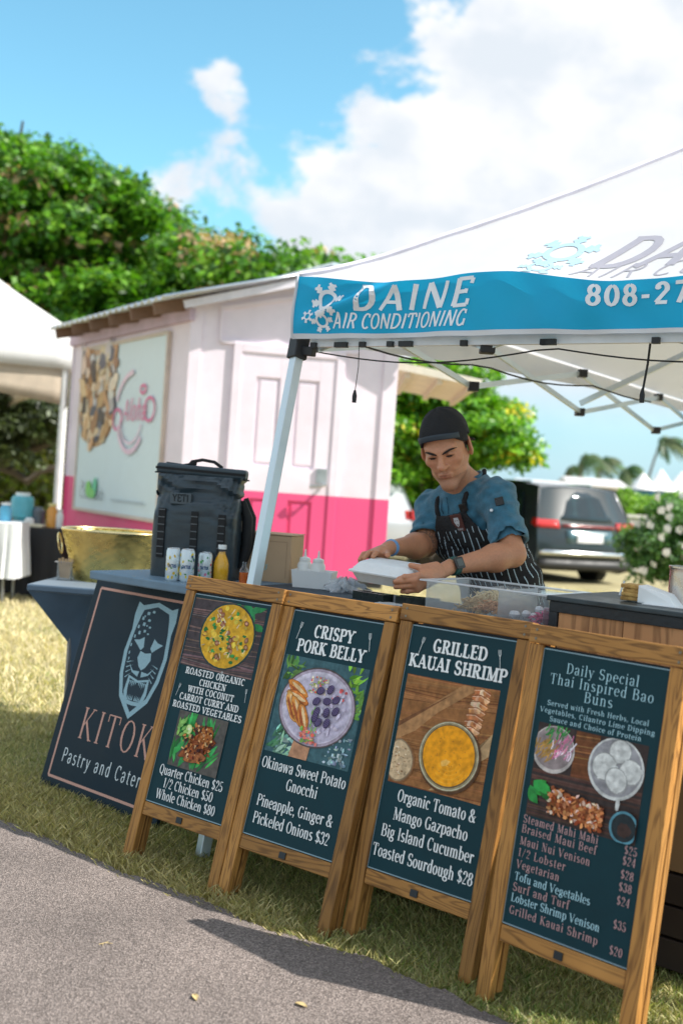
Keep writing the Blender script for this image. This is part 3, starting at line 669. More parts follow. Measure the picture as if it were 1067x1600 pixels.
tree('bright green tree with yellow flower tufts right behind the person', (at(672, 800, 20.5).x, 20.5, 0), c3, 85000, .062, [(.11, .30, .015), (.17, .38, .02), (.06, .18, .02), (.22, .42, .02)], .22, 14, dead=(.70, .60, .05), pdead=.022)
# dark tree seen through the tent opening on the left, its low boughs crossing pale scrub
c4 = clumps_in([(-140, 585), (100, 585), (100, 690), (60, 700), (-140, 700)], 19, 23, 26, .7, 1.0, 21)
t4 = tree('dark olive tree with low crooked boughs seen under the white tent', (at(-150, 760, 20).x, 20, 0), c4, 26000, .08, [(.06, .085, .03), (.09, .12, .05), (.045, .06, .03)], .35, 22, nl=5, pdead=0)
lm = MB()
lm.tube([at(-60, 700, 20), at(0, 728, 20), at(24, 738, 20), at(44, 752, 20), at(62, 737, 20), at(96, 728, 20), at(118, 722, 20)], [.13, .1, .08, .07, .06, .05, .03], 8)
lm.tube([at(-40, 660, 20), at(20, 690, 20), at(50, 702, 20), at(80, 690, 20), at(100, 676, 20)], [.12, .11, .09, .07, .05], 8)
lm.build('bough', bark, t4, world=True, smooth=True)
sc_ = thing('shrub', 'yellow green sunlit scrub beyond the left tent', 'shrub', (at(20, 800, 34).x, 34, -.05))
foliage('foliage', clumps_in([(-120, 680), (120, 680), (120, 800), (-120, 800)], 31, 36, 60, .7, 1.2, 31), 26000, .12, [(.40, .44, .05), (.30, .36, .05), (.45, .40, .12), (.25, .22, .12)], sc_, 33, pdead=0)

# hedge, flowering bush, low wall on the right
hd = thing('hedge', 'clipped bright green hedge behind the low wall', 'hedge', (at(1020, 800, 27).x, 27, -.03))
foliage('foliage', clumps_in([(950, 772), (1010, 770), (1120, 782), (1120, 815), (950, 812)], 25.5, 27.5, 40, .35, .5, 41), 22000, .06, [(.22, .40, .04), (.16, .32, .03), (.28, .42, .08)], hd, 43, pdead=0)
fb = thing('flowering_bush', 'rounded bush covered in small white blossoms beside the silver van', 'bush', (at(1060, 900, 15.5).x, 15.5, 0))
cfb = clumps_in([(985, 850), (1000, 812), (1040, 792), (1120, 788), (1180, 830), (1180, 915), (992, 915)], 14.6, 16.2, 46, .22, .36, 51)
foliage('foliage', cfb, 30000, .035, [(.10, .22, .06), (.06, .14, .04), (.14, .28, .08)], fb, 53, pdead=0, flat=.9)
bl = MB(); rd = random.Random(5)
for i in range(200):
    q = rd.choice(cfb); d = Vector((rd.gauss(0, 1), -abs(rd.gauss(0, 1)) - .3, rd.gauss(.3, .8))).normalized()
    p = q[0] + d * q[1] * 1.08
    for k in range(5):
        a = rd.uniform(0, 6.28); e = p + Vector((math.cos(a) * .03, -.02, math.sin(a) * .03))
        bl.add([p + Vector((-.028, 0, -.028)), e + Vector((.03, 0, -.03)), e + Vector((.03, -.01, .03)), p + Vector((-.03, -.01, .03))], [(0, 1, 2, 3)])
tag(bl.build('blossom', mat('white_petals', (.85, .85, .82), .5), fb, world=True), kind='stuff')
lw = thing('garden_wall', 'low pale rendered wall between the van and the hedge', 'wall', (at(985, 815, 24).x, 24, -.03))
a = at(940, 803, 24); b = at(1120, 815, 24.5)
mb = MB(); mb.bar((a.x, a.y, a.z / 2 - .05), (b.x, b.y, a.z / 2 - .05), .2, a.z - .02); mb.build('wall', mat('pale_render', (.55, .52, .48), .9, scale=3), lw, world=True)
mb = MB(); mb.bar((a.x, a.y, a.z), (b.x, b.y, a.z), .27, .06); mb.build('coping', mat('coping_stone', (.62, .6, .56), .85), lw, world=True)

# ------------------------------------------------------------------ palms and the buildings by the shore
palm_leaf = [(.05, .12, .04), (.09, .17, .06), (.12, .16, .08)]
def palm(px, py, D, hz, label, rad=3.0, seed=0, lean=0):
    rd = random.Random(seed); top = at(px, py, D); base = Vector((top.x + lean, D, -.25))
    t = thing('palm_tree', label, 'palm tree', base, 0, 'coconut palms blown by the wind near the shore')
    m = MB(); m.tube([base, base.lerp(top, .4) + Vector((-.25, 0, 0)), base.lerp(top, .75) + Vector((-.2, 0, 0)), top], [.26, .19, .16, .14], 8); m.build('trunk', mat('palm_bark', (.22, .19, .16), .9, scale=5, stretch=(1, 1, 6)), t, world=True, smooth=True)
    F = []; Cc = []
    for i in range(20):
        az = rd.uniform(0, 2 * PI); el = rd.uniform(-.2, 1.15)
        d = Vector((math.cos(az) * math.cos(el) * .8 + .45, math.sin(az) * math.cos(el) * .8, math.sin(el)))
        L_ = rad * rd.uniform(.75, 1.15); col = jc(rd.choice(palm_leaf), .3, rd)
        pts = [top + d * L_ * s + Vector((.10 * L_ * s * s, 0, -L_ * .85 * s * s)) for s in [j / 11 for j in range(12)]]
        for j in range(11):
            p, q = pts[j], pts[j + 1]; tg = (q - p).normalized(); side = tg.cross(Vector((0, 0, 1)))
            side = side.normalized() if side.length > .01 else Vector((1, 0, 0)); ll = L_ * .30 * math.sin(PI * min(1, (j + 1.5) / 12)) ** .6
            for sg in (-1, 1):
                e = p + side * sg * ll * .8 + Vector((.12 * ll, 0, -ll * .75)) + tg * ll * .45
                F.append([p, q, e + tg * .05, e]); Cc.append(col)
            F.append([p + Vector((0, 0, .02)), q + Vector((0, 0, .02)), q - Vector((0, 0, .05)), p - Vector((0, 0, .05))]); Cc.append((.2, .2, .08))
    V_ = np.array([[list(v) for v in f] for f in F]) - np.array(base[:])
    np_mesh('fronds', V_, 4, np.array(Cc), mat_leaf('leaves'), t)
    return t
palm(912, 716, 140, 0, 'leftmost full palm above the van roof, fronds swept right', 3.0, 1, -.3)
palm(938, 722, 150, 0, 'palm overlapping the leftmost one, over the van roof', 3.2, 2, .2)
palm(975, 735, 135, 0, 'short palm beside the white marquee roofs', 2.9, 3, -.8)
palm(1032, 690, 150, 0, 'tallest palm bending over the white marquee roofs', 3.4, 4, -2.2)
palm(889, 732, 190, 0, 'small far palm, palest of the row', 2.4, 5, 0)
wm_ = mat('marquee_white', (.86, .86, .86), .7, var=.04); wb = mat('marquee_blue', (.03, .13, .22), .7)
for i, (x0, x1, yt, yb) in enumerate([(992, 1022, 738, 764), (1018, 1052, 732, 766), (1048, 1090, 736, 770)]):
    lab = ['leftmost white peaked marquee roof by the shore', 'middle white peaked marquee roof by the shore', 'rightmost white peaked marquee roof by the shore'][i]
    a = at(x0, yb, 118 + i); b = at(x1, yb, 118 + i); tz = at((x0 + x1) / 2, yt, 118 + i).z; w = (b.x - a.x) / 2
    t = thing('marquee', lab, 'marquee', ((a.x + b.x) / 2, 118 + i + w, -.25)); cx, cy = (a.x + b.x) / 2, 118 + i + w; zb = a.z
    m = MB(); prof = [(w * 1.4 * (1 - s) ** 1.0, zb + (tz - zb) * (s ** 1.0 * .8 + .2 * math.sin(s * PI / 2))) for s in [k / 8 for k in range(9)]]
    m.lathe([(r, z) for r, z in prof], (cx, cy, 0), 16); m.build('roof', wm_, t, world=True, smooth=True)
    m = MB(); m.box((cx - w, cy - w, -.25), (cx + w, cy + w, zb - .02)); m.build('wall_cloth', wb if i % 2 == 0 else mat('marquee_side', (.12, .24, .3), .7), t, world=True)
for i, (x0, x1, yt, yb, D, lab, c) in enumerate([(822, 905, 757, 790, 95, 'long pale low building far behind the van', (.72, .68, .68)), (896, 968, 752, 790, 110, 'pale cream pavilion between the palms', (.75, .70, .66))]):
    a = at(x0, yt, D); b = at(x1, yt, D + 2)
    t = thing('low_building', lab, 'building', ((a.x + b.x) / 2, D, -.25))
    MB().box((a.x, D, -.25), (b.x, D + 8, a.z - .3)).build('wall', mat('bld%d' % i, c, .9), t, world=True)
    mr = MB(); mr.prism([(a.x - .4, D - .5, a.z - .3), (a.x - .4, D + 8.5, a.z - .3), (a.x - .4, D + 4, a.z + .5)], (b.x - a.x + .8, 0, 0)); mr.build('roof', mat('bldr', (.6, .58, .58), .8), t, world=True)
    for k in range(5):
        xw = a.x + (b.x - a.x) * (k + .3) / 5
        MB().box((xw, D - .05, .7), (xw + (b.x - a.x) * .09, D + .02, 1.6)).build('window', mat('far_glass', (.1, .14, .18), .2), t, world=True)
# distant shore: a strip of sea and a low blue headland
sea = MB(); sea.box((-900, 420, -1.5), (1400, 2300, -.9)); 
tag(sea.build('sea', mat('sea_water', (.02, .16, .22), .15, bump=.3, bscale=.3)), 'strip of blue sea at the horizon', kind='structure')
hl = MB(); pts = []
for i in range(61):
    x = 120 + 1000 * i / 60; pts.append((x, 2000, -1)); pts.append((x, 2000, -1 + 42 * math.sin(PI * i / 60) ** .5 * (1 + .25 * noise2(i * .3, 1)))); pts.append((x, 2300, -1))
hl.add(pts, [(3 * i, 3 * i + 3, 3 * i + 4, 3 * i + 1) for i in range(60)] + [(3 * i + 1, 3 * i + 4, 3 * i + 5, 3 * i + 2) for i in range(60)])
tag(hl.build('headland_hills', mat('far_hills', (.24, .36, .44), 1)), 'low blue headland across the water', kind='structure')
# ------------------------------------------------------------------ pink and white trailer
def hit(px, py, org, nrm):
    d = ray(px, py); o = Vector((0, 0, CAM_H)); t = (Vector(org) - o).dot(nrm) / d.dot(nrm); return o + d * t
Cc_ = at(291, 640, 10.8); Cn = Vector((Cc_.x, Cc_.y, 0))
De = at(612, 690, 10.8 + .30); Ln = at(106, 690, 13.8)
ud = (Vector((De.x, De.y, 0)) - Cn); DW = ud.length; ud.normalize(); nd = Vector((ud.y, -ud.x, 0))
up_ = (Vector((Ln.x, Ln.y, 0)) - Cn); PW = up_.length; up_.normalize(); npw = Vector((-up_.y, up_.x, 0))
if npw.y > 0: npw = -npw
FL = 0.45; BAND = hit(500, 774, Cn, nd).z
ZE = hit(300, 473, Cn, nd).z        # eave height at the corner
ZP = hit(500, 430, Cn, nd).z + .0  # ridge
tr = thing('food_trailer', 'pink and white wooden food trailer with gabled tin roof and side poster', 'trailer', tuple(Cn))
def mat_band(name, top, bot, rough=.55):
    m = mat(name, top, rough, var=.09, scale=1.7, bump=.08, bscale=60); nt = m.node_tree; b = nt.nodes['Principled BSDF']; L = nt.links
    src = b.inputs['Base Color'].links[0].from_socket
    t = nt.nodes.new('ShaderNodeTexCoord'); sp = nt.nodes.new('ShaderNodeSeparateXYZ'); L.new(t.outputs['Object'], sp.inputs[0])
    lt = nt.nodes.new('ShaderNodeMath'); lt.operation = 'LESS_THAN'; L.new(sp.outputs[2], lt.inputs[0]); lt.inputs[1].default_value = BAND
    mx = nt.nodes.new('ShaderNodeMix'); mx.data_type = 'RGBA'; L.new(lt.outputs[0], mx.inputs[0]); L.new(src, mx.inputs[6]); mx.inputs[7].default_value = (*bot, 1)
    L.new(mx.outputs[2], b.inputs['Base Color']); return m
paint = mat_band('trailer_paint', (.82, .72, .80), (.80, .09, .24))
def W3(o, u, nrm, a, z, d=0): return Vector((o.x, o.y, 0)) + u * a + nrm * d + Vector((0, 0, z))
def wbox(m, o, u, nrm, a0, a1, z0, z1, d0, d1):
    vs = [W3(o, u, nrm, a, z, d) for a in (a0, a1) for d in (d0, d1) for z in (z0, z1)]
    m.add(vs, [(0, 1, 3, 2), (4, 6, 7, 5), (0, 4, 5, 1), (2, 3, 7, 6), (0, 2, 6, 4), (1, 5, 7, 3)])
DX = lambda px, py: (hit(px, py, Cn, nd) - Cn).dot(ud)
DZ = lambda px, py: hit(px, py, Cn, nd).z
PX = lambda px, py: (hit(px, py, Cn, npw) - Cn).dot(up_)
PZ = lambda px, py: hit(px, py, Cn, npw).z
# gable wall (door side)
pk = DW * .64
m = MB(); z = lambda a: ZE + (ZP - ZE) * (a / pk if a < pk else (DW - a) / (DW - pk) * .92 + .08 * 0)
m.prism([W3(Cn, ud, nd, .0, FL), W3(Cn, ud, nd, DW, FL), W3(Cn, ud, nd, DW, ZE + .05), W3(Cn, ud, nd, pk, ZP), W3(Cn, ud, nd, 0, ZE)], -nd * .08)
m.build('wall', paint, tr, world=True)
m = MB(); wbox(m, Cn, up_, npw, 0.0, PW, FL, ZE - .06, -.08, 0); m.build('wall', paint, tr, world=True)
# far walls and floor, so that the trailer is a closed body
B1 = W3(Cn, up_, npw, PW, 0); B2 = B1 + ud * DW * 1.0
m = MB(); m.prism([B1 + Vector((0, 0, FL)), B2 + Vector((0, 0, FL)), B2 + Vector((0, 0, ZE)), B1.lerp(B2, .64) + Vector((0, 0, ZP)), B1 + Vector((0, 0, ZE))], nd * .08)
m.build('wall', paint, tr, world=True)
m = MB(); E1 = W3(Cn, ud, nd, DW, 0); m.prism([E1 + Vector((0, 0, FL)), B2 + Vector((0, 0, FL)), B2 + Vector((0, 0, ZE)), E1 + Vector((0, 0, ZE))], -ud * .08); m.build('wall', paint, tr, world=True)
m = MB(); m.prism([Cn + Vector((0, 0, FL - .08)), E1 + Vector((0, 0, FL - .08)), B2 + Vector((0, 0, FL - .08)), B1 + Vector((0, 0, FL - .08))], (0, 0, .07)); m.build('floor', mat('trailer_chassis', (.05, .05, .05), .6), tr, world=True)
for q in (W3(Cn, ud, nd, .35, 0, -.8), W3(Cn, ud, nd, DW - .3, 0, -.8)):
    m = MB(); m.lathe([(.0, -.09), (.2, -.09), (.31, -.08), (.32, 0), (.31, .08), (.2, .09), (.0, .09)], (q.x, q.y, .32), 20, rot=Euler((0, PI / 2, 0)).to_matrix()); w_ = m.build('wheel', mat('rubber', (.02, .02, .02), .8), tr, world=True, smooth=True)
# corner boards and trims on the door side
for a_, b_ in ((-.01, .10), (DW - .13, DW + .01)):
    tm_ = MB(); wbox(tm_, Cn, ud, nd, a_, b_, FL - .02, ZE - .02, 0.002, .02); tm_.build('corner_board', paint, tr, world=True, bevel=.003)
a0, a1 = DX(345, 480), DX(478, 445); zt0, zt1 = DZ(345, 530), DZ(478, 560)
tm_ = MB()
tm_.bar(W3(Cn, ud, nd, DX(345, 533), DZ(345, 533), .012), W3(Cn, ud, nd, DX(560, 558), DZ(345, 533), .012), .024, .035)
tm_.bar(W3(Cn, ud, nd, DX(345, 533), DZ(345, 533), .012), W3(Cn, ud, nd, DX(345, 533), DZ(345, 482), .012), .035, .024, up=ud)
tm_.bar(W3(Cn, ud, nd, DX(345, 482), DZ(345, 482), .012), W3(Cn, ud, nd, pk, ZP - .16, .012), .024, .035)
tm_.build('gable_trim', paint, tr, world=True)
# door
dx0, dx1 = DX(378, 560), DX(526, 572); dz1 = DZ(452, 556); dz0 = FL + .04
m = MB(); wbox(m, Cn, ud, nd, dx0 - .08, dx0, dz0, dz1 + .08, .001, .035); wbox(m, Cn, ud, nd, dx1, dx1 + .08, dz0, dz1 + .08, .001, .035); wbox(m, Cn, ud, nd, dx0, dx1, dz1, dz1 + .08, .001, .035)
m.build('door_frame', paint, tr, world=True, bevel=.004)
m = MB(); dw = dx1 - dx0; cols_ = [(dx0 + .17 * dw, dx0 + .42 * dw), (dx0 + .58 * dw, dx0 + .83 * dw)]
rows_ = [(FL + .2, BAND - .07), (BAND + .24, dz1 - .22)]
# stiles and rails, leaving the panels recessed
for a, b in ((dx0, cols_[0][0]), (cols_[0][1], cols_[1][0]), (cols_[1][1], dx1)): wbox(m, Cn, ud, nd, a + .001, b - .001, dz0, dz1, -.01, .022)
for a, b in cols_:
    for z0, z1 in ((dz0, rows_[0][0]), (rows_[0][1], rows_[1][0]), (rows_[1][1], dz1)): wbox(m, Cn, ud, nd, a - .001, b + .001, z0, z1, -.01, .021)
door = m.build('door', paint, tr, world=True)
for a, b in cols_:
    for z0, z1 in rows_:
        m = MB(); wbox(m, Cn, ud, nd, a + .03, b - .03, z0 + .03, z1 - .03, -.012, .012); sub_(m.build('panel', paint, tr, world=True, bevel=.01, seg=1), door)
hx, hz_ = DX(501, 752), DZ(501, 752)
m = MB(); wbox(m, Cn, ud, nd, hx - .05, hx + .05, hz_ - .02, hz_ + .12, .022, .045); m.tube([W3(Cn, ud, nd, hx + .03, hz_ - .03, .04), W3(Cn, ud, nd, hx + .03, hz_ - .03, .12), W3(Cn, ud, nd, hx - .06, hz_ - .05, .13), W3(Cn, ud, nd, hx - .12, hz_ - .05, .12)], .016, 8)
sub_(m.build('door_handle', mat('brushed_steel', (.6, .62, .63), .35, metal=1), tr, world=True, smooth=30), door)
# poster on the long side
p0 = PX(268, 521); p1 = PX(136, 555); q0 = PZ(268, 815); q1 = PZ(262, 524)
m = MB(); wbox(m, Cn, up_, npw, p0, p1, q0, q1, .004, .03); ppn = m.build('poster_panel', mat('poster_vinyl', (.66, .76, .80), .45, var=.03), tr, world=True, bevel=.002)
fr_ = MB()
for (a, b, c, d) in ((p0 - .035, p0, q0 - .03, q1 + .03), (p1, p1 + .035, q0 - .03, q1 + .03), (p0, p1, q1, q1 + .035), (p0, p1, q0 - .035, q0)): wbox(fr_, Cn, up_, npw, a, b, c, d, .002, .045)
sub_(fr_.build('poster_frame', mat('poster_edge', (.62, .52, .45), .6), tr, world=True), ppn)
# print on the poster: x runs from its left edge (far end) to the right
pwid = p1 - p0; ph = q1 - q0
PT = Print(step=1e-4)
def wavy(cx, cy, pts, w, col): PT.ribbon([(cx + x, cy + y) for x, y in pts], w, col)
fx0 = -.02 * pwid + .04
sh = []; 
for k in range(40):
    t = k / 39; sh.append((fx0 + .44 * pwid * t * 1.0, ph * (1 - .0) if 0 else 0))
arc = [(fx0 + .01, ph - .01)] + [(fx0 + .23 * pwid - .23 * pwid * math.cos(a), ph * .60 - ph * .215 * math.sin(a)) for a in [PI * j / 24 for j in range(25)]] + [(fx0 + .46 * pwid, ph - .01)]
PT.shape(arc, (.50, .29, .14))
rd = random.Random(11)
for k in range(190):
    x = fx0 + rd.uniform(.01, .45) * pwid; y = ph * rd.uniform(.40, .985)
    ex_ = (x - fx0 - .23 * pwid) / (.22 * pwid)
    if y < ph * .60 and ex_ ** 2 + ((y - ph * .6) / (ph * .21)) ** 2 > .9: continue
    c = rd.choice([(.62, .36, .16), (.45, .22, .08), (.75, .6, .45), (.1, .09, .12), (.08, .05, .04), (.7, .5, .3), (.55, .52, .5), (.35, .16, .06)])
    PT.ell(x, y, rd.uniform(.02, .07) * pwid, rd.uniform(.02, .05) * ph, jc(c, .2, rd), 12, rd.uniform(0, 3), .3, k)
PK = (.72, .16, .33); cx_, cy_ = .70 * pwid, .60 * ph
text(PT, 'Aloha', cx_ + .0 * pwid, cy_ - .06 * ph, .13 * ph, PK, width=.27 * pwid, T=.10, t=.07, mono=True, italic=.25)
PT.ring(cx_ - .19 * pwid, cy_ - .05 * ph, .05 * pwid, .06 * ph, .012 * pwid, PK); PT.ring(cx_ + .17 * pwid, cy_ + .0 * ph, .055 * pwid, .065 * ph, .012 * pwid, PK)
PT.ring(cx_ + .09 * pwid, cy_ + .115 * ph, .03 * pwid, .022 * ph, .012 * pwid, PK)
PT.ring(cx_ - .01 * pwid, cy_ + .0 * ph, .20 * pwid, .22 * ph, .022 * pwid, (.80, .60, .70), a0=95, a1=165)
PT.ring(cx_ - .03 * pwid, cy_ - .0 * ph, .16 * pwid, .24 * ph, .022 * pwid, (.80, .56, .68), a0=200, a1=320)
PT.ring(cx_ - .03 * pwid, cy_ - .02 * ph, .13 * pwid, .17 * ph, .012 * pwid, (.78, .6, .7), a0=190, a1=340)
text(PT, 'CookLab', .24 * pwid, .065 * ph, .075 * ph, (.16, .19, .22), width=.32 * pwid, T=.10, t=.08, mono=True)
text(PT, 'the', .12 * pwid, .135 * ph, .045 * ph, (.16, .19, .22), T=.10, t=.08, mono=True)
PT.ell(.20 * pwid, .125 * ph, .035 * pwid, .05 * ph, (.22, .62, .12), 16, .4); PT.ell(.28 * pwid, .135 * ph, .028 * pwid, .065 * ph, (.12, .55, .32), 16, -.2); PT.ell(.24 * pwid, .10 * ph, .05 * pwid, .032 * ph, (.2, .58, .14), 16)
for k in range(16): PT.rect((.50 + .024 * k) * pwid, .066 * ph, (.50 + .024 * k + .014) * pwid, .084 * ph, (.42, .48, .52))
pr = PT.build('poster_print', mat_print('vinyl_print', .5, .1, .12, 14), None, color=True)
for v in pr.data.vertices:
    w = W3(Cn, up_, npw, p1 - v.co.x, q0 + v.co.z, .031 - v.co.y); v.co = w - Vector(tr.location)
pr.parent = ppn
# poster slats, eave board, rafters, tin roof
m = MB(); wbox(m, Cn, up_, npw, -.06, PW, ZE - .17, ZE - .06, .0, .05); m.build('eave_board', mat('lilac_board', (.56, .42, .52), .6), tr, world=True)
slope = (ZP - ZE) / (pk + .0)
OV = .34
inn = ud.copy()  # direction from the poster wall in to the ridge
raf = mat('rafter_wood', (.22, .13, .09), .8, scale=8)
for k in range(6):
    a = .12 + (PW - .5) * k / 5
    s0 = W3(Cn, up_, npw, a, 0, OV); s1 = W3(Cn, up_, npw, a, 0, 0) + inn * .3
    m = MB(); m.bar((s0.x, s0.y, ZE - .085), (s1.x, s1.y, ZE + .06), .05, .12); m.build('rafter', raf, tr, world=True)
ra = W3(Cn, up_, npw, -.22, ZE - .02, OV + .03); rb = W3(Cn, up_, npw, PW - .22, ZE - .02, OV + .03)
ta = Cn + ud * pk - up_ * .22 + Vector((0, 0, ZP + .05)); tb = Cn + ud * pk + up_ * (PW - .22) + Vector((0, 0, ZP + .05))
tin = mat('tin_roof', (.62, .66, .70), .35, metal=.85, var=.08, scale=4)
m = MB()
def roofsheet(a, b, c, d, nu=90):
    m.grid(lambda u, v: a.lerp(b, u).lerp(d.lerp(c, u), v) + Vector((0, 0, .018 * math.sin(u * nu * 1.4))), nu * 2, 2)
roofsheet(ra, rb, tb, ta)
ea = Cn + ud * (DW + .3) - up_ * .22 + Vector((0, 0, ZE - .05)); eb = ea + up_ * PW
roofsheet(ta, tb, eb, ea)
m.build('roof', tin, tr, world=True, smooth='all', solid=.012)
m = MB(); m.bar(ta + Vector((0, 0, .02)) - up_ * .01, tb + Vector((0, 0, .02)), .22, .03); m.build('ridge_cap', tin, tr, world=True)
m = MB(); m.bar(Cn - up_ * .20 - inn * .16 + Vector((0, 0, ZE - .05)), ta - Vector((0, 0, .06)), .03, .07); m.bar(ta - Vector((0, 0, .06)), ea - Vector((0, 0, .06)), .03, .07); m.build('barge_board', mat('barge_lilac', (.70, .66, .72), .6), tr, world=True)
# serving awning on the far side
m = MB(); A0 = at(610, 566, 11.3); A1 = at(752, 596, 11.3); A2 = at(752, 596, 11.3) + Vector((-.02, 2.2, .0)); A3 = A0 + Vector((0, 2.2, 0)); 
m.prism([A0, A1, A2, A3], (0, 0, -.05)); m.build('awning_flap', mat('cream_board', (.78, .70, .58), .6), tr, world=True)
m = MB(); m.bar(A0 + Vector((0, -.015, -.02)), A1 + Vector((.0, -.015, -.02)), .03, .075); m.build('awning_edge', mat('cream_edge', (.85, .78, .66), .5), tr, world=True)
for k in range(3): 
    m = MB(); f = .2 + .35 * k; m.bar(A0.lerp(A1, f) + Vector((0, .02, -.08)), A0.lerp(A1, f) + Vector((0, 2.1, -.08)), .05, .06); m.build('awning_batten', mat('cream_batten', (.66, .58, .46), .6), tr, world=True)

# ------------------------------------------------------------------ white tent on the left and its tables
def mat_canvas(name, col, tr=.3):
    m = mat(name, col, .5, var=.04, scale=3, bump=.06, bscale=14); nt = m.node_tree; b = nt.nodes['Principled BSDF']; L = nt.links; out = nt.nodes['Material Output']
    t = nt.nodes.new('ShaderNodeBsdfTranslucent'); L.new(b.inputs['Base Color'].links[0].from_socket, t.inputs[0]); mx = nt.nodes.new('ShaderNodeMixShader'); mx.inputs[0].default_value = tr
    L.new(b.outputs[0], mx.inputs[1]); L.new(t.outputs[0], mx.inputs[2]); L.new(mx.outputs[0], out.inputs[0]); return m
tent_white = mat_canvas('tent_white', (.88, .88, .88), .35)
c1 = at(120, 545, 14.6); TS = 6.4; zc = at(116, 520, 14.6).z; zv = at(112, 578, 14.6).z; zp_ = zc + 4.3
lt = thing('event_tent', 'white high peaked event tent at the left edge with beige underside', 'tent', (c1.x, c1.y, 0))
X0, Y0 = c1.x, c1.y
tf_ = Vector((-.93, -.37, 0)).normalized(); tsd = Vector((-.42, .91, 0)).normalized()   # front edge and side edge
def TP(a, b, z): return Vector((X0, Y0, 0)) + tf_ * a + tsd * b + Vector((0, 0, z))
def tent_s(u, v):
    a = min(u, v, 1 - u, 1 - v) * 2
    return TP(TS * u, TS * v, zc + (zp_ - zc) * (a ** 1.0 * .55 + .45 * a ** 3))
m = MB(); m.grid(tent_s, 28, 28); m.build('roof', tent_white, lt, world=True, smooth=30)
m = MB()
def val(a, b, n=24):
    m.grid(lambda u, v: a.lerp(b, u) + Vector((0, 0, -(zc - zv) * v)) + Vector((.01, .01, 0)) * math.sin(u * 40) * v, n, 3)
q = [TP(0, 0, zc), TP(TS, 0, zc), TP(TS, TS, zc), TP(0, TS, zc)]
for i in range(4): val(q[i], q[(i + 1) % 4])
m.build('valance', tent_white, lt, world=True, smooth='all', solid=.004)
lin = mat('tent_lining', (.50, .42, .33), .8)
m = MB()
m.grid(lambda u, v: TP(.05 + (TS - .1) * u, .06, zv + .06 - v * (.30 + .22 * abs(2 * u - 1) ** 2)), 30, 3); m.grid(lambda u, v: TP(.06, TS * u, zv + .05 - v * (.30 + .22 * abs(2 * u - 1) ** 2)), 30, 3)
m.build('lining', lin, lt, world=True, smooth='all', solid=.004)
for (x, y) in ((.10, .08), (TS - .08, .08), (.08, TS - .08), (TS - .08, TS - .08)):
    m = MB(); q_ = TP(x, y, 0); m.tube([q_, q_ + Vector((0, 0, zc))], .05, 12); m.build('pole', mat('white_pole', (.8, .8, .8), .35), lt, world=True, smooth=True)
black_cloth = mat('black_cloth', (.018, .018, .022), .7, var=.3, scale=3)
def draped(name, label, x0, x1, y0, y1, zt, mt, zb=.02, fold=.02, group=None):
    t = thing(name, label, 'table', ((x0 + x1) / 2, (y0 + y1) / 2, 0), 0, group)
    MB().box((x0 + .02, y0 + .02, zt - .03), (x1 - .02, y1 - .02, zt - .004)).build('tabletop', mat('table_plastic', (.7, .7, .68), .6), t, world=True)
    for xx in (x0 + .1, x1 - .1):
        for yy in (y0 + .1, y1 - .1): MB().tube([(xx, yy, 0), (xx, yy, zt - .03)], .015, 8).build('leg', mat('grey_steel', (.3, .3, .31), .4, metal=.8), t, world=True)
    pts = []
    per = [(x0, y0), (x1, y0), (x1, y1), (x0, y1)]; NP = 30
    ring = []
    for i in range(4):
        a, b = Vector((*per[i], 0)), Vector((*per[(i + 1) % 4], 0)); nr = Vector((b - a).normalized().cross(Vector((0, 0, 1))))
        for k in range(NP): ring.append((a.lerp(b, k / NP), nr, k / NP))
    mc = MB(); nR = len(ring); lev = 6; vs = []
    for L_ in range(lev):
        for i, (p, nr, s) in enumerate(ring):
            f = fold * (L_ / (lev - 1)) * (1 + math.sin(i * 1.1) + .6 * math.sin(i * 2.3)) if L_ else 0
            vs.append(p + nr * f + Vector((0, 0, zt - (zt - zb) * L_ / (lev - 1))))
    mc.add(vs, [(L_ * nR + i, (L_ + 1) * nR + i, (L_ + 1) * nR + (i + 1) % nR, L_ * nR + (i + 1) % nR) for L_ in range(lev - 1) for i in range(nR)] + [tuple(range(nR))])
    c = mc.build('cloth', mt, t, world=True, smooth=50)
    return t
pA = at(-60, 822, 11.6); pB = at(97, 822, 11.6)
tb_ = draped('black_draped_table', 'table under a black cloth below the left tent', pA.x, pB.x, 11.6, 12.3, pA.z * .5 + pB.z * .5, black_cloth)
ZT2 = (pA.z + pB.z) / 2
pC = at(-60, 818, 10.9); pD = at(23, 818, 10.9)
draped('white_draped_table', 'table under a white cloth, nearer than the black one, left tent', pC.x, pD.x, 10.9, 11.45, pD.z, mat('white_cloth', (.75, .76, .78), .8, var=.05, scale=3), zb=at(20, 905, 10.9).z)
ZT3 = pD.z
def jar(px, D, zt, r, h, col, label, cat, name, lid=None, prof=None, glass=False):
    p = at(px, 820, D); t = thing(name, label, cat, (p.x, D, zt))
    m = MB(); pf = prof or [(.0, 0), (r, 0), (r, h * .8), (r * .7, h * .9), (r * .6, h)]
    m.lathe(pf + [(0, pf[-1][1])], (0, 0, 0), 18); m.build('body', mat('c_%s_%d' % (name, int(col[0] * 99 + col[1] * 999)), col, .25, trans=.0, coat=.3), t, smooth=40)
    if lid:
        m = MB(); m.lathe([(0, h * 1.001), (r * .75, h * 1.001), (r * .75, h * 1.12), (0, h * 1.12)], (0, 0, 0), 18); m.build('lid', mat('lid_%d' % int(lid[0] * 99 + lid[2] * 999), lid, .4), t, smooth=40)
    return t
jar(34, 11.95, ZT2, .10, .30, (.10, .42, .50), 'teal drink jug on a dark base on the black table', 'jug', 'drink_jug', lid=(.75, .8, .8), prof=[(0, 0), (.09, 0), (.09, .07), (.115, .08), (.115, .27), (.1, .30)])
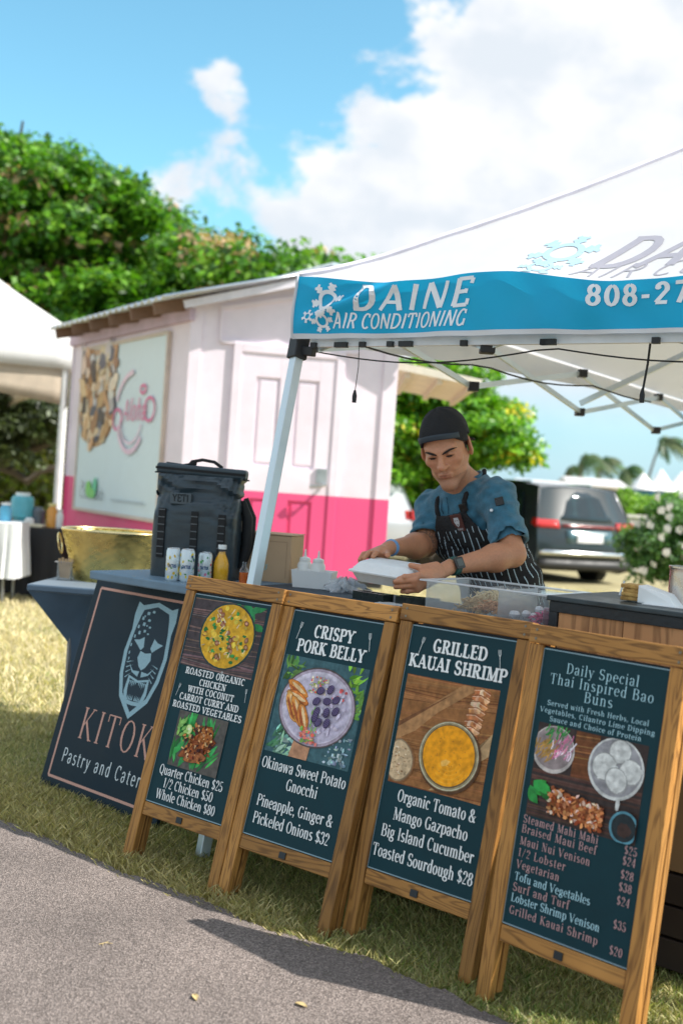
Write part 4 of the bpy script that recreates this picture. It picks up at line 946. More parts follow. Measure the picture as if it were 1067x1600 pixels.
jar(8, 11.2, ZT3, .06, .16, (.10, .40, .60), 'blue tub at the left edge of the white cloth', 'tub', 'tub', lid=(.8, .8, .8))
jar(58, 12.0, ZT2, .075, .20, (.12, .14, .17), 'dark grey bucket between the jug and the orange bottle', 'bucket', 'bucket')
jar(81, 11.9, ZT2, .055, .22, (.70, .30, .04), 'orange sauce bottle at the right of the black table', 'bottle', 'sauce_bottle', lid=(.8, .7, .3))
jar(93, 11.9, ZT2, .04, .17, (.75, .74, .72), 'small white bottle beside the orange one', 'bottle', 'white_bottle', lid=(.7, .7, .7))
jar(46, 11.8, ZT2, .05, .09, (.8, .8, .8), 'white cup in front of the dark bucket', 'cup', 'cup')
jar(12, 12.1, ZT2, .05, .2, (.3, .36, .42), 'grey flask at the far left of the black table', 'flask', 'flask', lid=(.5, .5, .55))
b_ = thing('serving_board', 'flat cream board lying on the black table front', 'board', (at(38, 820, 11.72).x, 11.72, ZT2)); MB().box((-.16, -.08, 0.002), (.2, .1, .03)).build('board', mat('cream_card', (.7, .62, .45), .6), b_, bevel=.004)

# ------------------------------------------------------------------ vehicles
def car(label, loc, heading, body, L_=5.1, Wd=1.98, H=1.74, minivan=True, light=(.50, .015, .012), white_hl=False):
    """heading: angle of the driving direction; built with the tail at the local origin side -y"""
    t = thing('minivan' if minivan else 'parked_car', label, 'van' if minivan else 'car', loc, heading)
    if minivan: prof = [(.05, .32), (.0, .45), (-.02, .62), (.02, .98), (.10, 1.12), (.34, 1.64), (.50, H - .02), (1.3, H + .02), (2.7, H - .03), (3.3, H - .18), (4.2, 1.18), (5.0, .98), (5.12, .7), (5.1, .34), (4.9, .26), (.3, .26)]
    else: prof = [(.06, .32), (.0, .5), (.02, .85), (.16, 1.02), (.55, 1.40), (1.0, H), (1.9, H + .02), (2.7, H - .08), (3.5, 1.05), (4.3, .9), (4.4, .6), (4.3, .28), (.3, .26)]
    def half(z): return Wd / 2 * (1 if z < .95 else 1 - .20 * ((z - .95) / (H - .95)) ** 1.2) * (.96 if z < .4 else 1)
    m = MB(); n = len(prof); ks = 9; vs = []
    for k in range(ks):
        s = -1 + 2 * k / (ks - 1)
        for (y, z) in prof:
            bow = .10 * (1 - abs(s) ** 2.6)  # tail and nose bow out in plan
            yy = y - bow if y < 1.0 else (y + bow if y > 4.0 else y)
            zz = z + (.04 * (1 - s * s) if z > H - .1 else 0)
            vs.append((s * half(z), yy, zz))
    m.add(vs, [(k * n + i, k * n + (i + 1) % n, (k + 1) * n + (i + 1) % n, (k + 1) * n + i) for k in range(ks - 1) for i in range(n)] + [tuple(range(n)), tuple((ks - 1) * n + i for i in range(n))[::-1]])
    paint_ = mat('car_paint_%d' % int(body[0] * 1000), body, .22, var=.03, metal=.0 if minivan else .1, coat=.45, rr=0)
    m.build('body', paint_, t, smooth=28, bevel=.03, seg=3)
    gl = mat('car_glass', (.015, .03, .04), .05, var=.05, coat=.6, rr=0)
    def back(s, z):
        for (a, b), (c, d) in zip(prof[2:7], prof[3:8]):
            if b <= z <= d: return a + (c - a) * (z - b) / (d - b + 1e-6) - .10 * (1 - abs(s) ** 2.6)
        return .5
    z0, z1 = (1.10, 1.60) if minivan else (1.05, 1.38)
    m = MB(); m.grid(lambda u, v: Vector(((-1 + 2 * u) * .80 * half(z0 + (z1 - z0) * v), back(-1 + 2 * u, z0 + (z1 - z0) * v) - .012, z0 + (z1 - z0) * v)), 12, 5); m.build('rear_window', gl, t, smooth='all', solid=.006)
    for sx in (-1, 1):
        wn_ = MB(); yy = [(.55, 1.10), (.72, 1.56), (2.2, 1.62), (2.2, 1.10)]; y2 = [(2.28, 1.10), (2.28, 1.62), (3.1, 1.52), (3.95, 1.14)]
        if not minivan: yy = [(.75, 1.02), (1.05, 1.36), (1.9, 1.40), (1.9, 1.02)]; y2 = [(1.97, 1.02), (1.97, 1.40), (2.6, 1.32), (3.2, 1.04)]
        for q in (yy, y2):
            w_ = MB(); w_.prism([(sx * (half(z) + .006), y, z) for y, z in q], (sx * -.02, 0, 0)); w_.build('side_window', gl, t)
        lens = mat('tail_lens', light, .15, coat=1, rr=0)
        tl = MB(); zt_ = 1.0 if minivan else .92
        f0_ = .60 if minivan else .86; tl.grid(lambda u, v: Vector((sx * (f0_ + (1.01 - f0_) * u) * half(1.0), back(sx * (f0_ + (1.01 - f0_) * u), zt_ + .13 * v) - .02, zt_ - .02 + .13 * v)), 6, 2)
        tl.prism([(sx * (half(1.0) + .012), .02, zt_ - .02), (sx * (half(1.0) + .012), .17, zt_ + .03), (sx * (half(1.05) + .012), .14, zt_ + .12), (sx * (half(1.05) + .012), .04, zt_ + .12)], (-sx * .03, 0, 0))
        tl.build('tail_light', lens, t, smooth=30, solid=.015)
        for yy_ in (.95, L_ - 1.0 if minivan else 3.55):
            w_ = MB(); rot = Euler((0, PI / 2, 0)).to_matrix()
            w_.lathe([(.2, -.11), (.33, -.11), (.355, -.08), (.355, .08), (.33, .11), (.2, .11)], (sx * (Wd / 2 - .10), yy_, .355), 24, rot=rot); wo_ = w_.build('wheel', mat('rubber', (.02, .02, .02), .8), t, smooth=35)
            r_ = MB(); r_.lathe([(0, -.05), (.2, -.05), (.225, -.1), (.225, .1), (.2, .06), (.0, .06)], (sx * (Wd / 2 - .10), yy_, .355), 20, rot=rot); sub_(r_.build('rim', mat('alloy', (.5, .5, .52), .3, metal=1), t, smooth=35), wo_)
    chrome = mat('chrome', (.75, .77, .8), .12, metal=1, rr=0)
    if minivan:
        b = MB(); b.grid(lambda u, v: Vector(((-1 + 2 * u) * .55 * half(1), back((-1 + 2 * u) * .55, 1.03) - .03, 1.0 + .05 * v)), 8, 1); b.build('light_bar', mat('tail_lens_bar', (.20, .012, .012), .15, coat=1), t, smooth='all', solid=.01)
        b = MB(); b.grid(lambda u, v: Vector(((-1 + 2 * u) * 1.0 * half(.6), back((-1 + 2 * u), .63) - .035 + (.08 if abs(-1 + 2 * u) > .97 else 0), .54 + .07 * v)), 14, 1); b.build('bumper_trim', chrome, t, smooth='all', solid=.015)
        b = MB(); b.grid(lambda u, v: Vector(((-1 + 2 * u) * .96 * half(.4), back((-1 + 2 * u), .63) - .02, .30 + .16 * v)), 14, 1); b.build('bumper_lower', mat('dark_plastic', (.03, .03, .032), .5), t, smooth='all', solid=.02)
        b = MB(); b.box((-.26, back(0, .82) - .03, .76), (.26, back(0, .82) - .01, .9)); b.build('licence_plate', mat('plate_white', (.82, .82, .85), .4), t, bevel=.005)
        b = MB(); b.grid(lambda u, v: Vector(((-1 + 2 * u) * .46, back(0, .8) - .012 + .02 * abs(-1 + 2 * u), .72 + .24 * v)), 8, 2); b.build('plate_recess', mat('teal_recess_paint', (.05, .12, .15), .25, coat=1), t, smooth='all', solid=.004)  # plain teal panel set behind the licence plate
        for sx in (-1, 1):
            b = MB(); b.tube([(sx * .62, .8, H + .05), (sx * .62, 2.9, H + .04)], .02, 8); b.build('roof_rail', chrome, t)
            b = MB(); b.lathe([(0, 0), (.05, 0), (.045, .02), (0, .02)], (sx * .72, -.02, .62), 12, rot=Euler((PI / 2, 0, 0)).to_matrix()); b.build('reflector', chrome, t)
        b = MB(); b.box((-.72, .44, H - .05), (.72, .62, H - .02)); b.build('rear_spoiler', paint_, t, bevel=.01)
    return t
vr = at(915, 925, 19.0)
car('grey minivan with red tail lights parked behind the person', (vr.x - .0, 19.3, -.08), R(25), (.022, .032, .038), H=1.68)
wc = at(585, 830, 17)
car('white car mostly hidden behind the trailer, one tail light showing', (at(556, 830, 17.5).x, 17.5, 0), R(10), (.48, .50, .53), Wd=1.8, H=1.62, minivan=False, light=(.8, .16, .04))
# ------------------------------------------------------------------ A-frame menu boards
WX = mat_wood('stained_wood_across', 0, (.37, .165, .040), (.52, .255, .070), (.070, .025, .008))
WZ = mat_wood('stained_wood_upright', 2, (.37, .165, .040), (.52, .255, .070), (.070, .025, .008))
BOARD = mat('chalkboard', (.012, .016, .02), .75, var=.3, scale=20)
POSTER = mat('poster_teal', (.006, .038, .050), .5, var=.16, scale=5, coat=.0, spec=.22)
LAM = mat('laminate_edge', (.20, .30, .36), .2, coat=.5)
PRINT = mat_print('menu_print', .5, .0, .08, 160, spec=.25)
PHOTO = mat_print('food_photo_print', .5, .0, .30, 55, 9, spec=.22)
WHITE = (.80, .82, .82)
SW, SH, MX, B0, B1 = .4586, 1.0, .0494, .2122, .9378
SIGNS = [(-0.672, 3.9308, 39.2, 13.5), (-0.3139, 3.6411, 38.7, 14.2), (0.0853, 3.3915, 40.1, 11.2), (0.4412, 3.0264, 43.7, 8.2)]
pw = SW - 2 * MX; cx0 = SW / 2

def food_curry(P, x0, y0, x1, y1):      # oval bowl of curry on dark boards
    P.clip = (x0, y0, x1, y1)
    w, h = x1 - x0, y1 - y0; rd = random.Random(1)
    P.rect(x0, y0, x1, y1, (.06, .045, .05))
    for k in range(26): 
        y = y0 + h * rd.random(); P.ribbon([(x0, y), (x0 + w * .5, y + rd.uniform(-.01, .01)), (x1, y + rd.uniform(-.012, .012))], rd.uniform(.002, .006), jc((.16, .10, .09), .5, rd))
    cx, cy = x0 + w * .55, y0 + h * .52; rx, ry = w * .36, h * .46
    for k in range(16): P.leaf(cx + w * .1 + rd.uniform(0, .07), cy + h * .25 + rd.uniform(-.05, .05), .07, .012, rd.uniform(-.5, 2.2), jc((.03, .25, .08), .4, rd))
    P.ell(cx, cy, rx * 1.06, ry * 1.05, (.02, .05, .05)); P.ell(cx, cy, rx, ry, (.66, .36, .02), wob=.01)
    for k in range(120):
        a, r = rd.uniform(0, 6.3), rd.random() ** .6 * .88
        x, y = cx + rx * r * math.cos(a), cy + ry * r * math.sin(a)
        t = rd.random()
        if t < .30: P.ell(x, y, rd.uniform(.005, .014), rd.uniform(.004, .012), jc((.75, .50, .06), .3, rd), 10, 0, .3, k)
        elif t < .62: P.ell(x, y, rd.uniform(.005, .012), rd.uniform(.004, .009), jc((.04, .22, .05), .5, rd), 9, 0, .5, k)
        elif t < .78: P.ell(x, y, .011, .009, jc((.28, .10, .05), .3, rd), 10, rd.uniform(0, 3)); P.ell(x, y, .006, .005, jc((.45, .25, .14), .3, rd), 8)
        else: P.ribbon([(x, y), (x + rd.uniform(-.02, .02), y + rd.uniform(-.02, .02))], rd.uniform(.003, .006), jc((.8, .62, .35), .3, rd))
def food_chicken(P, x0, y0, x1, y1):
    P.clip = (x0, y0, x1, y1)
    w, h = x1 - x0, y1 - y0; rd = random.Random(2)
    P.rect(x0, y0, x1, y1, (.10, .09, .08))
    for k in range(60): P.leaf(x0 + w * rd.uniform(.0, .75), y0 + h * rd.uniform(.0, .72), min(.09, w * .42) * rd.uniform(.6, 1), rd.uniform(.004, .010), rd.uniform(.7, 1.9), jc((.04, .30, .07), .6, rd))
    cx, cy = x0 + w * .52, y0 + h * .5
    for (dx, dy, rx, ry, rot, c) in [(-.02, .05, .30, .17, .8, (.34, .09, .02)), (.04, -.06, .30, .19, .5, (.26, .06, .015)), (.12, .14, .14, .24, -.15, (.40, .13, .03)), (-.10, -.14, .24, .13, .5, (.30, .08, .02)), (.0, -.26, .22, .11, .2, (.36, .12, .04))]:
        P.food(cx + dx * w, cy + dy * h, rx * w, ry * h * .8, c, rot, 60, .16, dx * 40 + 9, .7)
    for k in range(110):
        a = rd.uniform(0, 6.3); r = rd.random() ** .5; x = cx + math.cos(a) * r * .30 * w; y = cy + math.sin(a) * r * .34 * h
        P.ell(x, y, rd.uniform(.002, .009), rd.uniform(.0015, .006), jc(rd.choice([(.10, .02, .01), (.55, .20, .05), (.30, .07, .02), (.48, .16, .04), (.75, .45, .2), (.05, .01, .01)]), .3, rd), 9, rd.uniform(0, 3), .35, k)
    P.ell(x0 + w * .30, y0 + h * .70, .016, .018, (.25, .45, .08)); P.ell(x0 + w * .30, y0 + h * .70, .0135, .0155, (.66, .78, .35)); P.ell(x0 + w * .30, y0 + h * .70, .004, .005, (.8, .85, .6))
    for k in range(12): P.leaf(x0 + w * rd.uniform(.05, .2), y0 + h * rd.uniform(.5, .8), .03, .006, rd.uniform(.2, 2), jc((.25, .5, .12), .3, rd))
def food_pork(P, x0, y0, x1, y1):
    P.clip = (x0, y0, x1, y1)
    w, h = x1 - x0, y1 - y0; rd = random.Random(3)
    P.rect(x0, y0, x1, y1, (.05, .12, .14))
    for k in range(90):
        q = rd.choice([(.0, .15, (.07, .18, .10)), (.02, .85, (.10, .22, .05)), (.75, .85, (.20, .42, .04)), (.85, .6, (.16, .34, .06)), (.1, .1, (.3, .5, .4))])
        P.leaf(x0 + w * (q[0] + rd.uniform(0, .16)), y0 + h * (q[1] + rd.uniform(-.12, .1)), rd.uniform(.03, .055), rd.uniform(.003, .008), rd.uniform(-.4, 1.8), jc(q[2], .6, rd))
    for k in range(50): P.ell(x0 + w * rd.uniform(.70, .97), y0 + h * rd.uniform(.03, .3), rd.uniform(.002, .01), rd.uniform(.002, .008), jc((.3, .42, .46), .6, rd), 8, 0, .4, k)
    P.shape([(x0 + .30 * w, y0), (x0 + .52 * w, y0), (x0 + .54 * w, y0 + .28 * h), (x0 + .34 * w, y0 + .26 * h)], (.50, .25, .14))
    cx, cy, rx, ry = x0 + w * .50, y0 + h * .53, w * .435, h * .385
    P.ell(cx, cy, rx * 1.03, ry * 1.04, (.10, .08, .08), 40); P.ell(cx, cy, rx, ry, (.42, .34, .42), 40); P.ell(cx, cy, rx * .93, ry * .93, (.62, .56, .66), 40); P.ell(cx + .004, cy - .005, rx * .86, ry * .86, (.54, .48, .60), 36)
    for (a, b, L_, rot, c) in [(-.26, .14, .10, -.45, (.75, .27, .05)), (-.24, .05, .10, -.30, (.66, .20, .04)), (-.28, -.04, .115, -1.0, (.80, .38, .10)), (-.20, -.08, .115, -.95, (.75, .30, .06)), (-.12, -.13, .10, -1.1, (.70, .24, .05))]:
        P.food(cx + a * w, cy + b * h, L_ / 2 * .95, .020, c, rot, 46, .10, a * 9 + 4, .6)
        P.ell(cx + a * w + .003, cy + b * h + .004, L_ / 2 * .7, .006, (.86, .58, .30), 12, rot, .2, a * 5); P.ell(cx + a * w - .005, cy + b * h - .006, L_ / 2 * .7, .005, (.42, .10, .03), 12, rot, .2, a * 5)
    for k in range(60): P.ell(cx + w * rd.uniform(-.12, .08), cy + h * rd.uniform(.14, .30), rd.uniform(.002, .006), rd.uniform(.002, .005), jc(rd.choice([(.72, .62, .40), (.78, .12, .08), (.35, .4, .1), (.8, .7, .5)]), .2, rd), 7)
    for k in range(40): P.ell(cx + w * rd.uniform(-.12, .10), cy + h * rd.uniform(-.36, -.22), rd.uniform(.003, .009), rd.uniform(.002, .007), jc(rd.choice([(.80, .14, .10), (.85, .35, .25), (.2, .4, .08), (.75, .2, .16)]), .2, rd), 7, 0, .4, k)
    for k in range(16): P.leaf(cx + w * rd.uniform(-.02, .05), cy + h * rd.uniform(-.26, -.05), .02, .003, rd.uniform(.6, 2.4), jc((.2, .42, .08), .4, rd))
    for k in range(12): P.ell(cx + w * rd.uniform(.15, .32), cy + h * rd.uniform(.10, .24), .006, .005, jc((.80, .12, .12), .3, rd), 7)
    for k in range(40):
        a_ = rd.uniform(0, 6.28); r_ = rd.random() ** .5 * .8; P.ell(cx + rx * r_ * math.cos(a_), cy + ry * r_ * math.sin(a_), rd.uniform(.004, .012), rd.uniform(.003, .008), jc((.58, .52, .64), .16, rd), 9, rd.uniform(0, 3), .3, k) if math.cos(a_) > .1 else None
    for (a, b, rot) in [(.02, .17, .3), (.13, .20, 1), (.0, .06, .6), (.12, .08, 0), (.22, .11, .5), (.03, -.04, 1.1), (.14, -.03, 1.4), (.24, -.0, .9), (.07, -.14, .8), (.17, -.13, 1.2), (.02, -.10, 1.3)]:
        x, y = cx + a * w, cy + b * h
        P.ell(x, y, .0165, .0125, (.035, .022, .07), 14, rot); P.ell(x, y + .001, .0140, .0100, (.12, .085, .19), 14, rot)
        for j in range(4):
            s = -.009 + .006 * j; P.ribbon([(x + s * math.cos(rot) - .010 * math.sin(rot) * -1, y + s * math.sin(rot) - .008 * math.cos(rot)), (x + s * math.cos(rot) - .010 * math.sin(rot), y + s * math.sin(rot) + .008 * math.cos(rot))], .0016, (.03, .02, .07))
def food_soup(P, x0, y0, x1, y1):
    P.clip = (x0, y0, x1, y1)
    w, h = x1 - x0, y1 - y0; rd = random.Random(4)
    P.rect(x0, y0, x1, y1, (.30, .125, .04))
    for k in range(46):
        y = y0 + h * rd.uniform(-.1, 1.0); P.ribbon([(x0, max(y0, y)), (x0 + w * .5, max(y0 + .002, min(y1 - .002, y + rd.uniform(-.01, .01)))), (x1, max(y0, min(y1, y + .012)))], rd.uniform(.0012, .004), jc(rd.choice([(.22, .08, .025), (.38, .17, .06), (.33, .14, .05)]), .25, rd))
    P.shape([(x0, y0 + h * .52), (x0 + w * .62, y1 - .003), (x0 + w * .80, y1 - .003), (x0 + w * .40, y0 + h * .70), (x0 + w * .2, y0 + h * .50), (x0, y0 + h * .38)], (.42, .21, .085))
    P.shape([(x0, y0 + h * .50), (x0 + w * .55, y1 - .03), (x0 + w * .60, y1 - .02), (x0, y0 + h * .55)], (.20, .08, .03))
    P.shape([(x1, y0 + h * .42), (x1, y0 + h * .62), (x0 + w * .62, y0 + h * .05), (x0 + w * .45, y0 + .003)], (.50, .32, .16))
    # skewered shrimp
    sx = x0 + w * .80
    for k in range(8):
        y = y1 - .012 - k * .0185; x = sx - .004 * k * .7 + .008
        for j in range(5):
            P.ell(x - .018 + .010 * j, y - .004 * j % .006, .010, .0095, jc(rd.choice([(.62, .25, .09), (.75, .40, .20), (.50, .17, .06), (.80, .55, .36)]), .25, rd), 10, .5, .25, k * 5 + j)
        P.ribbon([(x - .03, y + .004), (x, y + .009), (x + .032, y - .002)], .0022, (.24, .08, .03)); P.ribbon([(x - .028, y + .001), (x, y + .005), (x + .03, y - .006)], .0014, (.85, .6, .42))
    P.ribbon([(sx + .012, y1 - .16), (sx - .018, y0 + h * .36)], .0028, (.62, .46, .24))
    # bread
    P.ell(x0 + w * .085, y0 + h * .205, w * .17, h * .20, (.26, .12, .05), 26, .3, .06); P.food(x0 + w * .075, y0 + h * .205, w * .155, h * .185, (.66, .47, .28), .3, 60, .06, 3, .35)
    for k in range(40): P.ell(x0 + w * rd.uniform(.015, .17), y0 + h * rd.uniform(.07, .34), rd.uniform(.0015, .005), rd.uniform(.001, .003), jc(rd.choice([(.78, .62, .44), (.45, .27, .14), (.36, .2, .1)]), .2, rd), 7)
    cx, cy, r = x0 + w * .60, y0 + h * .345, w * .315
    ry = r * .96
    P.ell(cx + .004, cy - .004, r * 1.04, ry * 1.04, (.10, .045, .02), 40); P.ell(cx, cy, r, ry, (.33, .27, .15), 40); P.ring(cx, cy, r * .97, ry * .97, .002, (.62, .58, .44)); P.ell(cx, cy, r * .90, ry * .91, (.14, .10, .05), 40)
    P.ell(cx, cy + .001, r * .865, ry * .875, (.88, .35, .008), 40)
    for k in range(5): P.ring(cx + .003, cy - .01, r * (.22 + .12 * k), ry * (.2 + .12 * k), .0022, (.93, .43, .03), a0=200 + 10 * k, a1=340)
    P.ell(cx - .006, cy - .02, .016, .009, (.92, .50, .10), 14, .4, .3)
    for k in range(26): P.ell(cx + rd.uniform(-.7, .7) * r * .8, cy + rd.uniform(-.7, .7) * r * .8, .0022, .0018, (.55, .22, .02), 6)
def food_bao(P, x0, y0, x1, y1):
    P.clip = (x0, y0, x1, y1)
    w, h = x1 - x0, y1 - y0; rd = random.Random(5)
    P.rect(x0, y0, x1, y1, (.045, .03, .028))
    P.rect(x0 + w * .36, y0 + h * .5, x0 + w * .58, y1 - .002, (.16, .055, .02))
    for k in range(14): y = y0 + h * rd.uniform(.5, .95); P.ribbon([(x0 + w * .36, y), (x0 + w * .58, y + .004)], .003, jc((.26, .10, .04), .5, rd))
    for k in range(20): y = y0 + h * rd.uniform(.02, .5); P.ribbon([(x0 + .002, y), (x1 - .002, y + .006)], .004, jc((.08, .04, .03), .5, rd))
    # bowl of shredded vegetables
    cx, cy = x0 + w * .17, y0 + h * .74
    P.ell(cx, cy, w * .20, h * .25, (.56, .50, .47), 30); P.ell(cx, cy + .004, w * .185, h * .225, (.30, .24, .24), 30)
    for k in range(90):
        g_ = rd.random()
        if g_ < .35: c, a, b = (.48, .27, .07), -.09, -.06
        elif g_ < .8: c, a, b = rd.choice([(.72, .28, .40), (.85, .72, .78), (.6, .16, .30)]), .07, 0
        else: c, a, b = (.05, .30, .07), -.01, .13
        x, y = cx + w * (a + rd.uniform(-.09, .09)), cy + h * (b + rd.uniform(-.10, .11))
        if ((x - cx) / (w * .18)) ** 2 + ((y - cy) / (h * .22)) ** 2 > 1: continue
        an = rd.uniform(.6, 1.6); P.ribbon([(x, y), (x + .012 * math.cos(an) + .003, y + .012 * math.sin(an)), (x + .026 * math.cos(an), y + .026 * math.sin(an))], .0035, jc(c, .3, rd))
    # bao buns in a white bowl
    cx, cy = x0 + w * .75, y0 + h * .70
    P.ell(cx, cy, w * .245, h * .315, (.62, .62, .60), 34); P.ell(cx, cy + .002, w * .225, h * .29, (.32, .31, .33), 34)
    for (a, b, rx, ry, rot) in [(.02, .18, .095, .12, 0), (-.10, .0, .105, .14, .35), (.13, .0, .095, .125, -.2), (.02, -.11, .09, .13, .8)]:
        P.ell(cx + a * w, cy + b * h - .003, rx * w * 1.06, ry * h * 1.05, (.34, .33, .34), 20, rot); P.food(cx + a * w, cy + b * h, rx * w, ry * h, (.66, .66, .64), rot, 26, .02, a + 3, .22, (.003, .008))
    P.ell(cx + .02, y0 + h * .36, .006, .018, (.6, .6, .58), 8)
    for k in range(9): P.leaf(x0 + w * rd.uniform(.0, .16), y0 + h * rd.uniform(.26, .42), rd.uniform(.04, .05), .014, rd.uniform(-1.2, .9), jc((.03, .26, .05), .5, rd))
    for k in range(6): P.food(x0 + w * (.27 + .075 * k), y0 + h * (.235 - .012 * k), .020, .030, jc((.34, .10, .03), .25, rd), -.4, 30, .12, k + 2, .8)
    for k in range(170):
        x, y = x0 + w * rd.uniform(.20, .70), y0 + h * rd.uniform(.07, .34) - 0
        P.ell(x, y - (x - x0 - w * .4) * .12, rd.uniform(.003, .009), rd.uniform(.002, .006), jc(rd.choice([(.50, .14, .04), (.72, .30, .12), (.34, .07, .02), (.85, .62, .5), (.6, .22, .08), (.22, .05, .02)]), .3, rd), 8, rd.uniform(0, 3), .35, k)
    cx, cy = x1 - w * .10, y0 + h * .15
    P.ell(cx, cy, w * .125, h * .165, (.10, .28, .36), 26); P.ell(cx, cy, w * .105, h * .14, (.02, .03, .035), 26); P.ell(cx + .003, cy - .006, w * .06, h * .07, (.055, .03, .025), 18, 0, .2)
def fork_(P, x, y, h, rot, col=(.62, .66, .66)):
    q = lambda a, b: (x + a * math.cos(rot) - b * math.sin(rot), y + a * math.sin(rot) + b * math.cos(rot))
    P.ribbon([q(0, 0), q(0, h * .62)], h * .035, col); P.ribbon([q(-.07 * h, h), q(-.07 * h, h * .75), q(0, h * .62)], h * .03, col); P.ribbon([q(.07 * h, h), q(.07 * h, h * .75), q(0, h * .62)], h * .03, col); P.ribbon([q(0, h), q(0, h * .62)], h * .03, col)
HEAD = dict(T=.20, t=.10, serif=.055, sh=.125, track=.045)
BODY = dict(T=.13, t=.055, serif=.045, sh=.038, track=.01)
DS = dict(T=.10, t=.035, serif=.05, sh=.035, track=.07)
def Y(f): return B0 + (B1 - B0) * f     # height on the poster, 0 bottom .. 1 top
def sign(i, label, spec):
    x, y, yaw, lean = SIGNS[i]; lean = R(lean)
    t = thing('menu_board', label, 'menu board', (x, y, 0), -R(yaw), 'wooden framed menu boards standing in a row')
    rot = (-lean, 0, 0); T_ = .030; pwid = .043
    def put(m, name, mt, **k): return setrot(m.build(name, mt, t, **k), rot)
    for a, b in ((0, pwid), (SW - pwid, SW)):
        m = MB(); m.box((a, 0, 0), (b, T_, SH - .052)); put(m, 'post', WZ, bevel=.0025)
    m = MB(); m.box((-.003, -.004, SH - .050), (SW + .003, T_ + .002, SH)); trl = put(m, 'top_rail', WX, bevel=.003)
    m = MB(); m.box((pwid + .0015, .004, .162), (SW - pwid - .0015, T_ - .003, .206)); brl = put(m, 'bottom_rail', WX, bevel=.0025)
    m = MB(); m.box((pwid + .001, .012, .208), (SW - pwid - .001, .020, SH - .053)); put(m, 'backing_board', BOARD)
    # folded rear frame resting just behind
    for a, b in ((0.002, pwid - .002), (SW - pwid + .002, SW - .002)):
        m = MB(); m.box((a, T_ + .010, .02), (b, T_ + .034, SH - .02)); put(m, 'rear_post', WZ, bevel=.0025)
    m = MB(); m.box((pwid, T_ + .012, .25), (SW - pwid, T_ + .032, .29)); put(m, 'rear_rail', WX, bevel=.0025)
    for hx in (.020, SW - .020):
        for hz in (SH - .038, SH - .014):
            m = MB(); m.lathe([(0, -.0006), (.0042, -.0006), (.0038, .0006), (.0012, .0007), (0, .0002)], (hx, -.0045, hz), 10, rot=Euler((PI / 2, 0, 0)).to_matrix()); sub_(put(m, 'screw', mat('screw_steel', (.22, .18, .14), .4, metal=.8)), trl)
    for hx in (.09, SW - .09):
        m = MB(); m.box((hx - .015, T_ + .002, SH - .03), (hx + .015, T_ + .012, SH - .004)); sub_(put(m, 'hinge', mat('dark_hinge', (.05, .05, .05), .4, metal=.8)), trl)
    m = MB(); m.box((SW * .5 - .016, .0025 - .003, .172), (SW * .5 + .010, .004, .192)); sub_(put(m, 'latch', mat('latch_metal', (.045, .05, .055), .45, metal=.7), bevel=.001), brl)
    e = .0035; x0_, x1_ = MX - .004, SW - MX + .004
    m = MB(); m.box((x0_, -.0005 + .009, B0), (x1_, .0110, B1)); po = put(m, 'poster', POSTER)
    m = MB()
    for (a, b, c, d) in ((x0_ - e, x0_, B0 - e, B1 + e), (x1_, x1_ + e, B0 - e, B1 + e), (x0_, x1_, B0 - e, B0), (x0_, x1_, B1, B1 + e)): m.box((a, .0082, c), (b, .0116, d))
    sub_(put(m, 'laminate_edge', LAM), po)
    Pp = Print(.0080); spec['photo'](Pp)
    sub_(put(Pp, 'food_photo', PHOTO, color=True), po)
    Pl = Print(.0062, step=1e-5); spec['text'](Pl)
    sub_(put(Pl, 'lettering', PRINT, color=True), po)
    return t
def s1_photo(P):
    food_curry(P, x0p + .0, Y(.655), x1p - .012, Y(.985)); food_chicken(P, x0p + .055, Y(.185), x1p - .065, Y(.445))
x0p, x1p = MX + .002, SW - MX - .002; LW = x1p - x0p
def s1_text(P):
    for s, f, w in (('ROASTED ORGANIC', .618, .80), ('CHICKEN', .575, .36), ('WITH COCONUT', .535, .62), ('CARROT CURRY AND', .494, .80), ('ROASTED VEGETABLES', .452, .93)):
        text(P, s, cx0 + .0, Y(f), .0235, WHITE, width=w * LW, **HEAD)
    fork_(P, MX + .018, Y(.505), .045, -.25); fork_(P, SW - MX - .018, Y(.545), .045, .1); fork_(P, cx0 + .03, Y(.60), .045, 0)
    for s, f, w, c in (('Quarter Chicken $25', .135, .86, 0), ('1/2 Chicken $50', .078, .67, 0), ('Whole Chicken $80', .022, .80, 0)):
        text(P, s, cx0 + .0, Y(f), .034, WHITE, width=w * LW, **BODY)
def s2_photo(P): food_pork(P, x0p + .0, Y(.365), x1p - .010, Y(.80))
def s2_text(P):
    text(P, 'CRISPY', cx0, Y(.895), .043, WHITE, width=.46 * LW, **HEAD); text(P, 'PORK BELLY', cx0 + .0, Y(.822), .043, WHITE, width=.78 * LW, **HEAD)
    fork_(P, MX + .03, Y(.875), .058, -.20); fork_(P, SW - MX - .03, Y(.875), .058, .18)
    for s, f, w, c in (('Okinawa Sweet Potato', .292, .97, 0), ('Gnocchi', .222, .36, .01), ('Pineapple, Ginger &', .128, .88, 0), ('Pickeled Onions $32', .052, .88, 0)):
        text(P, s, cx0 + c, Y(f), .0375, WHITE, width=w * LW, **BODY)
def s3_photo(P): food_soup(P, x0p + .008, Y(.355), x1p - .020, Y(.80))
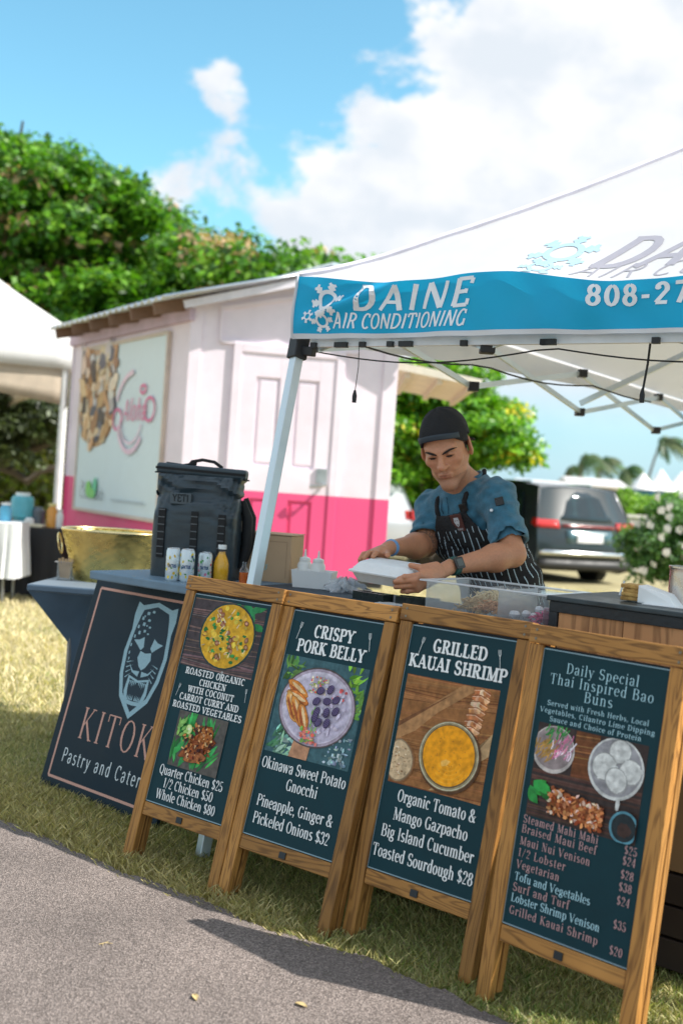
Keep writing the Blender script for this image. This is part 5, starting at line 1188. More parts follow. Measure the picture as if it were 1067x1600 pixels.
def s3_text(P):
    text(P, 'GRILLED', cx0, Y(.905), .042, WHITE, width=.54 * LW, **HEAD); text(P, 'KAUAI SHRIMP', cx0, Y(.832), .042, WHITE, width=.97 * LW, **HEAD)
    fork_(P, MX + .035, Y(.885), .055, -.22); fork_(P, SW - MX - .035, Y(.885), .055, .2)
    for s, f, w, c in (('Organic Tomato &', .285, .78, .015), ('Mango Gazpacho', .21, .74, .005), ('Big Island Cucumber', .135, .92, .005), ('Toasted Sourdough $28', .052, 1.0, 0)):
        text(P, s, cx0 + c, Y(f), .0375, WHITE, width=w * LW, **BODY)
def s4_photo(P): food_bao(P, x0p + .012, Y(.395), x1p - .02, Y(.735))
PB = (.42, .66, .74); RO = (.50, .30, .30)
def s4_text(P):
    for s, f, w, h in (('Daily Special', .926, .60, .029), ('Thai Inspired Bao', .880, .86, .029), ('Buns', .836, .24, .029)): text(P, s, cx0, Y(f), h, PB, width=w * LW, **DS)
    for s, f, w in (('Served with Fresh Herbs, Local', .801, .84), ('Vegetables, Cilantro Lime Dipping', .773, .95), ('Sauce and Choice of Protein', .745, .76)): text(P, s, cx0, Y(f), .0140, PB, width=w * LW, T=.14, t=.06, serif=.05, sh=.05, track=.06)
    L_ = [('Steamed Mahi Mahi', .366, RO, '$25', .362), ('Braised Maui Beef', .330, RO, '$24', .326), ('Maui Nui Venison', .286, RO, '$28', .280), ('1/2 Lobster', .244, RO, '$38', .238), ('Vegetarian', .202, RO, '$24', .192), ('Tofu and Vegetables', .158, PB, None, 0), ('Surf and Turf', .120, RO, '$35', .112), ('Lobster Shrimp Venison', .082, PB, None, 0), ('Grilled Kauai Shrimp', .038, RO, '$20', .026)]
    for s, f, c, pr_, fp in L_:
        b = dict(T=.12, t=.05, serif=.05, sh=.045, track=.08 if c == RO else .02)
        text(P, s, MX + .012, Y(f), .0225, c, align='l', width=LW * .0425 * len(s) * (.80 if c == PB else .88), **b)
        if pr_: text(P, pr_, SW - MX - .012, Y(fp), .0225, RO, align='r', **b)
sign(0, 'wooden menu board for roasted organic chicken with a curry bowl photo', dict(photo=s1_photo, text=s1_text))
sign(1, 'wooden menu board headed crispy pork belly with a round plate photo', dict(photo=s2_photo, text=s2_text))
sign(2, 'wooden menu board headed grilled kauai shrimp with an orange soup photo', dict(photo=s3_photo, text=s3_text))
sign(3, 'wooden menu board of the daily special bao buns with a price list', dict(photo=s4_photo, text=s4_text))

# ------------------------------------------------------------------ navy company sign behind the row
kb = Vector((-1.183, 4.80, 0)); kt_ = at(180, 893, 5.02)
k_yaw = math.atan2(4.835 - 4.447, 1.183 - .745)
KW, KH = .76, 1.02
ks_ = thing('company_sign', 'large dark navy sign board with a geometric leopard head and copper border', 'sign board', tuple(kb), -k_yaw)
bk = Vector((math.sin(k_yaw), math.cos(k_yaw), 0)); k_lean = 0.262
NAVY = mat('navy_board', (.009, .022, .034), .5, var=.15, scale=4, spec=.25)
def kput(m, name, mt, **k): return setrot(m.build(name, mt, ks_, **k), (-k_lean, 0, 0))
KZ = .895
m = MB(); m.box((0, 0, 0), (KW, .02, KZ)); kfp = kput(m, 'front_panel', NAVY, bevel=.003)
m = MB(); m.box((0, .0, 0), (KW, .02, KZ - .01)); o = m.build('rear_panel', NAVY, ks_, bevel=.003); o.location = (0, 2 * KZ * math.sin(k_lean) + .03, 0); o.rotation_euler = (k_lean, 0, 0)
COP = (.62, .34, .27)
P = Print(-.0006, 2e-5)
bx = .045
for a in (((bx, bx), (bx, KZ - bx)), ((bx, KZ - bx), (KW - bx, KZ - bx)), ((KW - bx, KZ - bx), (KW - bx, bx)), ((KW - bx, bx), (bx, bx))):
    P.ribbon([a[0], a[1]], .011, COP)
sub_(kput(P, 'border_line', PRINT, color=True), kfp)
P = Print(-.0008, 2e-5)
KC = KW / 2 - .005
text(P, 'KITOKO', KC - .215, .225, .135, COP, align='l', T=.085, t=.038, serif=.055, sh=.032, track=.09, wx=1.12)
text(P, 'Pastry and Catering', KC + .03, .115, .060, (.68, .74, .76), T=.085, t=.075, mono=True, track=.12)
sub_(kput(P, 'lettering', PRINT, color=True), kfp)
# leopard head, faceted; right half mirrors the left
P = Print(-.0008, 2e-5); LB = (.30, .47, .54); DK = (.012, .030, .048)
hx, hy = KC + .066, .628
def mir(pts, col):
    pts = [(a * 1.04, b * .92 - .012) for a, b in pts]
    P.shape([(hx + a, hy + b) for a, b in pts], col); P.shape([(hx - a, hy + b) for a, b in pts][::-1], col)
Lh = [(0, .225), (-.085, .20), (-.105, .11), (-.118, .0), (-.108, -.10), (-.078, -.19), (0, -.265)]
mir([(0, .235)] + [(a * 1.10, b * 1.05) for a, b in Lh[1:-1]] + [(0, -.285)], LB)
mir([(0, .215)] + [(a * .93, b * .955) for a, b in Lh[1:-1]] + [(0, -.255)], DK)
mir([(-.070, .205), (-.118, .225), (-.125, .165), (-.115, .085)], LB)
mir([(-.020, .03), (-.030, .075), (-.055, .06), (-.088, .055), (-.060, .035), (-.035, .015)], LB)
mir([(0, .005), (-.032, .012), (-.040, -.02), (-.020, -.055), (0, -.07)], LB)
mir([(0, -.115), (-.062, -.10), (-.068, -.17), (-.050, -.222), (0, -.225)], LB)
mir([(0, -.125), (-.052, -.112), (-.050, -.16), (-.038, -.205), (0, -.208)], DK)
for k in range(5): mir([(-.006 - .010 * k, -.122), (-.014 - .010 * k, -.120), (-.010 - .010 * k, -.150 + .006 * abs(k - 2))], LB)
for k in range(5): mir([(-.004 - .009 * k, -.204), (-.012 - .009 * k, -.204), (-.008 - .009 * k, -.180)], LB)
rd = random.Random(8)
for (a, b, c, d) in [(-.015, .19, .010, .2), (-.045, .18, .011, .5), (-.070, .155, .010, .8), (-.03, .15, .010, .3), (-.055, .13, .011, .7), (-.085, .115, .009, 1.0), (-.015, .12, .008, .2), (-.04, .10, .009, .5), (-.07, .09, .010, .9), (-.092, .07, .008, 1.2), (-.100, .03, .008, 1.4), (-.098, -.005, .008, 1.5), (-.016, .09, .007, .1), (-.092, -.03, .007, 1.5), (-.035, .125, .006, .4), (-.062, .165, .006, .6)]:
    for s in (-1, 1): P.ell(hx + s * a * -1 if s < 0 else hx + a, hy + b * .92 - .012, c, c * .55, LB, 5, (d if s > 0 else PI - d), .1, a * 70)
for k in range(4): mir([(-.095 + .004 * k, -.045 - .022 * k), (-.052, -.035 - .018 * k), (-.092 + .004 * k, -.050 - .022 * k)], LB)
mir([(-.006, -.075), (-.010, -.10), (-.05, -.085), (-.075, -.05), (-.045, -.078)], LB)
sub_(kput(P, 'leopard_emblem', PRINT, color=True), kfp)
# ------------------------------------------------------------------ serving tables
RD = Vector((.78, -.626, 0)); RB = Vector((.626, .78, 0)); RO_ = Vector((-0.672, 3.9308, 0))
def rp_(a, b, z=0): return RO_ + RD * a + RB * b + Vector((0, 0, z))
ryaw = math.atan2(RD.y, RD.x)
TZ = 0.91
st = thing('serving_table', 'long serving table behind the menu boards with an added dark sheet as the shade below', 'table', tuple(rp_(.6, .75)), ryaw)
sw0, sw1, sd0, sd1 = -1.36, .70, -.33, .33
cx_l = -.74
MB().box((sw0, sd0, TZ - .035), (sw1, sd1, TZ - .006)).build('tabletop', mat('table_plastic', (.7, .7, .68), .6), st)
for xx in (sw0 + .16, sw1 - .12):
    for yy in (sd0 + .32, sd1 - .08): MB().tube([(xx, yy, 0), (xx, yy, TZ - .035)], .016, 8).build('leg', mat('dark_steel', (.03, .03, .032), .5), st)
m = MB(); m.box((sw0 - .008, sd0 - .012, TZ - .034), (cx_l - .006, sd1 + .01, TZ + .001)); m.build('top_cover', mat('pale_blue_cover', (.14, .22, .30), .5, var=.15, scale=8), st, bevel=.006)
cm = MB(); per = [(cx_l, sd0 - .01), (sw1 + .01, sd0 - .01), (sw1 + .01, sd1 + .01), (cx_l, sd1 + .01)]; ring = []
for i in range(4):
    a, b = Vector((*per[i], 0)), Vector((*per[(i + 1) % 4], 0)); nr = (b - a).normalized().cross(Vector((0, 0, 1)))
    for k in range(40): ring.append((a.lerp(b, k / 40), nr))
nR = len(ring); vs = []
for L_ in range(8):
    for i, (p, nr) in enumerate(ring):
        f = .012 * (L_ / 7) * (1 + math.sin(i * 1.3) + .6 * math.sin(i * 2.9)); vs.append(p + nr * f + Vector((0, 0, TZ - (TZ - .10) * L_ / 7)))
cm.add(vs, [(L_ * nR + i, (L_ + 1) * nR + i, (L_ + 1) * nR + (i + 1) % nR, L_ * nR + (i + 1) % nR) for L_ in range(7) for i in range(nR)] + [tuple(range(nR))])
cm.build('cloth', mat('shade_sheet', (.03, .045, .062), .7, var=.2, scale=6), st, smooth=50)  # dark sheet added in place of the shade under the table

# stretch-cover table on the left
f0 = at(44, 912, 5.42); NT = f0.z; f0.z = 0
dl = (rp_(.1, .32) - f0); dl.z = 0
nt_d = Vector((.995, -.05, 0)).normalized(); nt_b = Vector((.05, .995, 0))
nv = thing('cocktail_table', 'table in a tight navy stretch cover behind the navy sign board', 'table', tuple(f0), math.atan2(nt_d.y, nt_d.x))
NL, ND = 1.15, .52
NAVYC = mat('navy_stretch', (.045, .085, .135), .5, var=.2, scale=5, bump=.1, bscale=300, sheen=.4)
m = MB()
def nvf(u, v):
    # plan perimeter pulled in to the legs lower down
    s = (u * 4) % 4; k = int(s); f = s - k
    cs = [(0, 0), (NL, 0), (NL, ND), (0, ND)]; a = Vector((*cs[k % 4], 0)); b = Vector((*cs[(k + 1) % 4], 0)); p = a.lerp(b, f)
    c = Vector((NL / 2, ND / 2, 0)); edge = math.sin(PI * f)
    pull = v ** 1.0; bow = edge * pull * .30
    corner = a.lerp(b, 0 if f < .5 else 1)
    ins = Vector((.20 if corner.x < NL / 2 else -.20, .06 if corner.y < ND / 2 else -.06, 0)) * min(1, v * 3.2)
    q = p + ins + (c - p) * Vector((bow, bow, 0)).length * .5
    return Vector((q.x, q.y, NT - .03 - v * (.80 - .66 * edge ** .6)))
m.grid(lambda u, v: nvf(u * .9999, v), 64, 10)
m.build('cover_skirt', NAVYC, nv, smooth=60)
m = MB(); m.box((-.004, -.004, NT - .035), (NL + .004, ND + .004, NT)); m.build('cover_top', NAVYC, nv, bevel=.008)
for xx in (.20, NL - .20):
    for yy in (.07, ND - .07): MB().tube([(xx, yy, 0), (xx, yy, NT - .04)], .014, 8).build('leg', mat('grey_steel', (.3, .3, .31), .4, metal=.8), nv)

# ------------------------------------------------------------------ things on the tables
def on(px, py, z=TZ):
    p = atz(px, py, z)
    if z == TZ:      # keep things on the board of the serving table
        b = (p - RO_).dot(RB); q = (p - RO_).dot(RD)
        lim = .98
        if b > lim:
            d = ray(px, py); d.z = 0; o = -RO_.dot(RB); t = (lim - o) / d.dot(RB); p = d * t
    p.z = z; return p
# hammered brass tub
tp = on(176, 908, NT); rr = .215
tb = thing('party_tub', 'hammered gold metal drinks tub with ring handles', 'tub', tuple(tp))
m = MB(); H_ = .255; N_ = 72; vs = []; prof = []
rows = 26
def tubr(z): return .168 + (.238 - .168) * (z / H_)
for j in range(rows + 1):
    z = H_ * j / rows
    for k in range(N_):
        a = 2 * PI * k / N_; q = (a * 18 / (2 * PI)); w = z / H_ * 6.5
        d = abs(((q + w) % 1) - .5) * 2; e = abs(((q - w) % 1) - .5) * 2
        dent = .008 * (min(d, 1) * min(e, 1)) - .005 * (1 if (d > .86 or e > .86) else 0)
        r = tubr(z) + dent; vs.append((r * math.cos(a) * 1.12, r * math.sin(a) * .9, z))
m.add(vs, [(j * N_ + k, j * N_ + (k + 1) % N_, (j + 1) * N_ + (k + 1) % N_, (j + 1) * N_ + k) for j in range(rows) for k in range(N_)] + [tuple(range(N_))[::-1]])
brass = mat('brass', (.62, .50, .18), .30, metal=.9, var=.15, scale=12, bump=.15, bscale=60)
m.build('body', brass, tb, smooth=60, solid=.003)
m = MB(); m.tube([(.238 * 1.12 * math.cos(a), .238 * .9 * math.sin(a), H_) for a in [2 * PI * k / 48 for k in range(49)]], .007, 8, cap=False); m.build('rim', mat('bright_brass', (.85, .68, .35), .25, metal=1), tb, smooth=True)
for s in (-1, 1):
    m = MB(); m.tube([(s * (.262 + .01 * math.sin(a)), .035 * math.cos(a) - .06, H_ - .075 + .05 * math.sin(a)) for a in [2 * PI * k / 24 for k in range(25)]], .0045, 8, cap=False); m.build('handle', mat('bright_brass', (.85, .68, .35), .25, metal=1), tb, smooth=True)
# acrylic tub of wooden forks
cp = on(101, 906, NT); t = thing('cutlery_cup', 'clear acrylic cup holding wooden forks beside the gold tub', 'cup', tuple(cp))
def mat_clear(name, col, rough, fac):
    m = bpy.data.materials.new(name); m.use_nodes = True; MATS[name] = m; nt = m.node_tree; L = nt.links; b = nt.nodes['Principled BSDF']
    b.inputs['Base Color'].default_value = (*col, 1); b.inputs['Roughness'].default_value = rough
    tr = nt.nodes.new('ShaderNodeBsdfTransparent'); tr.inputs[0].default_value = (.97, .98, .98, 1); fz = nt.nodes.new('ShaderNodeFresnel'); fz.inputs[0].default_value = 1.4
    no = nt.nodes.new('ShaderNodeTexNoise'); no.inputs['Scale'].default_value = 30
    ma = nt.nodes.new('ShaderNodeMath'); ma.operation = 'MULTIPLY_ADD'; L.new(fz.outputs[0], ma.inputs[0]); ma.inputs[1].default_value = .55; ma.inputs[2].default_value = fac
    mx = nt.nodes.new('ShaderNodeMixShader'); L.new(ma.outputs[0], mx.inputs[0]); L.new(tr.outputs[0], mx.inputs[1]); L.new(b.outputs[0], mx.inputs[2]); L.new(mx.outputs[0], nt.nodes['Material Output'].inputs[0]); return m
clear = mat_clear('clear_plastic', (.80, .82, .86), .08, .05); clear_rim = mat_clear('clear_rim', (.88, .90, .94), .12, .50)
m = MB(); m.box((-.032, -.03, .0), (.036, .03, .004)); 
for a in ((-.032, -.03, .0, -.030, .03, .09), (.034, -.03, .0, .036, .03, .09), (-.03, -.03, .0, .034, -.028, .09), (-.03, .028, .0, .034, .03, .09)): m.box(a[:3], a[3:])
m.box((-.046, -.036, .088), (.044, .036, .092)); m.build('cup_wall', clear, t)
for k in range(5):
    m = MB(); m.bar((-.02 + .01 * k, .01 - .005 * k, .01), (-.03 + .016 * k, 0, .105 + .006 * (k % 2)), .012, .003); m.build('wooden_fork', mat('birch', (.55, .36, .2), .7), t)
# napkin box
np_ = on(216, 905, NT); t = thing('napkin_dispenser', 'black napkin box with a white napkin pulled up', 'napkin box', (np_.x, np_.y, NT))
m = MB(); m.box((-.085, -.06, 0), (.085, .06, .105)); m.build('case', mat('black_gloss', (.02, .022, .025), .3, coat=.3), t, bevel=.004)
m = MB(); m.box((-.089, -.064, .105), (.089, .064, .119)); m.build('lid', mat('grey_lid', (.16, .17, .17), .35), t, bevel=.003)
m = MB(); m.add([(-.04, -.03, .12), (.06, -.03, .12), (.07, .03, .12), (-.03, .04, .12), (.035, -.02, .185), (.075, .0, .20), (.02, .02, .165)], [(0, 1, 4), (1, 5, 4), (1, 2, 5), (2, 6, 5), (2, 3, 6), (3, 0, 6), (0, 4, 6), (4, 5, 6)]); m.build('napkin', mat('paper_white', (.82, .80, .80), .8), t)
# backpack cooler
bp = on(277, 903) + RB * .10; bg_ = thing('cooler_backpack', 'dark slate roll-top cooler backpack with black webbing and a top handle', 'backpack', tuple(bp), R(-9))
BK = mat('backpack_shell', (.030, .048, .062), .42, var=.22, scale=7, bump=.25, bscale=22, coat=.12)
BK2 = mat('backpack_webbing', (.010, .011, .013), .75)
rd = random.Random(3); BH = .42
def bsec(u, v):
    # rounded rectangle section; v = height 0..1
    w = .178 - .012 * abs(v - .35) + (.006 if v > .8 else 0); d = .105 - .05 * max(0, v - .62) / .38 - .01 * (1 - v)
    a = 2 * PI * u; c, s = math.cos(a), math.sin(a); e = .32 + .1 * v
    x = w * (abs(c) ** e) * (1 if c > 0 else -1); y = d * (abs(s) ** e) * (1 if s > 0 else -1)
    wr_ = .0
    if v > .45: wr_ = .030 * (v - .45) * noise2(x * 22 + v * 9, v * 14, 1, 2) * 1.8
    wr2 = -.024 * math.exp(-((v - .80) / .05) ** 2) * (.6 + .4 * math.sin(x * 24)) + .004 * math.sin(x * 30 + v * 26) * max(0, v - .3) + .016 * math.exp(-((v - .70) / .05) ** 2) * math.sin(x * 17 + 1.2)
    return Vector((x + wr_ * .3, y + (wr_ + wr2) * (1 if y > 0 else -1), v * BH))
m = MB(); nu, nv_ = 72, 40
vs = [bsec(k / nu, j / nv_) for j in range(nv_ + 1) for k in range(nu)]
m.add(vs, [(j * nu + k, j * nu + (k + 1) % nu, (j + 1) * nu + (k + 1) % nu, (j + 1) * nu + k) for j in range(nv_) for k in range(nu)] + [tuple(range(nu))[::-1], tuple(nv_ * nu + k for k in range(nu))])
m.build('shell', BK, bg_, smooth=60)
m = MB(); m.box((-.188, -.030, BH - .004), (.192, .030, BH + .040), rot=Euler((0, R(1.5), 0)).to_matrix()); m.build('roll_top', BK, bg_, bevel=.012, seg=3)
m = MB(); m.box((-.188, -.034, BH + .014), (.192, -.0305, BH + .024), rot=Euler((0, R(1.5), 0)).to_matrix()); m.box((-.19, -.033, BH - .004), (.195, .033, BH + .002), rot=Euler((0, R(1.5), 0)).to_matrix()); m.build('roll_strap', BK2, bg_)
m = MB(); m.tube([(-.07 + .01, 0, BH + .036), (-.045, 0, BH + .056), (.0, 0, BH + .066), (.05, 0, BH + .060), (.085, 0, BH + .038)], .007, 10); m.build('top_handle', BK2, bg_, smooth=True)
m = MB(); m.tube([(-.15, -.01, BH + .045), (-.08, -.01, BH + .040), (-.04, -.01, BH + .048)], .004, 8); m.tube([(-.04, 0, BH + .030), (-.035, 0, BH + .055)], .012, 8); m.build('top_cord', BK2, bg_, smooth=True)
def bfront(x, z): 
    v = z / BH; d = .105 - .05 * max(0, v - .62) / .38 - .01 * (1 - v); return -d - .004
for xx, z0, z1 in ((-.125, .08, .28), (.012, .09, .275), (.125, .09, .27)):
    m = MB(); m.box((xx - .015, bfront(0, .2) - .003, z0), (xx + .015, bfront(0, .2) + .012, z1)); wbb = m.build('webbing', BK2, bg_, bevel=.002)
    k = 0; zz = z0 + .012
    while zz < z1:
        m = MB(); m.box((xx - .013, bfront(0, .2) - .0055, zz), (xx + .013, bfront(0, .2) - .0032, zz + .004)); sub_(m.build('stitch_bar', mat('grey_stitch', (.10, .11, .12), .5), bg_), wbb); zz += .030
m = MB(); m.box((-.098, bfront(0, .30) - .004, .300), (-.010, bfront(0, .30) + .02, .345)); bdg = m.build('badge', mat('badge_grey', (.065, .085, .10), .5), bg_, bevel=.002)
P = Print(bfront(0, .30) - .0046, 2e-5); text(P, 'YETI', -.054, .310, .031, (.012, .016, .02), width=.070, T=.16, t=.14, mono=True); sub_(P.build('lettering', PRINT, bg_, color=True), bdg)
m = MB(); m.tube([(.176, .02, .33), (.198, .03, .26), (.202, .03, .15), (.184, .02, .05)], [.012, .022, .022, .012], 10); m.tube([(.178, .06, .34), (.205, .07, .26), (.205, .07, .15), (.180, .06, .04)], [.01, .02, .02, .01], 10); m.build('shoulder_strap', BK2, bg_, smooth=True)
# cans
def can(px, py, h, r, label, seed, dots):
    p = on(px, py); t = thing('drink_can', label, 'can', tuple(p), 0, 'slim drink cans in front of the backpack'); rd = random.Random(seed)
    m = MB(); m.lathe([(0, 0.001), (r * .78, 0), (r, .008), (r, h - .012), (r * .86, h - .001)], n=28); cbd = m.build('body', mat('can_white', (.70, .78, .82), .28, metal=.25, coat=.2), t, smooth=40)
    m = MB(); m.lathe([(0, h - .005), (r * .80, h - .005), (r * .86, h + .001), (r * .90, h)], n=28); m.build('rim', mat('can_metal', (.7, .72, .74), .25, metal=1), t, smooth=40)
    P = Print(0, 1e-5)
    for k in range(30):
        x, z, c = rd.uniform(-r * 2.2, r * 2.2), rd.uniform(.012, h - .02), rd.choice(dots)
        if rd.random() < .6: P.ell(x, z, rd.uniform(.003, .006), rd.uniform(.005, .008), jc(c, .2, rd), 12, rd.uniform(-.6, .6), .1, k)
        else: P.leaf(x, z, .010, .003, rd.uniform(0, 6), jc((.06, .30, .08), .3, rd))
    for q in range(-1, 2): text(P, 'CACTUS', q * .052, h * .42, .013, (.05, .10, .22), width=.034, T=.18, t=.16, mono=True)
    # wrap the flat print round the can
    for i, v in enumerate(P.v):
        a = v[0] / r; q = r + .0004 - v[1]; P.v[i] = (q * math.sin(a), -q * math.cos(a), v[2])
    sub_(P.build('can_print', PRINT, t, color=True), cbd)
can(269, 907, .128, .0285, 'left slim can printed with lemons, before the backpack', 1, [(.80, .60, .04), (.85, .70, .1), (.75, .5, .05)])
can(291, 909, .128, .0285, 'middle slim can with lemon and blue dots, before the backpack', 2, [(.80, .65, .05), (.05, .08, .2), (.8, .6, .05)])
can(319, 908, .115, .0285, 'right can printed with pink and green fruit beside the juice bottle', 3, [(.55, .08, .16), (.10, .4, .12), (.6, .2, .3)])
# juice bottle
p = on(344, 909); t = thing('juice_bottle', 'clear bottle of yellow orange juice with a white cap', 'bottle', tuple(p))
m = MB(); m.lathe([(0, .0), (.026, .0), (.030, .006), (.031, .05), (.030, .075), (.024, .094), (.016, .112), (.0135, .122), (0, .122)], n=24); m.build('juice', mat('juice', (.82, .42, .02), .25, var=.08, scale=30, coat=.7), t, smooth=50)
m = MB(); m.lathe([(.0165, .112), (.0145, .124), (.0145, .136), (0, .136)], n=24); m.build('neck', clear, t, smooth=50)
m = MB(); m.lathe([(0, .132), (.0175, .132), (.0175, .148), (.016, .150), (0, .150)], n=24); m.build('cap', mat('cap_white', (.78, .80, .80), .4), t, smooth=40)
p = on(380, 912); t = thing('hot_sauce_bottle', 'small glass bottle of orange hot sauce beside the juice', 'bottle', tuple(p))
m = MB(); m.lathe([(0, 0), (.0165, 0), (.0175, .004), (.0175, .046), (.0, .046)], n=20); m.build('sauce', mat('hot_sauce', (.58, .12, .02), .25, coat=.6), t, smooth=45)
m = MB(); m.lathe([(.0177, .047), (.0165, .058), (.008, .070), (.0075, .088), (0, .089)], n=20); m.build('neck', clear, t, smooth=45)
p = on(396, 910); t = thing('bottle_cap', 'small black bottle cap lying by the tent pole', 'bottle cap', tuple(p)); m = MB(); m.lathe([(0, 0), (.021, 0), (.021, .018), (.019, .02), (0, .02)], n=20); m.build('lid', mat('black_gloss', (.02, .022, .025), .3), t, smooth=40)
# cardboard box, squeeze bottles, trays
def cardboard_box(pos, w, d, h, yaw, label, mtc, tape=False):
    t = thing('cardboard_box', label, 'box', tuple(pos), yaw)
    m = MB(); m.box((-w / 2, -d / 2, 0), (w / 2, d / 2, h)); m.build('carton', mtc, t, bevel=.003)
    for s in (-1, 1):
        m = MB(); m.box((-w / 2 - .002, 0 if s > 0 else -d / 2 - .003, h + .001), (w / 2 + .002, d / 2 + .003 if s > 0 else -.001, h + .005), rot=Euler((s * R(1.2), 0, 0)).to_matrix()); m.build('flap', mtc, t)
    return t
CB = mat('cardboard', (.50, .34, .21), .85, var=.08, scale=4)
p = on(420, 902, TZ)
t = cardboard_box((p.x, p.y, TZ), .235, .19, .195, R(-14), 'tan cardboard box with a faint printed mark behind the tent pole', CB)
P = Print(-.0962, 2e-5)
for a in (((-.10, .02), (-.10, .17)), ((-.10, .17), (.10, .17)), ((.10, .17), (.10, .02))): P.ribbon(a, .0015, (.28, .18, .1))
P.ring(.01, .06, .008, .010, .002, (.2, .5, .55)); P.ribbon([(.012, .05), (.02, .075)], .002, (.2, .5, .55)); P.build('box_print', PRINT, t, color=True)
q = thing('snack_cup', 'orange and white cup standing on the cardboard box', 'cup', (p.x - .03, p.y + .02, TZ + .201)); m = MB(); m.lathe([(0, 0), (.022, 0), (.026, .03), (0, .03)], n=16); m.build('cup', mat('cream_cup', (.75, .68, .55), .5), q, smooth=40)
m = MB()
for k in range(9): m.lathe([(0, 0), (.010, .002), (.009, .010), (0, .014)], (.016 * math.cos(k * 2.4) * (k % 3) / 2, .016 * math.sin(k * 2.4) * (k % 3) / 2, .028 + .004 * (k % 2)), 8)
m.build('crisps', mat('orange_crisp', (.65, .25, .03), .6), q, smooth=True); q.children
sq = mat('squeeze_plastic', (.78, .78, .76), .35)
for k, (px, py, lab) in enumerate([(475, 888, 'white squeeze bottle nearer the cardboard box'), (496, 890, 'white squeeze bottle nearer the chef, right of its twin')]):
    pp = on(px, py + 10, TZ)
    t = thing('squeeze_bottle', lab, 'bottle', (pp.x, pp.y, TZ + .0)); 
    m = MB(); m.lathe([(0, 0), (.028, 0), (.030, .01), (.030, .085), (.022, .10), (0, .10)], n=20); m.build('body', sq, t, smooth=45)
    m = MB(); m.lathe([(.024, .101), (.022, .112), (.006, .118), (.0025, .148), (0, .149)], n=16); m.build('nozzle', sq, t, smooth=45)
p = on(490, 918, TZ); t = thing('paper_tray', 'open white paper tray in front of the squeeze bottles', 'tray', (p.x, p.y, TZ), R(-12))
PW_ = mat('paper_tray_white', (.80, .80, .80), .7, var=.03); m = MB()
m.box((-.075, -.05, 0), (.075, .05, .002)); m.add([(-.075, -.05, 0), (.075, -.05, 0), (.083, -.058, .07), (-.083, -.058, .07)], [(0, 1, 2, 3)]); m.add([(.075, -.05, 0), (.075, .05, 0), (.083, .058, .07), (.083, -.058, .07)], [(0, 1, 2, 3)]); m.add([(-.075, .05, 0), (.075, .05, 0), (.083, .058, .07), (-.083, .058, .07)], [(0, 1, 2, 3)]); m.add([(-.075, -.05, 0), (-.075, .05, 0), (-.083, .058, .07), (-.083, -.058, .07)], [(0, 1, 2, 3)])
m.build('tray', PW_, t, solid=.0015)
# crumpled clear bag and black trays before the chef
p = on(540, 925); t = thing('plastic_bag', 'crumpled clear plastic bag left of the takeaway box', 'bag', (p.x, p.y, TZ)); m = MB()
def crump(u, v):
    a = 2 * PI * u; r = (.055 + .018 * math.sin(a * 5 + v * 7) + .01 * math.sin(a * 11)) * math.sin(PI * (.12 + .88 * (1 - v)) * .5 + .1)
    return Vector((r * math.cos(a) * 1.3, r * math.sin(a), .055 * v + .008 * math.sin(a * 7 + v * 9)))
m.grid(crump, 40, 10); m.build('film', mat_clear('clear_film', (.7, .74, .8), .15, .38), t, smooth=20)
for k, (px, py, yw, lab, w, d) in enumerate([(582, 938, -42, 'black plastic tray lying left, partly under the takeaway box', .15, .06), (652, 946, -20, 'dark green tray edge right of the chef hands', .15, .07)]):
    p = on(px, py); t = thing('black_tray', lab, 'tray', (p.x, p.y, TZ), R(yw)); BT = mat('black_tray', (.018, .028, .028), .25, coat=.4) 
    m = MB(); m.box((-w / 2, -d / 2, 0), (w / 2, d / 2, .004)); m.build('base', BT, t)
    for (a, b) in (((-w / 2, -d / 2), (w / 2, -d / 2 + .006)), ((-w / 2, d / 2 - .006), (w / 2, d / 2)), ((-w / 2, -d / 2 + .006), (-w / 2 + .006, d / 2 - .006)), ((w / 2 - .006, -d / 2 + .006), (w / 2, d / 2 - .006))):
        MB().box((*a, .004), (*b, .03)).build('side', BT, t)
p = on(618, 945); t = thing('paper_sheet', 'sheet of white paper on the table under the takeaway box', 'paper', (p.x, p.y, TZ), R(-25)); MB().box((-.07, -.045, .001), (.07, .045, .003)).build('sheet', PW_, t)
# clear food pan with noodles and vegetables
p = rp_(.84, .50); t = thing('food_pan', 'large clear food pan holding noodles, carrot and pink radish', 'food pan', (p.x, p.y, TZ), ryaw)
FW, FD, FH = .44, .26, .125
m = MB()
for a in ((0, 0, 0, FW, FD, .004), (0, 0, .004, .004, FD, FH), (FW - .004, 0, .004, FW, FD, FH), (.004, 0, .004, FW - .004, .004, FH), (.004, FD - .004, .004, FW - .004, FD, FH), (FW * .62, .004, .004, FW * .62 + .003, FD - .004, FH)): m.box(a[:3], a[3:])
m.build('pan_wall', clear, t)
m = MB(); e = .018
for a in ((-e, -e, FH, FW + e, 0, FH + .006), (-e, FD, FH, FW + e, FD + e, FH + .006), (-e, 0, FH, 0, FD, FH + .006), (FW, 0, FH, FW + e, FD, FH + .006)): m.box(a[:3], a[3:])
m.build('rim', clear_rim, t, bevel=.002)
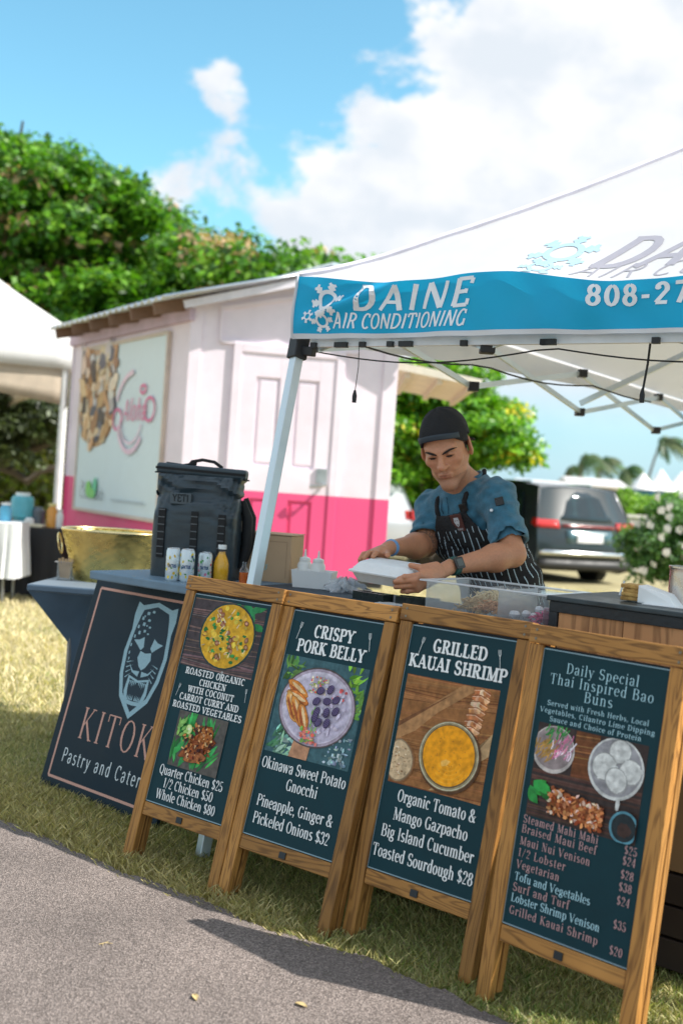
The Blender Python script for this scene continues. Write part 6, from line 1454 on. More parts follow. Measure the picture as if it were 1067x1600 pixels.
def heap(name, x0, x1, y0, y1, z0, n, col, seed, rad=.0016, ln=.05):
    rd = random.Random(seed); m = MB()
    for k in range(n):
        x, y = rd.uniform(x0, x1), rd.uniform(y0, y1); u = (x - x0) / (x1 - x0) * 2 - 1; z = z0 + .045 * (1 - u * u) * rd.uniform(.3, 1)
        a = rd.uniform(0, 2 * PI); pts = []
        for j in range(5): pts.append((x + math.cos(a) * ln * (j - 2) / 4, y + math.sin(a) * ln * (j - 2) / 4, z + .006 * math.sin(j * 1.7 + k))); a += rd.uniform(-.7, .7)
        pts = [(min(max(q[0], x0), x1), min(max(q[1], .008), FD - .008), q[2]) for q in pts]
        m.tube(pts, rad, 4, cap=False)
    tag(m.build(name, mat('heap_' + name, col, .45, coat=.3), t, smooth=True), kind='stuff')
heap('noodles', .10, .20, .02, .24, .040, 220, (.62, .44, .24), 1)
heap('shredded_carrot', .17, .27, .02, .24, .040, 200, (.66, .34, .16), 2)
heap('crispy_noodles', .12, .265, .06, .25, .068, 160, (.72, .58, .36), 3)
heap('pink_radish', .375, .43, .02, .24, .03, 150, (.66, .08, .22), 4)
m = MB(); rd = random.Random(4)
for k in range(10): m.lathe([(0, 0), (.012, .002), (.014, .01), (.009, .019), (0, .021)], (rd.uniform(.30, .36), rd.uniform(.03, .2), rd.uniform(.03, .06)), 10)
tag(m.build('peeled_garlic', mat('garlic', (.68, .66, .70), .4), t, smooth=True), kind='stuff')
tg = thing('clear_tongs', 'clear plastic serving tongs standing in the food pan', 'tongs', (p.x, p.y, TZ)); b0 = rp_(.84 + .36, .50 + .10, TZ + .02); b1 = Vector((at(966, 905, b0.y)[0], b0.y, at(966, 905, b0.y).z))
b1 = at(826, 903, b0.y + .0) if False else b0 + Vector((.01, 0, .13)); m = MB(); m.bar(b0, b1, .012, .004); m.bar(b0 + Vector((.012, 0, 0)), b1 + Vector((.012, .004, .004)), .012, .004); m.build('arm', clear, tg, world=True)
# stacked clear lids behind the pan, reaching right
p = rp_(1.10, .82, TZ); t = thing('plastic_cover', 'clear plastic cover behind the food pan', 'cover', tuple(p), ryaw + R(4)); m = MB(); m.box((-.2, -.08, .10), (.20, .10, .106)); m.box((-.2, -.08, .0), (-.194, .10, .1)); m.box((.194, -.08, .0), (.2, .10, .1)); m.build('lid', clear, t, bevel=.002)

# rustic wooden counter box with slate top on the right
p = rp_(1.335, .43, 0); t = thing('wooden_counter', 'rustic wooden counter with charcoal metal trim and slate top', 'counter', (p.x, p.y, 0), ryaw - R(1))
CW, CD, CT = 1.1, .42, 1.030
BW = mat_wood('weathered_ply', 2, (.42, .20, .085), (.58, .31, .15), (.12, .055, .025), .75, freq=38)
IRON = mat('black_iron', (.020, .025, .030), .55, var=.25, scale=12, bump=.3, bscale=50)
for k in range(5):
    x0 = .03 + k * (CW - .06) / 5; MB().box((x0 + .001, .002, .80), (x0 + (CW - .06) / 5 - .001, .022, CT - .032)).build('plank', BW, t, bevel=.001)
m = MB(); m.box((0, -.004, CT - .032), (CW, .03, CT)); m.box((0, -.004, .78), (.028, .03, CT - .032)); m.box((CW - .028, -.004, .78), (CW, .03, CT - .032)); m.box((.028, -.004, .77), (CW - .028, .03, .798)); m.build('iron_frame', IRON, t, bevel=.002)
m = MB(); m.box((0, .03, .78), (CW, CD, CT)); m.build('carcass', IRON, t)
m = MB(); m.box((-.008, -.010, CT + .001), (CW + .01, CD + .01, CT + .016)); m.build('slate_top', mat('slate', (.035, .05, .06), .45, var=.35, scale=9, bump=.4, bscale=40), t, bevel=.003)
m = MB(); m.box((.03, -.010, .905), (.16, -.005, .922)); m.build('latch_bar', IRON, t, bevel=.002)
for (x, y) in ((.02, .02), (CW - .03, .02), (.02, CD - .03), (CW - .03, CD - .03)): MB().box((x - .015, y - .01, 0), (x + .02, y + .02, .77)).build('leg', IRON, t)
cy = ryaw - R(1); cd_ = Vector((math.cos(cy), math.sin(cy), 0)); cb_ = Vector((-math.sin(cy), math.cos(cy), 0)); C0 = Vector((p.x, p.y, 0)); CZ = CT + .016
def onc(a, b): return C0 + cd_ * a + cb_ * b + Vector((0, 0, CZ + .001))
q = onc(.225, .14); t = thing('wrapped_sandwich', 'toasted sandwich half wrapped in white paper on the slate', 'sandwich', tuple(q), cy + R(6))
m = MB()
for k in range(4): m.box((-.056 + .003 * (k % 3), -.03 - .003 * (k % 2), .003 + .0118 * k), (.0, .035, .0150 + .0118 * k), rot=Euler((0, R((k % 2) * 3 - 1.5), 0)).to_matrix())
tag(m.build('layers', mat('toasted_pastry', (.36, .18, .045), .7, col2=(.62, .38, .12), scale=60, bump=.6, bscale=120), t, bevel=.003), kind='stuff')
m = MB(); m.prism([(-.002, -.036, 0), (-.002, -.034, .052), (.085, -.03, .030), (.115, -.04, .0)], (0, .076, 0)); m.build('paper_wrap', PW_, t, bevel=.003)
m = MB(); m.box((.02, -.06, -.0005), (.15, .05, .001)); m.build('napkin', PW_, t)
q = onc(.325, .24); t = thing('steel_canister', 'ribbed steel canister on the slate at the right edge', 'canister', tuple(q))
m = MB(); m.lathe([(0, 0), (.058, 0), (.060, .003)] + [(.060 - .0012 * (k % 2), .008 + .0095 * k) for k in range(10)] + [(.060, .105), (.063, .108), (.063, .113), (.056, .113), (.056, .03), (0, .03)], n=36); m.build('body', mat('canister_steel', (.62, .56, .52), .28, metal=1, var=.1, scale=20), t, smooth=30)
q = onc(.075, .30); t = thing('cocktail_pick', 'thin white plastic pick sticking up at the slate corner', 'pick', tuple(q)); MB().tube([(0, 0, .0), (.012, 0, .045)], .003, 6).build('stick', mat('white_plastic', (.8, .8, .8), .4), t)
# carton and mat below the counter
q = rp_(1.52, .62); t = cardboard_box((q.x + .12, q.y, .30), .60, .34, .46, ryaw, 'brown shipping carton with clear tape under the wooden counter', mat('brown_carton', (.22, .13, .06), .85, var=.1, scale=4))
sh_ = thing('crate', 'dark crate carrying the brown carton under the counter', 'crate', (q.x + .12, q.y, 0), ryaw)
for k in range(3): MB().box((-.30, -.17, .02 + .093 * k), (.30, .17, .105 + .093 * k)).build('slat', mat('dark_crate', (.03, .018, .012), .7), sh_, bevel=.003)
m = MB(); m.box((-.27, -.1735, .27), (.0, -.1712, .32)); m.box((-.10, -.1735, .38), (.04, -.1712, .40)); m.build('tape', mat('clear_tape', (.42, .40, .36), .25), t)
q = atz(1060, 1500, 0); t = thing('floor_mat', 'flat blue grey mat on the grass right of the last board', 'mat', (q.x + .15, q.y + .1, .0), ryaw); MB().box((-.3, -.16, .012), (.35, .2, .022)).build('mat', mat('mat_blue', (.12, .20, .27), .5), t, bevel=.004)

# ------------------------------------------------------------------ pop-up canopy
ca = R(34); FDv = Vector((math.cos(ca), -math.sin(ca), 0)); SDv = Vector((math.sin(ca), math.cos(ca), 0)); FN = Vector((-math.sin(ca), -math.cos(ca), 0)); SN = Vector((-math.cos(ca), math.sin(ca), 0))
A = at(461, 530, 4.40); A0_ = Vector((A.x, A.y, 0)); VZ0 = A.z; VZ1 = at(470, 432, 4.40).z; CS = 3.05; SS = 5.3
PKZ = 3.12
cn = thing('popup_canopy', 'pop-up canopy with white roof and blue lettered valance on a grey frame', 'canopy', (A.x, A.y, 0))
CW_ = mat_canvas('canopy_white', (.70, .70, .73), .22); CBL = mat_canvas('canopy_blue', (.004, .40, .70), .25)
def gs(x, s): return math.exp(-(x / s) ** 2)
def topz(t): return VZ1 - .05 * min(t, 1.6) + .018 * gs(t - .40, .25) * -1.2 + .022 * gs(t - .85, .22) - .012 * gs(t - 1.25, .2) + .02 * gs(t - 1.7, .3)
def vsurf(t, z, off=0):
    """point of the front valance: t metres from the corner, z height"""
    v = (VZ1 - z) / (VZ1 - VZ0)
    cr = z - (VZ0 + .04 + t * .42)       # a crease climbs from the corner
    o = .030 * gs(cr - .0, .035) * math.exp(-max(0, t - .35) * 4) * min(1, t * 6) - .016 * gs(cr - .055, .03) * math.exp(-max(0, t - .4) * 4) * min(1, t * 6)
    o += .010 * math.sin(t * 7 + v * 2) * v + .006 * math.sin(t * 17 + v * 3.5) * v + .02 * gs(t - 1.0, .3) * v * .6 + .004 * math.sin(t * 31 + z * 20)
    zz = z - .0 if v > .05 else z
    tz = zz + (topz(t) - VZ1) * (1 - v)
    return A0_ + FDv * t + FN * (o + off + .012) + Vector((0, 0, tz))
m = MB(); m.grid(lambda u, v: vsurf(u * CS, VZ1 + (VZ0 + .016 - VZ1) * v), 180, 22); fvl = m.build('front_valance', CBL, cn, world=True, smooth='all')
m = MB(); m.grid(lambda u, v: vsurf(u * CS, VZ0 + .018 - .020 * v, .0015), 180, 2); sub_(m.build('front_hem', CW_, cn, world=True, smooth='all'), fvl)
def side_val(o, d, nrm, name, mt, n=60, sag=.0, Ln_=3.05, rise=0):
    m = MB(); m.grid(lambda u, v: o + d * (u * Ln_) + Vector((0, 0, rise * u * v)) + nrm * (.012 * math.sin(u * 19) * v + .006 * math.sin(u * 47) * v + .01) + Vector((0, 0, VZ1 - (VZ1 - VZ0) * v + sag * math.sin(PI * u) * v)), n, 8); return m.build(name, mt, cn, world=True, smooth='all')
side_val(A0_, SDv, SN, 'side_valance', CW_, sag=.05, Ln_=SS, rise=.16)
side_val(A0_ + SDv * SS, FDv, -FN, 'back_valance', CBL)
side_val(A0_ + FDv * CS, SDv, -SN, 'side_valance', CBL, Ln_=SS)
def roofp(a, b):
    k = min(a, b, CS - a, SS - b) / (CS / 2); z = VZ1 + (PKZ - VZ1) * (k ** 1.12) 
    z += -.02 * math.sin(PI * k) * (1 if True else 0)
    if b < CS / 2 and b <= min(a, CS - a): z += (topz(a) - VZ1) * max(0, 1 - b / .35)
    return A0_ + FDv * a + SDv * b + Vector((0, 0, z + .0015))
m = MB(); m.grid(lambda u, v: roofp(u * CS, v * SS), 96, 130); rof = m.build('roof', CW_, cn, world=True, smooth=30)
m = MB(); m.tube([roofp(k * CS / 2 / 20, k * CS / 2 / 20) + Vector((0, 0, .006)) for k in range(21)], .014, 6); sub_(m.build('hip_seam', mat('seam_lilac', (.62, .60, .68), .6), cn, world=True, smooth=True), rof)
m = MB(); m.tube([vsurf(.0, VZ0 + (VZ1 - VZ0) * k / 6, .002) for k in range(7)], .006, 6); m.build('corner_seam', CW_, cn, world=True, smooth=True)
# lettering on the valance and on the roof, laid on the cloth itself
def tx(px, py):  # where the ray meets the valance plane
    h = hit(px, py, A0_ + FN * .012, FN); return (h - A0_).dot(FDv), h.z
WT = (.80, .82, .86)
def flake(P, cx, cy, r, col, tilt=0, w=.22):
    for k in range(6):
        a = k * PI / 3 + tilt; ca_, sa_ = math.cos(a), math.sin(a); p0, p1 = (cx + ca_ * r * .45, cy + sa_ * r * .45), (cx + ca_ * r, cy + sa_ * r)
        P.ribbon([p0, p1], r * w, col)
        for s in (-1, 1):
            for f in (.62, .82):
                q = (cx + ca_ * r * f, cy + sa_ * r * f); P.ribbon([q, (q[0] + math.cos(a + s * .8) * r * .26, q[1] + math.sin(a + s * .8) * r * .26)], r * w * .7, col)
    P.ring(cx, cy, r * .50, r * .50, r * w, col)
P = Print(0, 8e-6); P.fine = True
ta_, za_ = tx(552, 476); tb__, zb_ = tx(733, 478); 
text(P, 'DAINE', (ta_ + tb__) / 2, za_ - .005, (tx(538, 432)[1] - za_) * 1.05, WT, width=tb__ - ta_, track=.06, T=.19, t=.13, mono=True, italic=.22)
tc_, zc_ = tx(520, 512); td_, _ = tx(727, 512)
text(P, 'AIR CONDITIONING', (tc_ + td_) / 2, zc_, tx(520, 484)[1] - zc_, WT, width=td_ - tc_, T=.12, t=.11, mono=True, italic=.2)
fx_, fz_ = tx(512, 466); flake(P, fx_, fz_, .070, WT, .2); fx_, fz_ = tx(506, 500); flake(P, fx_, fz_, .045, WT, .1); fx_, fz_ = tx(484, 494); flake(P, fx_, fz_, .026, WT, .4)
te_, ze_ = tx(917, 460)
text(P, '808-270', te_, ze_, tx(917, 414)[1] - ze_, WT, align='l', T=.17, t=.15, mono=True, track=.10, wx=1.1)
# subdivide by bending every vertex onto the cloth
m = MB(); m.f = P.f; m.c = P.c; m.v = [tuple(vsurf(v[0], min(v[2], VZ1 - .003), .0024 - v[1])) for v in P.v]
sub_(m.build('valance_lettering', mat_print('canopy_print', .5, .1, .05, 30), cn, world=True, color=True), fvl)
P = Print(0, 5e-6); P.fine = True
def rx(px, py):
    nrm = (FDv.cross(SDv + Vector((0, 0, (PKZ - VZ1) / (CS / 2))))).normalized(); h = hit(px, py, A0_ + Vector((0, 0, VZ1)), nrm); return (h - A0_).dot(FDv), (h - A0_).dot(SDv)
GY = (.34, .33, .38); LB2 = (.38, .56, .68)
a_, b_2 = rx(915, 388); a2, b2 = rx(1000, 345)
text(P, 'DAINE', a_, b_2, max(.2, (b2 - b_2) * 1.0), GY, align='l', T=.17, t=.13, mono=True, italic=.5, wx=1.25)
a_, b_3 = rx(885, 404); text(P, 'AIR CONDITIONING', a_, b_3, max(.1, (b2 - b_2) * .45), GY, align='l', T=.09, t=.08, mono=True, italic=.5, wx=1.5)
a_, b_4 = rx(882, 372); flake(P, a_, b_4, .12, LB2, .3, .2); a_, b_4 = rx(845, 398); flake(P, a_, b_4, .075, LB2, .1, .2)
m = MB(); m.f = P.f; m.c = P.c; m.v = [tuple(roofp(v[0], max(.004, v[2])) + Vector((0, 0, .0022 - v[1] * 1.0))) for v in P.v]
sub_(m.build('roof_lettering', MATS['canopy_print'], cn, world=True, color=True), rof)
# frame
ALU = mat('aluminium', (.62, .68, .72), .38, metal=.75, var=.06, scale=5); PLA = mat('black_nylon', (.02, .02, .022), .5)
foot = at(398, 905, 4.22); topc = at(467, 540, 4.42)
ld = (topc - foot).normalized(); base = foot - ld * (foot.z / ld.z)
m = MB(); m.bar(base, topc + ld * .05, .040, .040, up=(.8, .6, 0)); m.build('leg', ALU, cn, world=True, bevel=.004)
m = MB(); m.bar(topc - ld * .055, topc + ld * .06, .058, .058, up=(.8, .6, 0)); m.bar(topc + FDv * .02 - Vector((0, 0, .02)), topc + FDv * .075 - Vector((0, 0, .025)), .03, .035); m.build('corner_bracket', PLA, cn, world=True, bevel=.004)
for a, b in ((CS, 0), (0, SS), (CS, SS)):
    q = A0_ + FDv * (a + (-.04 if a else .04)) + SDv * (b + (-.04 if b else .04)); m = MB(); m.bar(q, q + Vector((0, 0, VZ0 + .05)), .04, .04, up=(1, 0, 0)); m.build('leg', ALU, cn, world=True, bevel=.004)
    m = MB(); m.bar(q + Vector((0, 0, VZ0 - .06)), q + Vector((0, 0, VZ0 + .06)), .06, .06, up=(1, 0, 0)); m.build('corner_bracket', PLA, cn, world=True)
def truss(o, d, inn_, CS=3.05):
    zt, zb = VZ0 + .03, VZ0 - .05; o = o + inn_ * .05
    for s in range(4):
        L0, L1 = .05 + s * (CS - .1) / 4, .05 + (s + 1) * (CS - .1) / 4
        up1 = s % 2 == 0
        for k in (0, 1):
            za, zb_ = (zt + .16, zb + .02) if (k == 0) == up1 else (zb + .02, zt + .16)
            m = MB(); m.bar(o + d * L0 + inn_ * (.018 * k) + Vector((0, 0, za)), o + d * L1 + inn_ * (.018 * k) + Vector((0, 0, zb_)), .014, .026); m.build('truss_bar', ALU, cn, world=True)
        for zz in (zt + .16, zb + .02):
            m = MB(); m.box((-.025, -.03, -.022), (.025, .03, .022)); 
            m.v = [tuple(o + d * L1 + inn_ * .01 + Vector((0, 0, zz)) + Vector(v)) for v in m.v]; m.build('bracket', PLA, cn, world=True, bevel=.003)
truss(A0_, FDv, SDv); truss(A0_, SDv, FDv, SS); truss(A0_ + SDv * SS, FDv, -SDv); truss(A0_ + FDv * CS, SDv, -FDv, SS)
# front top rail seen just under the hem
m = MB(); m.bar(A0_ + FDv * .06 + SDv * .03 + Vector((0, 0, VZ0 - .010)), A0_ + FDv * (CS - .06) + SDv * .03 + Vector((0, 0, VZ0 - .010)), .02, .034); m.build('edge_rail', mat('white_enamel', (.72, .72, .74), .4), cn, world=True)
for k, tt in enumerate((.08, .22, .30, .42, .50, .72, 1.02, 1.05, 1.4)):
    m = MB(); q = A0_ + FDv * tt + SDv * .014 + Vector((0, 0, VZ0 - .022)); m.bar(q - FDv * (.012 + .03 * (k % 3 == 1)), q + FDv * .012, .018, .02); m.build('clip', PLA, cn, world=True)
m = MB(); ctr = A0_ + FDv * CS / 2 + SDv * SS / 2
for o, d in ((A0_ + FDv * CS / 2, SDv), (A0_ + SDv * SS / 2, FDv), (A0_ + FDv * CS / 2 + SDv * SS, -SDv), (A0_ + SDv * SS / 2 + FDv * CS, -FDv)):
    m = MB(); m.bar(o + d * .06 + Vector((0, 0, VZ0 + .02)), ctr + Vector((0, 0, PKZ - .55)) - d * .05, .02, .03); m.build('roof_strut', ALU, cn, world=True)
m = MB(); m.bar(ctr + Vector((0, 0, PKZ - .62)), ctr + Vector((0, 0, PKZ - .03)), .035, .035, up=(1, 0, 0)); m.build('peak_post', ALU, cn, world=True)
# cords
CBK = mat('black_cord', (.015, .017, .02), .6)
def cord(pts, label, r=.003, plug=True):
    t = thing('power_cord', label, 'cord', tuple(pts[0])); m = MB(); m.tube(pts, r, 6); m.build('cable', CBK, t, world=True, smooth=True)
    if plug: m = MB(); e = Vector(pts[-1]); m.tube([e + Vector((0, 0, .012)), e - Vector((0, 0, .01)), e - Vector((0, 0, .035))], [.004, .009, .008], 8); m.build('plug', CBK, t, world=True, smooth=True)
q = at(561, 540, 4.35); cord([q, q + Vector((.003, 0, -.08)), q + Vector((-.004, 0, -.18))], 'thin black cord with a small plug hanging left of the chef', .0018)
q = at(1016, 531, 3.75); cord([q, q + Vector((-.004, 0, -.08)), q + Vector((-.014, 0, -.17))], 'thicker black cord with plug hanging at the right under the canopy', .004)
pts = [A0_ + FDv * tt + SDv * .09 + Vector((0, 0, VZ0 - .03 - .05 * abs(math.sin(tt * 3.1)) - .0)) for tt in [k * .08 for k in range(20)]]
cord(pts, 'black light cable looped along the front canopy rail', .003, False)
pts = [A0_ + SDv * (.15 + tt) + FDv * (.12 + tt * .25) + Vector((0, 0, VZ0 + .02 - .03 * abs(math.sin(tt * 4)))) for tt in [k * .12 for k in range(18)]]
cord(pts, 'black cable drooping along the left side of the canopy frame', .004, False)
# ------------------------------------------------------------------ person: distance fields meshed into continuous surfaces
def surface_nets(F, lo, h):
    """F: scalar grid, negative inside. returns verts (n,3), quads (m,4)"""
    nx, ny, nz = F.shape; S = F < 0
    c = np.zeros((nx - 1, ny - 1, nz - 1), int)
    for i in (0, 1):
        for j in (0, 1):
            for k in (0, 1): c += S[i:nx - 1 + i, j:ny - 1 + j, k:nz - 1 + k]
    act = (c > 0) & (c < 8); idx = np.full(act.shape, -1); ids = np.argwhere(act); idx[act] = np.arange(len(ids))
    acc = np.zeros((len(ids), 3)); cnt = np.zeros(len(ids))
    cor = [(i, j, k) for i in (0, 1) for j in (0, 1) for k in (0, 1)]
    I, J, K = ids.T
    for a in range(8):
        for b in range(a + 1, 8):
            d = np.abs(np.subtract(cor[a], cor[b])); 
            if d.sum() != 1: continue
            fa = F[I + cor[a][0], J + cor[a][1], K + cor[a][2]]; fb = F[I + cor[b][0], J + cor[b][1], K + cor[b][2]]
            m = (fa < 0) != (fb < 0); t = np.where(m, fa / np.where(m, fa - fb, 1), 0)
            p = np.array(cor[a])[None] + t[:, None] * (np.array(cor[b]) - np.array(cor[a]))[None]
            acc += np.where(m[:, None], p, 0); cnt += m
    V_ = (acc / cnt[:, None] + ids) * h + np.array(lo)
    Q = []
    for ax in range(3):
        sl0 = [slice(1, -1)] * 3; sl0[ax] = slice(0, -1); sl1 = [slice(1, -1)] * 3; sl1[ax] = slice(1, None)
        s0 = S[tuple(sl0)]; s1 = S[tuple(sl1)]; e = np.argwhere(s0 != s1); 
        if len(e) == 0: continue
        off = np.array([1, 1, 1]); off[ax] = 0; e0 = e + off; u, v = [(1, 2), (2, 0), (0, 1)][ax]
        def g(du, dv):
            q = e0.copy(); q[:, u] -= du; q[:, v] -= dv; return idx[q[:, 0], q[:, 1], q[:, 2]]
        q = np.stack([g(1, 1), g(0, 1), g(0, 0), g(1, 0)], 1)
        fl = s0[tuple(e.T)]; q[~fl] = q[~fl][:, ::-1]; Q.append(q)
    Q = np.concatenate(Q); return V_, Q[(Q >= 0).all(1)]
class Field:
    def __init__(s, lo, hi, h):
        s.lo = np.array(lo); s.h = h; n = np.ceil((np.array(hi) - s.lo) / h).astype(int) + 1
        s.X, s.Y, s.Z = np.meshgrid(*[s.lo[i] + h * np.arange(n[i]) for i in range(3)], indexing='ij'); s.F = np.full(s.X.shape, 9.0)
    def smin(s, d, k):
        if k <= 0: s.F = np.minimum(s.F, d); return
        hh = np.maximum(k - np.abs(s.F - d), 0) / k; s.F = np.minimum(s.F, d) - hh * hh * k * .25
    def cut(s, d, k=0):
        if k <= 0: s.F = np.maximum(s.F, -d); return
        hh = np.maximum(k - np.abs(s.F + d), 0) / k; s.F = np.maximum(s.F, -d) + hh * hh * k * .25
    def cap_d(s, a, b, r0, r1):
        a = np.array(a, float); b = np.array(b, float); ab = b - a; L2 = ab @ ab + 1e-12
        px, py, pz = s.X - a[0], s.Y - a[1], s.Z - a[2]; t = np.clip((px * ab[0] + py * ab[1] + pz * ab[2]) / L2, 0, 1)
        return np.sqrt((px - t * ab[0]) ** 2 + (py - t * ab[1]) ** 2 + (pz - t * ab[2]) ** 2) - (r0 + (r1 - r0) * t)
    def cap(s, a, b, r0, r1=None, k=.01): s.smin(s.cap_d(a, b, r0, r0 if r1 is None else r1), k); return s
    def ell_d(s, c, r, M=None):
        px, py, pz = s.X - c[0], s.Y - c[1], s.Z - c[2]
        if M is not None: px, py, pz = [M[0][i] * px + M[1][i] * py + M[2][i] * pz for i in range(3)]  # M columns = local axes
        k0 = np.sqrt((px / r[0]) ** 2 + (py / r[1]) ** 2 + (pz / r[2]) ** 2); k1 = np.sqrt((px / r[0] ** 2) ** 2 + (py / r[1] ** 2) ** 2 + (pz / r[2] ** 2) ** 2) + 1e-9
        return k0 * (k0 - 1) / k1
    def ell(s, c, r, M=None, k=.01): s.smin(s.ell_d(c, r, M), k); return s
    def mesh(s): return surface_nets(s.F, s.lo, s.h)
def sdf_obj(name, parts, m, parent, colfn=None, xf=None, smooth=2):
    """parts: list of (V,Q) joined in one mesh, world coordinates after xf"""
    V_ = []; Q = []; n = 0; C_ = []
    for v, q in parts:
        for _ in range(smooth):   # a light Laplacian pass takes the grid steps off
            acc = np.zeros_like(v); cnt = np.zeros(len(v))
            for a, b in ((0, 1), (1, 2), (2, 3), (3, 0)):
                np.add.at(acc, q[:, a], v[q[:, b]]); np.add.at(acc, q[:, b], v[q[:, a]]); np.add.at(cnt, q[:, a], 1); np.add.at(cnt, q[:, b], 1)
            v = v * .5 + .5 * acc / np.maximum(cnt, 1)[:, None]
        if colfn: C_.append(colfn(v))
        V_.append(v); Q.append(q + n); n += len(v)
    V_ = np.concatenate(V_); Q = np.concatenate(Q)
    if xf is not None: V_ = V_ @ np.array(xf.to_3x3()).T + np.array(xf.translation)
    V_ = V_ - np.array(parent.location)
    me = bpy.data.meshes.new(name); me.vertices.add(len(V_)); me.vertices.foreach_set('co', V_.astype(np.float32).ravel())
    me.loops.add(Q.size); me.loops.foreach_set('vertex_index', Q.astype(np.int32).ravel()); me.polygons.add(len(Q)); me.polygons.foreach_set('loop_start', np.arange(0, Q.size, 4, dtype=np.int32)); me.polygons.foreach_set('loop_total', np.full(len(Q), 4, dtype=np.int32))
    me.polygons.foreach_set('use_smooth', np.ones(len(Q), dtype=bool)); me.update(calc_edges=True)
    if colfn:
        ca = me.color_attributes.new('col', 'FLOAT_COLOR', 'POINT'); c = np.ones((len(V_), 4), dtype=np.float32); c[:, :3] = np.concatenate(C_); ca.data.foreach_set('color', c.ravel())
    me.materials.append(m); o = bpy.data.objects.new(name, me); COL.objects.link(o); o.parent = parent
    return o
A3 = lambda v: np.array(v[:])

# joints (from the picture, each at its own depth behind the table)
pelvis = at(792, 975, 4.50); waist = at(782, 905, 4.48); chest = at(742, 830, 4.44); upper = at(733, 785, 4.43); neckb = at(733, 762, 4.42)
Lsh = at(777, 775, 4.29); Rsh = at(676, 792, 4.55)
Lel = at(801, 866, 4.16); Lwr = at(702, 886, 4.00)
Rel = at(664, 852, 4.43); Rwr = at(607, 856, 4.19)
pe = thing('person', 'person in a teal shirt, striped black apron and backwards black cap closing a takeaway box', 'person', (pelvis.x, pelvis.y, 0))
HM = Matrix.Translation(at(697, 700, 4.30)) @ (Euler((0, R(-13), 0)).to_matrix() @ Euler((0, 0, R(-21))).to_matrix() @ Euler((R(19), 0, 0)).to_matrix()).to_4x4() @ Matrix.Scale(1.07, 4)
HR = HM.to_3x3().normalized()
FACE = Vector((-.60, -.80, 0)).normalized(); LEFT = Vector((.80, -.60, 0))
spine = (neckb - waist).normalized()
tz_ = spine; tx_ = (LEFT - tz_ * LEFT.dot(tz_)).normalized(); ty_ = tz_.cross(tx_)     # tx to his left, ty backwards
if ty_.dot(FACE) > 0: ty_ = -ty_
TM = np.array([A3(tx_), A3(ty_), A3(tz_)]).T
def tl(p): p = Vector(p); return p
# head, in its own frame: face towards -Y
hf = Field((-.12, -.15, -.20), (.12, .14, .16), .0026)
hf.ell((0, .018, .040), (.078, .097, .088), k=0)
hf.ell((0, -.030, -.012), (.062, .062, .082), k=.03)
hf.ell((0, -.048, -.062), (.039, .044, .055), k=.022)
for s in (-1, 1):
    hf.cap((s * .054, .004, -.038), (s * .043, -.026, -.078), .016, .014, k=.03)
    hf.cap((s * .043, -.026, -.078), (s * .012, -.072, -.114), .014, .014, k=.022)
    hf.ell((s * .043, -.062, -.020), (.022, .020, .017), k=.022)
    hf.ell((s * .024, -.064, -.055), (.018, .018, .024), k=.02)
hf.ell((0, -.079, -.110), (.021, .017, .017), k=.022)
hf.cap((-.045, -.072, .027), (-.010, -.091, .017), .011, .010, k=.014); hf.cap((.045, -.072, .027), (.010, -.091, .017), .011, .010, k=.014)
for s in (-1, 1):
    hf.cut(hf.ell_d((s * .031, -.100, .000), (.021, .016, .0115)), .014)
    hf.ell((s * .031, -.0745, .001), (.0175, .0135, .0115), k=.004)
    # upper lid fold and lower lid
    hf.cap((s * .014, -.0865, .002), (s * .031, -.0905, .0085), .0032, .0042, k=.006); hf.cap((s * .031, -.0905, .0085), (s * .048, -.080, .003), .0042, .0030, k=.006)
    hf.cap((s * .016, -.0855, -.007), (s * .046, -.079, -.0065), .0026, .0026, k=.007)
hf.cap((0, -.090, .014), (0, -.112, -.030), .0075, .0115, k=.012)
hf.ell((0, -.112, -.034), (.0125, .0115, .0095), k=.008)
for s in (-1, 1):
    hf.ell((s * .0145, -.100, -.037), (.0085, .0105, .0078), k=.007)
    hf.cut(hf.ell_d((s * .007, -.108, -.0455), (.0034, .005, .003)), .003)
    hf.cut(hf.cap_d((s * .018, -.103, -.040), (s * .033, -.088, -.066), .0028, .0028), .010)
hf.cap((-.004, -.097, -.052), (-.004, -.100, -.058), .003, .003, k=.01)
hf.cap((-.021, -.090, -.0655), (-.005, -.101, -.0625), .0036, .0052, k=.006); hf.cap((.021, -.090, -.0655), (.005, -.101, -.0625), .0036, .0052, k=.006)
hf.cap((-.017, -.090, -.0735), (.017, -.090, -.0735), .0052, .0052, k=.006); hf.cap((-.006, -.0965, -.0735), (.006, -.0965, -.0735), .0048, .0048, k=.006)
hf.cut(hf.cap_d((-.024, -.094, -.0690), (0, -.1065, -.0675), .0017, .0017), .004); hf.cut(hf.cap_d((.024, -.094, -.0690), (0, -.1065, -.0675), .0017, .0017), .004)
hf.cut(hf.cap_d((-.012, -.099, -.0825), (.012, -.099, -.0825), .004, .004), .010)
hf.cut(hf.cap_d((-.0035, -.0985, .016), (-.0045, -.0965, .030), .0014, .0010), .005); hf.cut(hf.cap_d((.0045, -.0985, .016), (.0055, -.0965, .030), .0014, .0010), .005)
for s in (-1, 1):
    Me = Euler((R(-12), 0, s * R(24))).to_matrix(); Mn = np.array(Me)
    hf.ell((s * .083, .008, -.003), (.0080, .021, .033), Mn, k=.005)
    hf.cut(hf.ell_d((s * .0905, .003, .003), (.0055, .011, .018), Mn), .005)
    hf.ell((s * .082, .002, -.030), (.006, .009, .010), Mn, k=.005)
hf.cap((0, .030, -.04), (0, .045, -.20), .052, .056, k=.03)
hm = hf.mesh()
SK = np.array([.55, .255, .145])
